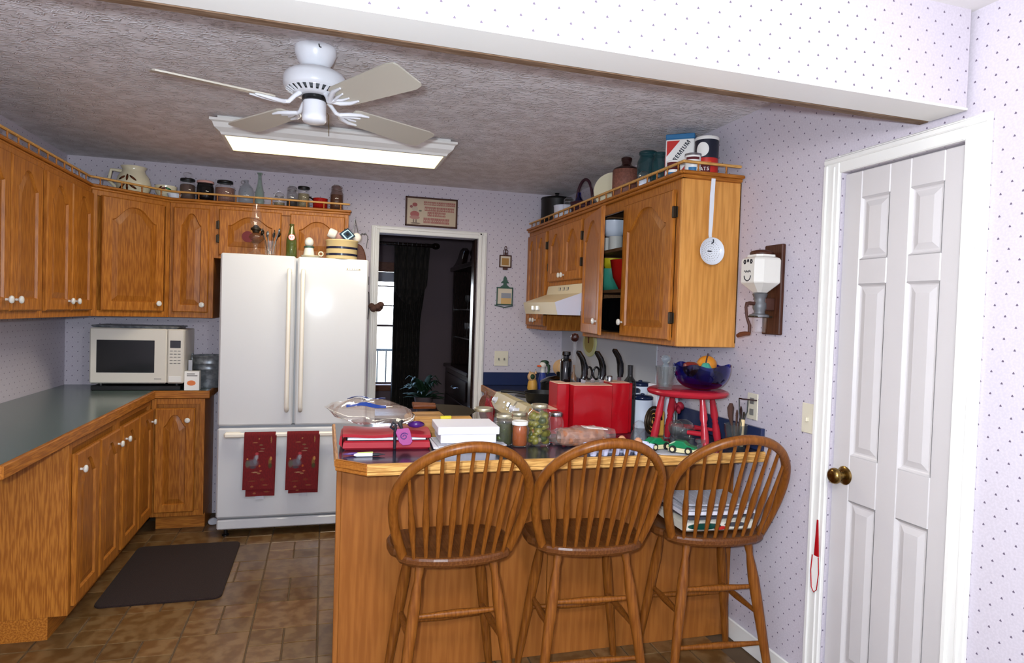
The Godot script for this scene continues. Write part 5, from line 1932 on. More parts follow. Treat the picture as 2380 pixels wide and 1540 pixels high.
	t = T("marker_pen", "white barrelled pen with dark cap lying at the bar's left edge", "pen", V(0.165, y, -2.575))
	var px := Transform3D(Basis(Vector3.BACK, -PI / 2), V(0, 0.007, 0))
	g = G.new()
	g.turn([0, -4.5, 0.35, -4.3, 0.7, -3.2, 0.72, 2.6, 0, 2.6], Vector3.ZERO, 14, px)
	P(t, "barrel", g, "paper_white")
	P(t, "cap", G.new().turn([0.6, 2.6, 0.62, 4.8, 0.3, 5.8, 0.14, 7.4, 0, 7.4], Vector3.ZERO, 14, px), "ink")
	t = T("ball_pen", "yellow-green and purple pen lying behind the white pen", "pen", V(0.15, y, -2.602), "", 0.08)
	P(t, "barrel", G.new().turn([0, -1.6, 0.5, -1.5, 0.5, 4.5, 0, 4.5], Vector3.ZERO, 12, px), "lime")
	P(t, "grip", G.new().turn([0, -7.2, 0.2, -6.2, 0.55, -4.2, 0.55, -1.5, 0, -1.5], Vector3.ZERO, 12, px), "purple")
	# chopping block, cleaver
	t = T("chopping_block", "thick wooden chopping block with grooved round end behind the white box", "chopping block", V(0.520, y, -3.012))
	poly = PackedVector2Array()
	for a in 13:
		var an := PI * 0.5 + PI * a / 12.0
		poly.append(Vector2(-0.08 + 0.085 * cos(an), 0.09 * sin(an)))
	poly.append(Vector2(0.145, -0.09))
	poly.append(Vector2(0.145, 0.09))
	g = G.new()
	g.slab(poly, 0.052, Transform3D(Basis(Vector3.RIGHT, -PI / 2), V(0, 0.0262, 0)), 0.006)
	P(t, "base", g, "board_wood")
	var small := PackedVector2Array()
	for p in poly:
		small.append(p * 0.96)
	g = G.new()
	g.slab(small, 0.040, Transform3D(Basis(Vector3.RIGHT, -PI / 2), V(0, 0.0725, 0)), 0.008)
	P(t, "top_board", g, "board_wood")
	t = T("cleaver", "kitchen cleaver with brown wooden handle resting on the chopping block", "cleaver", V(0.53, y + 0.094, -3.0))
	var cx := Transform3D(Basis(Vector3.RIGHT, -0.95) * Basis(Vector3.BACK, -0.05), V(0, 0.034, 0))
	g = G.new()
	g.slab(PackedVector2Array([Vector2(-0.03, 0.016), Vector2(0.10, 0.012), Vector2(0.165, -0.02), Vector2(0.12, -0.055), Vector2(0.01, -0.058), Vector2(-0.02, -0.02)]), 0.003, cx, 0.001)
	P(t, "blade", g, "bronze", "dark steel blade")
	g = G.new()
	g.slab(PackedVector2Array([Vector2(-0.135, 0.020), Vector2(-0.028, 0.017), Vector2(-0.026, -0.004), Vector2(-0.13, -0.010)]), 0.018, cx, 0.004)
	P(t, "handle", g, "handle_wood")
	# white gift box on papers
	t = T("magazine_stack", "few magazines lying under the white box", "magazines", V(0.600, y, -2.745), "", -0.04)
	for k in 3:
		P(t, "magazine", G.new().box(V([0, -0.008, 0.004][k], 0.003 + k * 0.006, [0, 0.004, -0.003][k]), V(0.29, 0.0055, 0.20), 0.001, roty([0.02, -0.03, 0.05][k])), ["paper_cream", "paper_white", "newsprint"][k])
	t = T("gift_box", "flat white cardboard box with a lid on the magazines", "box", V(0.598, y + 0.0195, -2.79), "", -0.035)
	P(t, "box", G.new().bx(V(-0.118, 0, -0.10), V(0.118, 0.050, 0.10), 0.002), "paper_white")
	P(t, "lid", G.new().bx(V(-0.13, 0.036, -0.11), V(0.13, 0.068, 0.106), 0.002), "paper_white")
	one("yellow_packet", "small yellow packet leaning behind the white box", "packet", V(0.535, y, -2.909), G.new().box(V(0, 0.05, 0), V(0.05, 0.10, 0.012), 0.002), "yellow")
	# jars of preserves
	rng.seed = 21
	t = jar("short jar with metal lid standing behind the white box", V(0.722, y, -2.965), 0.042, 0.122, "clear_glass", "beans_cream", 0.35, "tin_lid", "", 0.95)
	t = jar("slim jar of green preserve beside the white box", V(0.760, y, -2.735), 0.036, 0.128, "clear_glass", "preserve_green", 0.75, "tin_lid", "", 0.9)
	lumps(t, "pickle_piece", 0.028, 0.02, 0.085, 12, 0.013, "pickle_dark")
	t = jar("orange marmalade jar with white lid among the preserves", V(0.820, y, -2.70), 0.033, 0.102, "clear_glass", "marmalade", 0.88, "label_white", "", 0.96)
	t = jar("low jar with pale lid behind the marmalade", V(0.862, y, -2.86), 0.036, 0.115, "clear_glass", "pickle", 0.6, "tin_lid", "", 0.94)
	t = jar("tallest jar, full of mixed yellow pickles, beside the marmalade", V(0.912, y, -2.715), 0.050, 0.172, "clear_glass", "", 0.8, "tin_lid", "", 0.66)
	lumps(t, "pickle_piece", 0.034, 0.018, 0.132, 40, 0.020, "pickle")
	lumps(t, "pickle_slice", 0.035, 0.018, 0.12, 16, 0.018, "pickle_dark")
	lumps(t, "onion", 0.034, 0.018, 0.10, 7, 0.012, "beans_cream")
	lumps(t, "pepper_piece", 0.036, 0.04, 0.12, 8, 0.013, "pepper_red")
	t = jar("nearly empty clear jar between the pickles and the knife block", V(1.005, y, -2.76), 0.034, 0.128, "clear_glass", "beans_brown", 0.12, "steel", "", 0.8)
	# bread and eggs
	t = T("bread_bag", "loaf of bread in crumpled clear plastic before the red knife block", "bread", V(1.098, y, -2.676), "", 0.05)
	g = G.new()
	var loops := []
	for e in [[-0.11, 0.62], [-0.10, 0.9], [-0.05, 1.0], [0.04, 0.98], [0.09, 0.9], [0.105, 0.6]]:
		var l := []
		for a in 16:
			var an := TAU * a / 16
			l.append(V(e[0], 0.038 + 0.036 * sin(an) * e[1] + (0.004 if sin(an) > 0 else 0.0), 0.045 * e[1] * signf(cos(an)) * pow(absf(cos(an)), 0.6)))
		loops.append(l)
	g.loft(loops)
	P(t, "loaf", g, "bread")
	rows = []
	for i in 17:
		var row := []
		for j in 25:
			var u := j / 24.0
			var a := TAU * i / 16.0
			var x := lerpf(-0.135, 0.15, u)
			var r := (0.6 + 0.45 * sin(PI * clampf(u * 0.86 + 0.1, 0, 1))) * (1.0 + 0.10 * sin(u * 23.0 + a * 3.0) + 0.05 * sin(u * 47.0 - a * 2.0))
			row.append(V(x, maxf(0.041 + 0.043 * r * sin(a), 0.001), 0.050 * r * cos(a)))
		rows.append(row)
	g = G.new()
	g.sheet(rows)
	P(t, "plastic", g, "film")
	P(t, "paper_band", G.new().box(V(0.05, 0.082, 0.0), V(0.11, 0.004, 0.05), 0.001, rotz(-0.1)), "label_white")
	t = T("egg_carton", "open pale lilac egg carton behind the middle stool's hoop", "egg carton", V(1.192, y, -2.50), "", 0.0)
	g = G.new()
	for i in 6:
		for j in 2:
			g.loft([sq_loop(-0.125 + i * 0.05, -0.025 + j * 0.05, 0.013, 0.0), sq_loop(-0.125 + i * 0.05, -0.025 + j * 0.05, 0.024, 0.040)], false)
			g.loft([sq_loop(-0.125 + i * 0.05, -0.025 + j * 0.05, 0.013, 0.0)])
	P(t, "cups", g, "egg_carton")
	for e in [[1, 1], [3, 0], [4, 1]]:
		one("egg", "brown egg sitting in the lilac carton", "egg", V(1.192 - 0.125 + e[0] * 0.05, y + 0.014, -2.50 - 0.025 + e[1] * 0.05), G.new().turn([0, 0, 1.2, 0.3, 2.0, 1.8, 2.1, 2.6, 1.6, 4.4, 0.8, 5.4, 0, 5.6], Vector3.ZERO, 18), "egg_brown", "eggs in the carton")
	var eg := 0
	for n in ["egg", "egg_001", "egg_002"]:
		get_node(n).set_meta("label", ["brown egg in the front row of the carton, the left one", "brown egg in the back row of the carton", "brown egg in the front row of the carton, the right one"][eg])
		eg += 1
	# red lacquered knife block in steps
	t = T("knife_block", "large glossy red stepped knife block with raw wood top edges", "knife block", V(1.26, y, -2.955))
	var blk := [[-0.115, 0.085, -0.005, 0.075, 0.236], [0.086, 0.180, -0.015, 0.065, 0.247], [-0.178, -0.116, -0.06, 0.02, 0.238], [-0.222, -0.179, -0.04, 0.04, 0.118]]
	for e in blk:
		g = G.new()
		g.bx(V(e[0], 0, e[2] - 0.075), V(e[1], e[4], e[3] - 0.03), 0.003)
		var bl := P(t, "block", g, "red_lacquer")
		g = G.new()
		g.bx(V(e[0] + 0.002, e[4] - 0.001, e[2] - 0.073), V(e[1] - 0.002, e[4] + 0.003, e[3] - 0.032), 0.001)
		P(bl, "top_edge", g, "raw_edge", "raw wood top")
	P(t, "block", G.new().bx(V(0.181, 0, -0.125), V(0.206, 0.245, 0.012), 0.003), "red_lacquer")
	for e in [[-0.045, 0.238, -0.03, 0.02, "black-handled knife at the left in the red block"], [0.052, 0.238, -0.03, 0.03, "black-handled knife in the middle of the red block"], [0.150, 0.250, -0.04, 0.10, "black-handled knife at the right in the red block"]]:
		var k := T("kitchen_knife", e[4], "knife", V(1.26 + e[0], y + e[1], -2.955 + e[2]), "knives in the red block")
		g = G.new()
		g.tube([V(e[3] * 0.12, 0.020, 0), V(0.012, 0.045, 0), V(0.010, 0.085, 0), V(-0.002, 0.12, 0), V(-0.022, 0.150, 0), V(-0.032, 0.153, 0)], [0.013, 0.0165, 0.0165, 0.014, 0.0135, 0.008], 12, false, 1.1)
		P(k, "handle", g, "black_gloss")
		P(k, "blade", G.new().box(V(0.006, 0.008, 0), V(0.024, 0.03, 0.003), 0.001), "steel")
	t = T("scissors", "black ring-handled scissors standing in the red block", "scissors", V(1.26 + 0.022, y + 0.238, -2.955 - 0.06))
	for s in [-1, 1]:
		var ring := []
		for a in 18:
			ring.append(V(s * 0.019 + 0.016 * cos(TAU * a / 18), 0.048 + 0.030 * sin(TAU * a / 18), 0))
		g = G.new()
		g.tube(ring, [0.0055], 8, true)
		P(t, "finger_ring", g, "black_gloss")
	P(t, "blades", G.new().box(V(0, 0.010, 0), V(0.022, 0.03, 0.005), 0.001), "steel")
	one("silver_steel", "short silver-topped tool standing between middle and right knives", "tool", V(1.26 + 0.098, y + 0.251, -2.98), G.new().turn([1.4, 0, 1.5, 2.2, 1.1, 2.6, 0, 2.6], Vector3.ZERO, 16), "steel")
	one("pepper_mill", "tall black pepper mill behind the red knife block", "pepper mill", V(1.195, y, -3.16), G.new().turn([0, 0, 2.9, 0, 3, 0.6, 2.6, 4, 2.9, 20, 3.0, 33, 2.6, 34.4, 1.6, 34.8, 1.6, 36, 2.4, 36.6, 2.2, 38.2, 0, 38.4], Vector3.ZERO, 24), "black_gloss")
	t = T("cruet", "thin clear cruet with dark red stopper behind the knife block", "cruet", V(1.262, y, -3.22))
	P(t, "glass", G.new().turn([0, 0, 2.6, 0, 2.8, 0.5, 2.8, 24, 2, 28, 0.9, 34, 0.8, 42, 1.1, 43.2], Vector3.ZERO, 20), "clear_glass")
	P(t, "stopper", G.new().turn([0.8, 43.2, 1.9, 44, 2.2, 45.6, 1.6, 47.2, 0, 47.6], Vector3.ZERO, 18), "glaze_brown")
	one("sauce_bottle", "dark sauce bottle right of the red knife block", "bottle", V(1.507, y, -3.06), G.new().turn([0, 0, 3.1, 0, 3.3, 0.5, 3.3, 22, 3.0, 24.4, 1.6, 26.4, 1.4, 28, 1.5, 32.4, 0, 32.5], Vector3.ZERO, 24), "dark_glass")
	# enamel canisters
	for e in [[1.602, -3.10, 0.054, 0.152, "white enamel canister with navy lid, the front one by the red block"], [1.585, -3.215, 0.054, 0.176, "white enamel canister with navy lid, the middle one of three"], [1.710, -3.34, 0.060, 0.196, "white enamel canister with navy lid, the tallest at the back"]]:
		var c := T("enamel_canister", e[4], "canister", V(e[0], y, e[1]), "enamel canisters")
		var r: float = e[2]
		var h: float = e[3]
		P(c, "body", G.new().lathe([Vector2(0, 0), Vector2(r * 0.97, 0), Vector2(r, 0.005), Vector2(r, h)], 32), "white_enamel")
		P(c, "lid", G.new().lathe([Vector2(r, h - 0.008), Vector2(r * 1.04, h - 0.006), Vector2(r * 1.04, h + 0.006), Vector2(r * 0.9, h + 0.013), Vector2(0.012, h + 0.016), Vector2(0.010, h + 0.022), Vector2(0.0, h + 0.024)], 32), "navy_enamel", "navy lid")
	one("carton", "plain white upright carton at the wall behind the red stool", "carton", V(1.765, y, -3.18), G.new().bx(V(-0.065, 0, -0.05), V(0.065, 0.215, 0.05), 0.003), "paper_white")
	# little red stool with mug and fruit bowl
	t = T("red_footstool", "small glossy red turned-leg stool standing on the bar", "footstool", V(1.600, y + 0.004, -2.66), "", -0.9)
	g = G.new()
	g.turn([0, 21.8, 16.5, 21.8, 18.0, 22.4, 18.4, 23.6, 17.8, 24.4, 16.5, 24.8, 0, 24.9], Vector3.ZERO, 40, Transform3D.IDENTITY, 0.92)
	P(t, "seat", g, "red_wood")
	for sx in [-1, 1]:
		for sz in [-1, 1]:
			var a := V(sx * 0.092, 0.219, sz * 0.062)
			var b := V(sx * 0.122, 0.0, sz * 0.082)
			var sp := []
			var rad := []
			for e in [[0.0, 0.013], [0.1, 0.0125], [0.3, 0.016], [0.42, 0.0175], [0.5, 0.012], [0.53, 0.015], [0.56, 0.012], [0.62, 0.0155], [0.8, 0.018], [0.92, 0.016], [1.0, 0.012]]:
				sp.append(a.lerp(b, e[0]))
				rad.append(e[1])
			g = G.new()
			g.tube(sp, rad, 14)
			P(t, "leg", g, "red_wood")
	for sz in [-1, 1]:
		g = G.new()
		var sp := []
		for i in 7:
			sp.append(V(lerpf(-0.110, 0.110, i / 6.0), 0.062, sz * 0.076))
		if sz < 0:
			g.tube(sp, [0.007, 0.009, 0.011, 0.012, 0.011, 0.009, 0.007], 10)
		else:
			g.tube(sp.slice(4), [0.010, 0.011, 0.012], 10)
		P(t, "stretcher", g, "red_wood")
	var sy := y + 0.2545
	t = T("glass_mug", "clear glass tumbler at the left on the red stool", "tumbler", V(1.462, sy, -2.62))
	P(t, "glass", G.new().turn([0, 0, 3.2, 0, 3.5, 0.5, 4.5, 10.2, 4.2, 10.2, 3.2, 1, 0, 1], Vector3.ZERO, 28), "smoke_glass")
	one("glass_pestle", "little ball-topped glass stick standing in the tumbler", "stirrer", V(1.462, sy + 0.011, -2.62), G.new().turn([0, 0, 1.3, 0.2, 1.4, 9.5, 1.0, 10.2, 1.9, 11.4, 2.1, 12.6, 1.6, 13.8, 0, 14.3], Vector3.ZERO, 18), "blue_glass")
	var fb := V(1.640, sy, -2.615)
	g = G.new()
	rows = []
	for i in 15:
		var f := i / 14.0
		var row := []
		for k in 65:
			var a := TAU * k / 64.0
			var r := 0.034 + 0.092 * pow(sin(f * PI * 0.5), 0.85)
			var yy := 0.108 * pow(f, 1.75) + 0.006 * f * f * sin(a * 6.0)
			row.append(V(r * cos(a) * (1.0 + 0.012 * f * sin(a * 6.0)), yy + 0.002, r * sin(a) * (1.0 + 0.012 * f * sin(a * 6.0))))
		rows.append(row)
	g.sheet(rows, 0.003)
	g.turn([0, 0.2, 3.4, 0.2, 3.4, 0], Vector3.ZERO, 32)
	one("fruit_bowl", "cobalt blue glass bowl with wavy rim on the red stool", "bowl", fb, g, "cobalt_glass")
	one("red_apple", "dark red apple at the left in the blue bowl", "fruit", fb + V(-0.055, 0.058, 0.0), G.new().turn([0, 0.4, 1.2, 0, 2.8, 1.4, 3.6, 3.6, 3.2, 5.6, 1.6, 6.4, 0.4, 6.0, 0, 5.8], Vector3.ZERO, 22), "fruit_red")
	one("orange", "round orange fruit highest at the right in the blue bowl", "fruit", fb + V(0.038, 0.072, -0.02), G.new().ball(V(0, 0.037, 0), V(0.045, 0.041, 0.045), 22), "fruit_orange")
	var pe := T("pear", "green and orange pear with long stem at the bowl's front", "fruit", fb + V(-0.004, 0.022, 0.040))
	P(pe, "flesh", G.new().turn([0, 0.2, 2, 0.2, 3.6, 2.2, 4.0, 4.2, 3.2, 6.8, 1.9, 8.8, 1.4, 9.8, 0, 10.1], Vector3.ZERO, 22), "pear_green")
	g = G.new()
	g.tube([V(0, 0.100, 0), V(0.004, 0.122, 0), V(0.010, 0.142, 0)], [0.0035, 0.003, 0.004], 8)
	P(pe, "stem", g, "glaze_brown")
	one("blue_fruit", "dark plum half hidden under the orange in the blue bowl", "fruit", fb + V(0.055, 0.024, 0.030), G.new().ball(V(0, 0.03, 0), V(0.034, 0.031, 0.034), 18), "navy_glaze")
	# glass oddments under and before the stool
	t = T("glass_pig", "clear glass rounded animal figurine lying under the red stool", "figurine", V(1.590, y, -2.672))
	P(t, "body", G.new().ball(V(0, 0.058, 0), V(0.062, 0.052, 0.045), 24), "smoke_glass")
	P(t, "head", G.new().ball(V(-0.045, 0.075, 0.02), V(0.036, 0.036, 0.034), 18), "smoke_glass")
	for e in [[-0.035, 0.02], [0.035, 0.02], [-0.035, -0.02], [0.035, -0.02]]:
		P(t, "foot", G.new().turn([0, 0, 1.1, 0, 1.2, 0.5, 1.4, 2.4, 0, 2.6], V(e[0], 0, e[1]), 14), "smoke_glass")
	one("crystal_bird", "small clear crystal bird beside the canister", "figurine", V(1.437, y, -2.80), G.new().turn([0, 0, 1.6, 0, 1.8, 0.5, 0.7, 1.4, 0.8, 2.4, 2.8, 4.2, 3, 6, 2, 7.6, 0.8, 8.4, 0, 8.5], Vector3.ZERO, 20), "clear_glass")
	one("crystal_bell", "small clear crystal bell left of the crystal bird", "bell", V(1.392, y, -2.75), G.new().turn([2.4, 0, 2.5, 0.2, 2.2, 2.4, 1.4, 4.6, 0.6, 5.6, 0.8, 6.6, 0.6, 7.4, 0, 7.6], Vector3.ZERO, 20), "clear_glass")
	one("glass_jar_small", "clear glass stopper jar before the red stool's front leg", "jar", V(1.560, y + 0.003, -2.475), G.new().turn([0, 0, 2.5, 0, 2.7, 0.4, 2.7, 1.6, 1.4, 2.6, 1.2, 3.4, 2.2, 4.2, 2.0, 5.2, 0, 5.4], Vector3.ZERO, 20), "smoke_glass")
	t = T("cloth_flower", "red cloth flower on a stem behind the glass figurine", "flower", V(1.672, y, -2.88))
	rng.seed = 31
	P(t, "heart", G.new().ball(V(0, 0.135, 0), V(0.020, 0.020, 0.020), 12), "flower_red")
	for k in 8:
		var a := TAU * k / 8.0
		P(t, "petal", G.new().ball(V(0.022 * cos(a), 0.135 + 0.010 * sin(k * 2.3), 0.022 * sin(a)), V(0.017, 0.022, 0.009), 10, Basis(Vector3.UP, -a) * Basis(Vector3.BACK, 0.5)), "flower_red")
	g = G.new()
	g.tube([V(0, 0.0, 0), V(0.0, 0.07, 0), V(0, 0.125, 0)], [0.003], 6)
	P(t, "stem", g, "leaf")
	t = T("spiral_ornament", "dark upright spiral disc ornament leaning by the red stool", "ornament", V(1.512, y, -2.81), "", 0.5)
	g = G.new()
	path = []
	for k in 60:
		var a := k / 59.0 * TAU * 3.2
		var r := lerpf(0.072, 0.010, k / 59.0)
		path.append(V(r * cos(a), 0.078 + r * sin(a), 0.0))
	g.tube(path, [0.0065], 8)
	P(t, "spiral", g, "bronze")
	P(t, "base", G.new().box(V(0, 0.003, 0), V(0.05, 0.006, 0.03), 0.001), "bronze")
	one("yellow_sponge", "yellow sponge lying behind the spiral ornament", "sponge", V(1.560, y + 0.0, -2.86), G.new().box(V(0, 0.06, 0), V(0.07, 0.12, 0.03), 0.006), "mustard")
	g = G.new()
	poly = PackedVector2Array()
	for a in 24:
		var an := TAU * a / 24
		poly.append(Vector2(0.140 * cos(an) * (1.0 + 0.05 * sin(an * 5.0)), 0.062 * sin(an) * (1.0 + 0.05 * sin(an * 7.0))))
	g.slab(poly, 0.003, Transform3D(Basis(Vector3.RIGHT, -PI / 2), V(0, 0.0016, 0)))
	one("paper_mat", "ragged grey paper mat under the two green toy cars", "mat", V(1.482, y, -2.485), g, "paper_grey")
	for e in [[1.391, -2.545, 0.25, "green and cream toy car at the left on the paper mat", 0.9], [1.464, -2.456, -0.85, "green and cream toy car nearer the stool's leg, turned to the front", 1.0]]:
		var c := T("toy_car", e[3], "toy car", V(e[0], y + 0.003, e[1]), "green toy cars", e[2])
		c.scale = Vector3.ONE * 1.2
		g = G.new()
		g.loft([car_loop(0.004, 0.95), car_loop(0.014, 1.0), car_loop(0.019, 0.98)])
		P(c, "chassis", g, "toy_cream")
		var cab := PackedVector2Array([Vector2(-0.046, 0.018), Vector2(0.046, 0.018), Vector2(0.046, 0.026), Vector2(0.022, 0.031), Vector2(0.006, 0.043), Vector2(-0.022, 0.043), Vector2(-0.044, 0.030)])
		g = G.new()
		g.slab(cab, 0.036, Transform3D.IDENTITY, 0.004)
		P(c, "body", g, "toy_green")
		for wx in [-0.028, 0.028]:
			for wz in [-0.021, 0.021]:
				var wr := 0.0125
				g = G.new()
				g.lathe([Vector2(0.004, -0.005), Vector2(wr, -0.005), Vector2(wr + 0.001, 0), Vector2(wr, 0.005), Vector2(0.007, 0.005)], 18, Transform3D(Basis(Vector3.RIGHT, PI / 2), V(wx, 0.0135, wz)))
				var wh := P(c, "wheel", g, "tyre")
				g = G.new()
				g.lathe([Vector2(0, -0.006), Vector2(0.007, -0.0055), Vector2(0.007, 0.0055), Vector2(0, 0.006)], 14, Transform3D(Basis(Vector3.RIGHT, PI / 2), V(wx, 0.0135, wz)))
				P(wh, "hub", g, "toy_cream")
	# jar of tools by the wall
	t = T("cut_glass_jar", "cut glass jar holding old kitchen tools at the right wall", "jar", V(1.782, y, -2.545))
	g = G.new()
	var prof := []
	for e in [[0, 0], [0.040, 0], [0.043, 0.006], [0.043, 0.02], [0.046, 0.03], [0.046, 0.062], [0.050, 0.072], [0.052, 0.105], [0.049, 0.106], [0.044, 0.07], [0.040, 0.01], [0, 0.008]]:
		prof.append(Vector2(e[0], e[1]))
	g.lathe(prof, 12)
	P(t, "glass", g, "smoke_glass")
	var tools := [[-0.030, 0.200, 0.012, "brown paddle-shaped tool in the cut glass jar", "dry_brown", 0.017], [0.002, 0.170, 0.008, "thin dark knife handle in the cut glass jar", "dry_brown", 0.006], [0.022, 0.185, 0.010, "dark handled tool in the cut glass jar", "glaze_brown", 0.007], [0.038, 0.16, 0.012, "dark curled tool at the right in the cut glass jar", "bronze", 0.008]]
	for e in tools:
		g = G.new()
		g.tube([V(e[0] * 0.3, 0.012, 0), V(e[0] * 0.7, e[1] * 0.5, 0), V(e[0], e[1] * 0.72, 0.0), V(e[0] * 1.05, e[1] * 0.9, 0), V(e[0] * 1.0, e[1], 0)], [0.004, 0.005, e[5] * 0.8, e[5], e[5] * 0.45], 10, false, 0.5)
		one("kitchen_tool", e[3], "kitchen tool", V(1.782, y, -2.545), g, e[4])
	t = T("potato_masher", "old wire masher with flat dark head rising from the cut glass jar", "masher", V(1.785, y, -2.53))
	g = G.new()
	g.tube([V(0.0, 0.012, 0.01), V(0.006, 0.11, 0.01), V(-0.006, 0.165, 0.01), V(-0.010, 0.222, 0.01)], [0.0025], 6)
	g.tube([V(0.0, 0.012, 0.01), V(0.012, 0.12, 0.01), V(0.034, 0.165, 0.01), V(0.036, 0.216, 0.01)], [0.0025], 6)
	P(t, "wire_frame", g, "rail_iron")
	P(t, "head", G.new().box(V(0.013, 0.222, 0.01), V(0.078, 0.006, 0.03), 0.002, rotz(-0.10, V(0, 0, 0))), "glaze_brown")
	one("wood_peg", "short pale wooden stick in the cut glass jar", "stick", V(1.80, y, -2.525), G.new().turn([0.8, 1, 0.9, 8, 1.1, 12.6, 0.8, 13.0, 0, 13.0], Vector3.ZERO, 12), "toothpick")


func sq_loop(cx: float, cz: float, r: float, y: float) -> Array:
	var o := []
	for a in 8:
		o.append(V(cx + r * cos(TAU * (a + 0.5) / 8), y, cz - r * sin(TAU * (a + 0.5) / 8)))
	return o


func car_loop(y: float, s: float) -> Array:
	var o := []
	for e in [[-0.05, 0.012], [-0.044, 0.019], [0.044, 0.019], [0.051, 0.012], [0.051, -0.012], [0.044, -0.019], [-0.044, -0.019], [-0.05, -0.012]]:
		o.append(V(e[0] * s, y, e[1] * s))
	return o


# ---------------------------------------------------------------- walls, ceiling, range, left worktop
func on_walls() -> void:
	var z := BW + 0.001
	# framed sign over the doorway
	var t := T("framed_sign", "framed sign with a red hen and red lettering over the doorway", "sign", V(0.769, 2.233, z + 0.008))
	var g := G.new()
	for s in [-1, 1]:
		g.box(V(s * 0.193, 0, 0), V(0.012, 0.222, 0.018), 0.002)
		g.box(V(0, s * 0.105, 0), V(0.398, 0.012, 0.018), 0.002)
	P(t, "frame", g, "walnut")
	g = G.new()
	g.quad(V(-0.19, -0.10, 0.002), V(0.19, -0.10, 0.002), V(0.19, 0.10, 0.002), V(-0.19, 0.10, 0.002), Vector3.BACK)
	P(t, "print", g, "sign_print")
	g = G.new()
	g.box(V(0, 0, -0.003), V(0.38, 0.20, 0.006), 0)
	P(t, "backing", g, "walnut")
	# two trivets
	t = T("iron_trivet", "small dark iron trivet with a tan picture tile, the upper of two", "trivet", V(1.364, 1.893, z))
	g = G.new()
	for s in [-1, 1]:
		g.box(V(s * 0.045, 0, 0.008), V(0.009, 0.098, 0.010), 0.002)
		g.box(V(0, s * 0.045, 0.008), V(0.098, 0.009, 0.010), 0.002)
	g.box(V(0, -0.058, 0.008), V(0.04, 0.018, 0.008), 0.002)
	P(t, "frame", g, "rust_iron")
	g = G.new()
	for e in [[0, 0.104, 0.009, 0.013], [-0.009, 0.077, 0.010, 0.012], [0.009, 0.077, 0.010, 0.012], [-0.012, 0.058, 0.007, 0.007], [0.012, 0.058, 0.007, 0.007]]:
		var ring := []
		for a in 14:
			ring.append(V(e[0] + e[2] * cos(TAU * a / 14), e[1] + e[3] * sin(TAU * a / 14), 0.008))
		g.tube(ring, [0.0028], 6, true)
	g.tube([V(0, 0.05, 0.008), V(0, 0.092, 0.008)], [0.003], 6)
	P(t, "hanger", g, "rust_iron")
	P(t, "picture_tile", G.new().box(V(0, 0, 0.004), V(0.084, 0.084, 0.006), 0.001), "trivet_tile")
	P(t, "picture", G.new().box(V(0.0, -0.003, 0.0072), V(0.058, 0.056, 0.001), 0), "trivet_print")
	t = T("iron_trivet", "larger green iron trivet topped by a little figure, the lower of two", "trivet", V(1.367, 1.618, z))
	g = G.new()
	for s in [-1, 1]:
		g.box(V(s * 0.062, 0, 0.008), V(0.008, 0.138, 0.010), 0.002)
		g.box(V(0, s * 0.066, 0.008), V(0.136, 0.010, 0.010), 0.002)
	g.tube([V(-0.08, -0.072, 0.008), V(-0.03, -0.082, 0.008), V(0, -0.088, 0.008), V(0.03, -0.082, 0.008), V(0.07, -0.074, 0.008)], [0.004], 6)
	g.slab(PackedVector2Array([Vector2(-0.042, 0.070), Vector2(0.042, 0.070), Vector2(0.02, 0.086), Vector2(-0.02, 0.086)]), 0.008, Transform3D(Basis.IDENTITY, V(0, 0, 0.008)), 0.001)
	P(t, "frame", g, "patina")
	g = G.new()
	g.slab(PackedVector2Array([Vector2(-0.014, 0.084), Vector2(0.014, 0.084), Vector2(0.013, 0.106), Vector2(0.030, 0.102), Vector2(0.030, 0.109), Vector2(0.015, 0.124), Vector2(0.012, 0.146), Vector2(0.0, 0.160), Vector2(-0.012, 0.146), Vector2(-0.015, 0.124), Vector2(-0.030, 0.109), Vector2(-0.030, 0.102), Vector2(-0.013, 0.106)]), 0.009, Transform3D(Basis.IDENTITY, V(0, 0, 0.008)), 0.002)
	P(t, "figure", g, "patina")
	P(t, "picture_tile", G.new().box(V(0, 0, 0.004), V(0.118, 0.124, 0.006), 0.001), "trivet_tile")
	P(t, "picture", G.new().box(V(0.012, -0.038, 0.0072), V(0.082, 0.046, 0.001), 0), "print_gold")
	P(t, "picture", G.new().box(V(0.012, 0.005, 0.0072), V(0.08, 0.04, 0.001), 0), "print_grey")
	# switch and outlet plates
	t = T("switch_plate", "ivory double switch plate beside the doorway", "switch", V(1.357, 1.125, z))
	P(t, "plate", G.new().box(V(0, 0, 0.003), V(0.112, 0.118, 0.006), 0.002), "plate_ivory")
	for s in [-1, 1]:
		P(t, "toggle", G.new().box(V(s * 0.022, -0.004, 0.011), V(0.009, 0.018, 0.014), 0.002), "ink_grey")
	t = T("switch_plate", "ivory single switch plate near the white door", "switch", V(RW - 0.001, 1.104, -2.188))
	P(t, "plate", G.new().box(V(-0.003, 0, 0), V(0.006, 0.118, 0.072), 0.002), "plate_ivory")
	P(t, "toggle", G.new().box(V(-0.011, -0.004, 0), V(0.014, 0.018, 0.009), 0.002), "plate_ivory")
	t = T("outlet_plate", "ivory outlet plate behind the jar of kitchen tools", "outlet", V(RW - 0.001, 1.100, -2.545))
	P(t, "plate", G.new().box(V(-0.003, 0, 0), V(0.006, 0.118, 0.074), 0.002), "plate_ivory")
	for s in [-1, 1]:
		P(t, "socket", G.new().box(V(-0.007, s * 0.025, 0), V(0.004, 0.028, 0.030), 0.002), "ink_grey")
	# oval plaque under the open cabinet
	t = T("oval_plaque", "oval yellow and cream plaque low on the wall under the cabinets", "plaque", V(RW - 0.0065, 1.292, -4.44))
	var xf := Transform3D(Basis(Vector3.UP, -PI / 2), Vector3.ZERO)
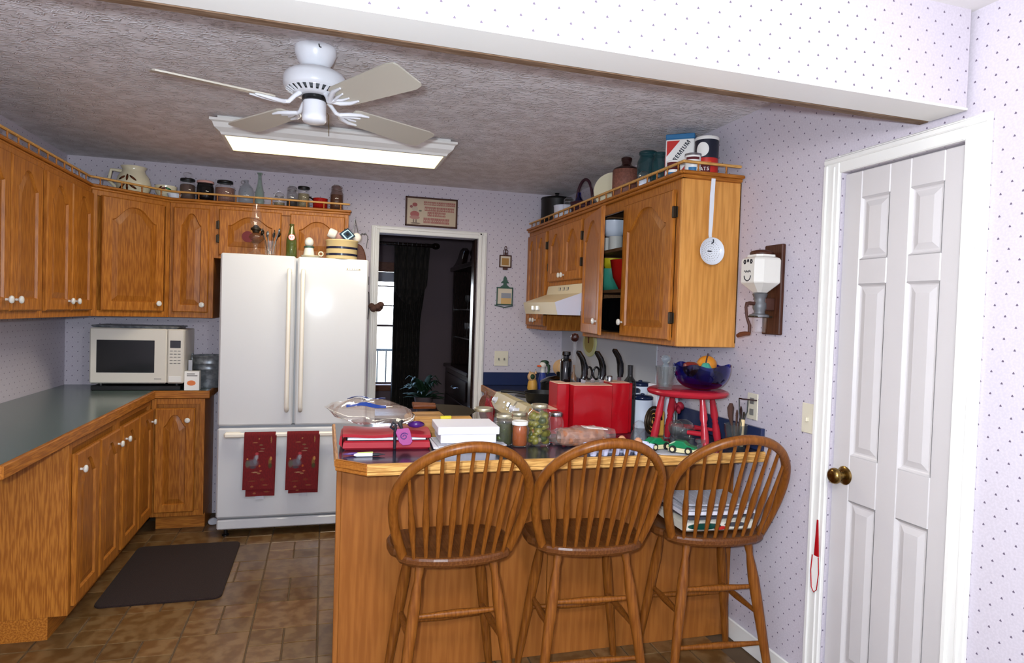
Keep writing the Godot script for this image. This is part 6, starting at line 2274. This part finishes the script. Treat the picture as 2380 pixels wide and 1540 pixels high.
	var ov := func(a: float, b: float) -> PackedVector2Array:
		var o := PackedVector2Array()
		for k in 32:
			o.append(Vector2(a * cos(TAU * k / 32), b * sin(TAU * k / 32)))
		return o
	g = G.new()
	g.slab(ov.call(0.12, 0.105), 0.010, xf * Transform3D(Basis.IDENTITY, V(0, 0, 0.006)), 0.004)
	P(t, "rim", g, "plaque_rim")
	g = G.new()
	g.slab(ov.call(0.085, 0.075), 0.006, xf * Transform3D(Basis.IDENTITY, V(0, 0, 0.010)), 0.002)
	P(t, "centre", g, "plaque_yellow")
	P(t, "spoon", G.new().box(V(-0.015, 0.03, 0), V(0.006, 0.07, 0.015), 0.002), "handle_wood")
	# wall coffee grinder
	t = T("coffee_grinder", "white ceramic wall coffee grinder with iron crank on a dark board", "coffee grinder", V(RW, 0, -2.425))
	g = G.new()
	g.bx(V(-0.02, 1.428, -0.060), V(-0.001, 1.814, 0.058), 0.004)
	P(t, "board", g, "walnut")
	g = G.new()
	var cx := -0.078
	var l := []
	for e in [[1.606, 0.024, 0.026], [1.616, 0.034, 0.038], [1.645, 0.064, 0.072], [1.650, 0.066, 0.074], [1.742, 0.066, 0.074], [1.750, 0.062, 0.070], [1.758, 0.048, 0.050], [1.766, 0.048, 0.050]]:
		var o := []
		var ca: float = 0.60
		for k in [[-1, ca], [-ca, 1], [ca, 1], [1, ca], [1, -ca], [ca, -1], [-ca, -1], [-1, -ca]]:
			o.append(V(cx + k[0] * e[1], e[0], k[1] * e[2]))
		l.append(o)
	g.loft(l)
	P(t, "hopper", g, "white_ceramic")
	g = G.new()
	g.turn([0, 176.4, 4.6, 176.4, 4.9, 177.2, 4.4, 178.2, 2, 178.8, 0, 178.8], V(cx, 0, 0), 26)
	P(t, "lid", g, "walnut", "dark wooden lid")
	# dark floral decals and a curved line on the facet that looks away from the wall
	var fx := cx - 0.0663
	g = G.new()
	for e in [[-0.022, 1.735, 0.010, 0.011], [0.022, 1.735, 0.010, 0.011], [0.0, 1.739, 0.006, 0.005]]:
		for k in 6:
			var a := TAU * k / 6
			g.ball(V(fx, e[1] + e[3] * 0.6 * sin(a), e[0] + e[2] * 0.6 * cos(a)), V(0.0006, 0.0042, 0.0044), 8)
	var arc := []
	for k in 11:
		var a := PI + PI * k / 10.0
		arc.append(V(fx, 1.676 + 0.022 * sin(a), 0.022 * cos(a)))
	g.tube(arc, [0.0024], 6)
	var sq := []
	for k in 15:
		sq.append(V(fx, 1.694 + 0.005 * sin(k * 1.7), -0.022 + k * 0.0031))
	g.tube(sq, [0.0014], 6)
	P(t, "decal", g, "ink", "dark decals and curved line")
	g = G.new()
	g.turn([2.4, 160.6, 3.2, 160, 2.6, 158.6, 2.2, 157, 2.8, 156, 2.9, 154, 2.2, 152.6, 2.4, 151.6, 4.0, 151.2, 4.2, 150.2, 2.4, 150], V(cx, 0, 0), 20)
	P(t, "mill", g, "grey_iron", "grey iron mill")
	P(t, "bracket", G.new().bx(V(cx + 0.01, 1.53, -0.022), V(-0.018, 1.585, 0.022), 0.004), "rust_iron")
	P(t, "clamp", G.new().bx(V(cx - 0.044, 1.500, -0.02), V(cx + 0.046, 1.507, 0.03), 0.002), "bronze")
	g = G.new()
	var cu := []
	for e in [[1.498, 0.031], [1.49, 0.031], [1.44, 0.028], [1.436, 0.026]]:
		var o := []
		for k in 8:
			var a := TAU * (k + 0.5) / 8
			o.append(V(cx + 0.002 + e[1] * 1.05 * cos(a), e[0], e[1] * sin(a)))
		cu.append(o)
	g.loft(cu)
	P(t, "catch_glass", g, "clear_glass", "clear glass cup")
	g = G.new()
	g.tube([V(cx - 0.015, 1.558, 0.0), V(cx - 0.05, 1.560, 0.0), V(cx - 0.062, 1.558, 0.0), V(cx - 0.069, 1.542, 0.002), V(cx - 0.064, 1.50, 0.004), V(cx - 0.050, 1.465, 0.006), V(cx - 0.050, 1.435, 0.006), V(cx - 0.054, 1.428, 0.006)], [0.008, 0.008, 0.009, 0.006, 0.0055, 0.007, 0.007, 0.008], 10)
	var cr := P(t, "crank", g, "rust_iron")
	g = G.new()
	g.tube([V(cx - 0.050, 1.430, 0.006), V(cx - 0.075, 1.430, 0.012), V(cx - 0.10, 1.426, 0.018), V(cx - 0.118, 1.420, 0.022)], [0.008, 0.0095, 0.011, 0.008], 12)
	P(cr, "grip", g, "handle_wood", "brown wooden grip")


func on_ceiling() -> void:
	# fluorescent fixture in a moulded wooden frame
	var t := T("fluorescent_fixture", "long fluorescent ceiling fixture in a white moulded frame", "ceiling light", V(0.055, CEIL, -3.865))
	var steps := [[0.600, 0.205, 0.0], [0.600, 0.205, -0.016], [0.634, 0.236, -0.018], [0.634, 0.236, -0.030], [0.622, 0.222, -0.036], [0.614, 0.212, -0.058], [0.590, 0.188, -0.076], [0.584, 0.182, -0.088], [0.570, 0.170, -0.090]]
	var loops := []
	for e in steps:
		loops.append([V(-e[0], e[2], -e[1]), V(-e[0], e[2], e[1]), V(e[0], e[2], e[1]), V(e[0], e[2], -e[1])])
	var g := G.new()
	g.loft(loops, false)
	P(t, "frame", g, "white_trim")
	g = G.new()
	g.bx(V(-0.570, -0.086, -0.170), V(0.570, -0.078, 0.170), 0)
	P(t, "lens", g, "lens", "lit warm white lens")
	var a := AreaLight3D.new()
	a.name = "fixture_light"
	a.area_size = Vector2(1.12, 0.33)
	a.light_color = Color(1.0, 0.97, 0.90)
	a.light_energy = FLUO
	add_child(a)
	a.position = V(0.055, CEIL - 0.094, -3.865)
	a.rotation.x = -PI / 2
	a.shadow_enabled = true

	# ceiling fan
	t = T("ceiling_fan", "white ceiling fan with four cream blades, at rest", "ceiling fan", V(-0.053, CEIL, -2.58))
	P(t, "canopy", G.new().turn([7.3, 0, 7.5, -0.8, 7.4, -2.4, 6.2, -5.2, 5.0, -6.8, 4.4, -7.4, 0, -7.4], Vector3.ZERO, 36), "fan_white")
	g = G.new()
	g.turn([4.4, -7.2, 4.2, -7.8, 4.6, -8.2, 8.5, -8.8, 10.6, -10, 11.3, -11.4, 11.3, -14.4, 11.0, -15.0, 10.6, -15.6, 10.1, -15.9, 9.6, -15.5], Vector3.ZERO, 40)
	g.turn([7.2, -16.8, 7.9, -17.1, 7.4, -17.4, 4.4, -17.8, 0, -17.8], Vector3.ZERO, 40)
	var mo := P(t, "motor", g, "fan_white")
	for k in 26:
		var an := TAU * k / 26
		g = G.new()
		g.box(V(0, 0, 0), V(0.011, 0.004, 0.030), 0.001, Transform3D(Basis(Vector3.UP, an) * Basis(Vector3.RIGHT, -0.50), V(sin(an) * 0.0895, -0.1648, cos(an) * 0.0895)))
		P(mo, "vent_rib", g, "fan_white")
	P(t, "core", G.new().turn([0, -9.6, 7.6, -9.6, 7.6, -16.4, 0, -16.4], Vector3.ZERO, 28), "grey_iron", "iron motor core behind the vent ribs")
	P(t, "gap_ring", G.new().turn([4.4, -17.8, 4.6, -18.2, 4.6, -19.6, 3.0, -20, 0, -20], Vector3.ZERO, 24), "black_plastic", "black ring in the dark gap above the switch housing")  # black ring fills the dark gap between motor and switch housing
	P(t, "switch_housing", G.new().turn([0, -19.4, 4.0, -19.4, 4.2, -20, 4.2, -24.4, 4.35, -24.6, 4.35, -26.4, 3.9, -27.2, 1.0, -27.6, 0, -27.6], Vector3.ZERO, 32), "fan_white")
	g = G.new()
	g.tube([V(0.045, -0.235, 0.01), V(0.052, -0.245, 0.01), V(0.054, -0.32, 0.01)], [0.0013], 5)
	P(t, "pull_chain", g, "brass")
	P(t, "hook", G.new().tube([V(0.012, -0.012, 0.074), V(0.012, -0.014, 0.084), V(0.014, -0.024, 0.086), V(0.02, -0.024, 0.082)], [0.0022], 6), "black_plastic")
	for e in [[160.0, -0.24], [57.0, -0.30], [-36.0, -0.24], [-124.0, 0.02]]:
		var bl := G.new()
		var pl := PackedVector2Array()
		for p in [[0.155, -0.046], [0.175, -0.054], [0.50, -0.070], [0.533, -0.062], [0.540, -0.050], [0.540, 0.050], [0.533, 0.062], [0.50, 0.070], [0.175, 0.054], [0.155, 0.046]]:
			pl.append(Vector2(p[0] * (1.06 if e[0] == -36.0 and p[0] > 0.3 else 1.0), p[1]))
		var bx := Transform3D(Basis(Vector3.UP, deg_to_rad(-e[0])), V(0, -0.208, 0)) * Transform3D(Basis(Vector3.RIGHT, e[1]), Vector3.ZERO)
		bl.slab(pl, 0.006, bx * Transform3D(Basis(Vector3.RIGHT, -PI / 2), Vector3.ZERO), 0.001)
		var b := P(t, "blade", bl, "blade_cream")
		g = G.new()
		g.tube([V(0.055, 0.034, 0), V(0.075, 0.018, 0), V(0.095, -0.006, 0), V(0.115, -0.010, 0), V(0.145, -0.008, 0)], [0.009, 0.008, 0.008, 0.008, 0.007], 8)
		for s in [-1, 1]:
			g.tube([V(0.112, -0.009, 0), V(0.140, -0.010, s * 0.022), V(0.18, -0.008, s * 0.038), V(0.222, -0.006, s * 0.040)], [0.007, 0.0075, 0.006, 0.003], 8, false, 1.4)
			g.tube([V(0.135, -0.009, 0), V(0.165, -0.009, s * 0.010), V(0.20, -0.006, s * 0.014)], [0.006, 0.005, 0.003], 8)
		var tr := G.new()
		for i in g.v.size():
			tr.v.append(bx * g.v[i])
			tr.n.append(bx.basis * g.n[i])
			tr.uv.append(g.uv[i])
		P(b, "blade_iron", tr, "fan_white", "white scrolled bracket")


func on_left_worktop() -> void:
	var y := 0.9155
	var t := T("microwave", "white microwave oven with dark window and keypad in the corner", "microwave", V(-0.868, y, -4.68))
	var g := G.new()
	g.bx(V(-0.54, 0.048, -0.35), V(0.0, 0.395, -0.03), 0.006)
	P(t, "case", g, "mw_white")
	g = G.new()
	g.bx(V(-0.54, 0.046, -0.03), V(-0.101, 0.397, 0.0), 0.008)
	var d := P(t, "door", g, "mw_white")
	P(d, "window", G.new().bx(V(-0.50, 0.115, -0.004), V(-0.172, 0.322, 0.002), 0.001), "mw_screen", "dark door window")
	P(d, "maker_mark", G.new().bx(V(-0.172, 0.074, 0.0), V(-0.13, 0.078, 0.001), 0), "ink_grey")
	P(t, "control_panel", G.new().bx(V(-0.099, 0.046, -0.03), V(0.0, 0.397, 0.0), 0.008), "mw_white")
	P(t, "display", G.new().bx(V(-0.082, 0.276, -0.004), V(-0.020, 0.324, 0.002), 0.001), "black_gloss", "dark display")
	for r in 5:
		for c in 3:
			P(t, "key", G.new().bx(V(-0.083 + c * 0.023, 0.254 - r * 0.020, 0.0), V(-0.066 + c * 0.023, 0.259 - r * 0.020, 0.0015), 0), "ink_grey")
	P(t, "button", G.new().bx(V(-0.088, 0.054, -0.002), V(-0.014, 0.094, 0.002), 0.003), "white_trim", "door release button")
	g = G.new()
	for sx in [-0.49, -0.05]:
		for sz in [-0.31, -0.06]:
			g.turn([1.5, 0, 1.6, 4.8, 0, 4.8], V(sx, 0, sz), 12)
	g.bx(V(-0.53, 0.0, -0.34), V(-0.02, 0.03, -0.012), 0.003)  # black slab between the feet stands for the dark gap underneath
	P(t, "feet_and_gap", g, "black_plastic")
	g = G.new()
	g.bx(V(-0.25, 0.0, -0.16), V(0.23, 0.006, 0.14), 0.002)
	g.bx(V(-0.26, 0.006, -0.17), V(0.24, 0.016, 0.15), 0.005)
	one("baking_tray", "metal baking tray lying on top of the microwave", "tray", V(-1.15, y + 0.3975, -4.86), g, "zinc")
	t = T("zinc_bucket", "galvanised bucket between the microwave and the refrigerator", "bucket", V(-0.752, y, -4.905))
	g = G.new()
	g.turn([0, 0, 8.4, 0, 8.6, 0.6, 8.8, 2.0, 9.6, 12.2, 9.9, 12.6, 9.7, 13.0, 9.9, 16, 10.2, 16.4, 10.0, 16.8, 10.4, 20.6, 10.9, 21.2, 10.4, 21.8, 9.8, 21.0, 8.4, 1, 0, 1], Vector3.ZERO, 40)
	P(t, "pail", g, "zinc")
	for s in [-1, 1]:
		P(t, "ear", G.new().box(V(s * 0.104, 0.205, 0.0), V(0.012, 0.05, 0.03), 0.004), "zinc")
	t = T("soda_box", "small white carton with orange badge before the bucket", "box", V(-0.822, y, -4.725))
	P(t, "carton", G.new().bx(V(-0.045, 0, -0.03), V(0.045, 0.125, 0.03), 0.002), "label_white")
	var o := PackedVector2Array()
	for a in 20:
		o.append(Vector2(-0.002 + 0.026 * cos(TAU * a / 20) * (1.0 + 0.06 * cos(a * PI)), 0.048 + 0.017 * sin(TAU * a / 20)))
	g = G.new()
	g.slab(o, 0.001, Transform3D(Basis.IDENTITY, V(0, 0, 0.0305)))
	P(t, "badge", g, "label_orange", "orange badge")
	for k in 2:
		P(t, "print", G.new().bx(V(-0.03, 0.092 + k * 0.012, 0.0302), V([0.034, 0.018][k], 0.099 + k * 0.012, 0.031), 0), "ink_grey")
	one("paper_card", "pale card standing behind the microwave's right edge", "card", V(-0.862, y, -4.80), G.new().bx(V(0, 0, 0), V(0.024, 0.19, 0.002), 0), "paper_grey")
	# mat on the floor
	g = G.new()
	var pl := PackedVector2Array()
	for e in [[-0.468, -3.545, 0], [-0.468, -4.372, 1], [-1.04, -4.372, 2], [-1.04, -3.545, 3]]:
		for k in 5:
			var an: float = -PI / 2 + e[2] * PI / 2 + k * PI / 8.0
			var cx: float = e[0] - 0.04 if e[2] < 2 else e[0] + 0.04
			var cz: float = -e[1] - 0.04 if e[2] == 1 or e[2] == 2 else -e[1] + 0.04
			pl.append(Vector2(cx + 0.04 * cos(an), cz + 0.04 * sin(an)))
	g.slab(pl, 0.012, Transform3D(Basis(Vector3.RIGHT, -PI / 2), V(0, 0.0075, 0)), 0.004)
	one("floor_mat", "dark brown rounded floor mat in front of the left cabinets", "mat", Vector3.ZERO, g, "mat_pile")
	one("floor_bag", "pale crumpled bag on the floor beside the refrigerator", "bag", V(-0.685, 0.004, -4.78), G.new().ball(V(0, 0.02, 0), V(0.035, 0.02, 0.07), 12), "paper_grey")


func on_range() -> void:
	var y := 0.926
	var t := T("skillet", "black cast iron skillet with long handle on the range front", "skillet", V(1.345, y, -3.96), "", 0.5)
	P(t, "pan", G.new().turn([0, 0, 9.6, 0, 10.2, 0.8, 11.6, 6.2, 12.0, 6.6, 11.4, 6.6, 9.8, 1.0, 0, 0.8], Vector3.ZERO, 36), "black_iron")
	var g := G.new()
	g.tube([V(-0.09, 0.055, -0.07), V(-0.13, 0.062, -0.10), V(-0.19, 0.066, -0.15), V(-0.21, 0.066, -0.165)], [0.010, 0.009, 0.011, 0.008], 8, false, 1.6)
	P(t, "handle", g, "black_iron")
	t = T("covered_pan", "black covered pan with domed lid at the back of the range", "pan", V(1.56, y, -4.26))
	P(t, "pan", G.new().turn([0, 0, 11.5, 0, 12, 0.8, 12.4, 9, 12.8, 9.4, 12, 9.4], Vector3.ZERO, 36), "black_iron")
	P(t, "lid", G.new().turn([12.8, 9.5, 12, 10.6, 8, 12.8, 2, 14, 1.2, 14.6, 1.8, 16, 1.2, 16.8, 0, 16.9], Vector3.ZERO, 36), "black_gloss")
	# figurines in the corner beyond
	y = 0.9165
	t = T("duck_figurine", "ceramic duck figurine with dark green cap and blue jacket", "figurine", V(1.60, y, -4.72), "", -0.3)
	P(t, "jacket", G.new().turn([0, 0, 4.4, 0, 4.6, 1, 3.8, 6, 2.6, 11, 1.9, 13], Vector3.ZERO, 20), "blue_glaze")
	P(t, "neck", G.new().turn([2.0, 12.6, 1.7, 14, 1.8, 15.6, 2.4, 17.2], Vector3.ZERO, 18), "white_ceramic")
	P(t, "head", G.new().ball(V(0, 0.185, 0.004), V(0.026, 0.028, 0.028), 16), "yarn_white")
	P(t, "bill", G.new().ball(V(-0.026, 0.178, 0.018), V(0.022, 0.008, 0.014), 12), "label_orange_deep")
	P(t, "cap", G.new().ball(V(0.012, 0.205, -0.006), V(0.034, 0.018, 0.028), 14), "leaf")
	P(t, "ribbon", G.new().tube([V(0.024, 0.196, 0), V(0.044, 0.18, 0), V(0.044, 0.14, 0.01), V(0.034, 0.12, 0.014)], [0.010, 0.012, 0.008, 0.004], 8), "leaf")
	t = T("cat_figurine", "small tan seated figurine with dark face beside the duck", "figurine", V(1.515, y, -4.70), "", -0.2)
	P(t, "body", G.new().turn([0, 0, 3.6, 0, 4.0, 1.2, 3.6, 5, 2.6, 8, 0, 8.4], Vector3.ZERO, 18), "mustard")
	P(t, "head", G.new().ball(V(-0.008, 0.098, 0.006), V(0.034, 0.036, 0.032), 16), "skin_tan")
	P(t, "face", G.new().ball(V(-0.006, 0.100, 0.026), V(0.020, 0.022, 0.015), 14), "leaf")
	for s in [-1, 1]:
		P(t, "ear", G.new().turn([1.0, 0, 0.6, 1.4, 0, 2.2], V(s * 0.022, 0.122, 0), 10), "skin_tan")
	one("blue_crock", "dark blue glazed crock with white mark in front of the figurines", "crock", V(1.632, y, -4.60), G.new().turn([0, 0, 3.8, 0, 4.2, 0.8, 4.4, 6, 4.0, 9, 4.3, 9.8, 3.6, 9.8, 3.4, 1, 0, 1], Vector3.ZERO, 22), "blue_glaze")
	t = T("sun_plate", "tan straw hat shaped wall plaque standing behind the duck", "plaque", V(1.775, y, -4.80), "", -0.35)
	g = G.new()
	g.lathe([Vector2(0, 0.026), Vector2(0.022, 0.024), Vector2(0.032, 0.010), Vector2(0.062, 0.004), Vector2(0.064, 0.0), Vector2(0, 0)], 28, Transform3D(Basis(Vector3.RIGHT, PI / 2 - 0.1), V(0, 0.160, 0)))
	P(t, "hat", g, "skin_tan")
	g = G.new()
	g.lathe([Vector2(0.030, 0.013), Vector2(0.034, 0.012), Vector2(0.033, 0.017), Vector2(0.029, 0.017)], 24, Transform3D(Basis(Vector3.RIGHT, PI / 2 - 0.1), V(0, 0.160, 0)))
	P(t, "hat_band", g, "mustard")
	P(t, "stand", G.new().turn([0, 0, 3.6, 0, 3.4, 1, 1.6, 6, 1.4, 10, 0, 10], Vector3.ZERO, 16), "yarn_white")
	one("mauve_vase", "pinkish squat vase at the right of the straw hat plaque", "vase", V(1.79, y, -4.66), G.new().turn([0, 0, 3.4, 0, 4.6, 4, 4.4, 8, 2.6, 11, 2.4, 13, 3, 14, 0, 13.6], Vector3.ZERO, 22), "yarn_pink")
	one("red_bottle", "slim bottle of red liquid near the pepper mill", "bottle", V(1.79, y, -4.585 + 0.02), G.new().turn([0, 0, 2, 0, 2.2, 0.5, 2.2, 11, 0.9, 14, 0.8, 20, 0, 20], Vector3.ZERO, 18), "pepper_red")


const FLASH := 5.7     # the camera's flash, whose mirror image shows on the refrigerator door
const FLUO := 2.0      # the fluorescent fixture
const ADDED_LAMP := 1.6    # an added lamp out of view, there to brighten the header


func _ready() -> void:
	# camera: eye 1.48 m up, 53.4 degrees high
	var cam := Camera3D.new()
	cam.name = "camera"
	cam.fov = 53.38
	cam.near = 0.05
	cam.far = 60.0
	var fwd := V(0.27441497, -0.02707134, -0.96123024)
	var right := V(0.96132956, 0.03192175, 0.27354431)
	cam.transform = Transform3D(Basis(right, right.cross(fwd), -fwd).orthonormalized(), V(0, 1.4827, 0))
	add_child(cam)
	cam.current = true
	# sky, seen only through the far window
	var env := Environment.new()
	env.background_mode = Environment.BG_SKY
	var sky := Sky.new()
	var sm := ProceduralSkyMaterial.new()
	sm.sky_top_color = Color(0.55, 0.68, 0.86)
	sm.sky_horizon_color = Color(0.93, 0.95, 0.98)
	sm.ground_bottom_color = Color(0.5, 0.5, 0.48)
	sm.ground_horizon_color = Color(0.9, 0.92, 0.93)
	sm.sky_energy_multiplier = 4.0
	sm.ground_energy_multiplier = 3.0
	sky.sky_material = sm
	env.sky = sky
	env.tonemap_mode = Environment.TONE_MAPPER_LINEAR
	env.tonemap_exposure = 1.0
	env.sdfgi_enabled = true
	env.ssao_enabled = true
	env.ssil_enabled = true
	var we := WorldEnvironment.new()
	we.name = "world"
	we.environment = env
	add_child(we)
	# the flash of the camera, a hand's breadth above its lens
	var fl := OmniLight3D.new()
	fl.name = "camera_flash"
	fl.light_energy = FLASH
	fl.light_color = Color(0.90, 0.95, 1.0)
	fl.light_size = 0.03
	fl.omni_range = 14.0
	fl.omni_attenuation = 2.0
	fl.shadow_enabled = true
	add_child(fl)
	fl.position = V(-0.08, 1.54, 0.03)

	make_materials()
	# added pendant lamp, unseen above the frame, put there to whiten the papered header
	var bulb := T("added_lamp", "added white globe lamp out of view, whitening the header", "ceiling light", V(0.5, 1.98, -0.30))
	P(bulb, "globe", G.new().ball(Vector3.ZERO, V(0.15, 0.15, 0.15), 24), "lens")
	P(bulb, "stem", G.new().turn([1, 14.5, 1, 43, 6, 44, 6, 45.9, 0, 45.9], Vector3.ZERO, 16), "brass")
	var ol := OmniLight3D.new()
	ol.name = "added_lamp_light"
	ol.light_energy = ADDED_LAMP
	ol.light_size = 0.12
	ol.light_color = Color(0.97, 0.97, 1.0)
	ol.omni_range = 12.0
	ol.omni_attenuation = 2.0
	ol.shadow_enabled = true
	add_child(ol)
	ol.position = V(0.5, 1.98, -0.30)

	build_room()
	build_cabinets()
	build_fridge()
	build_stools()
	on_ceiling()
	on_walls()
	on_left_worktop()
	on_left_cabinets()
	on_fridge()
	on_right_cabinets()
	on_range()
	on_bar()
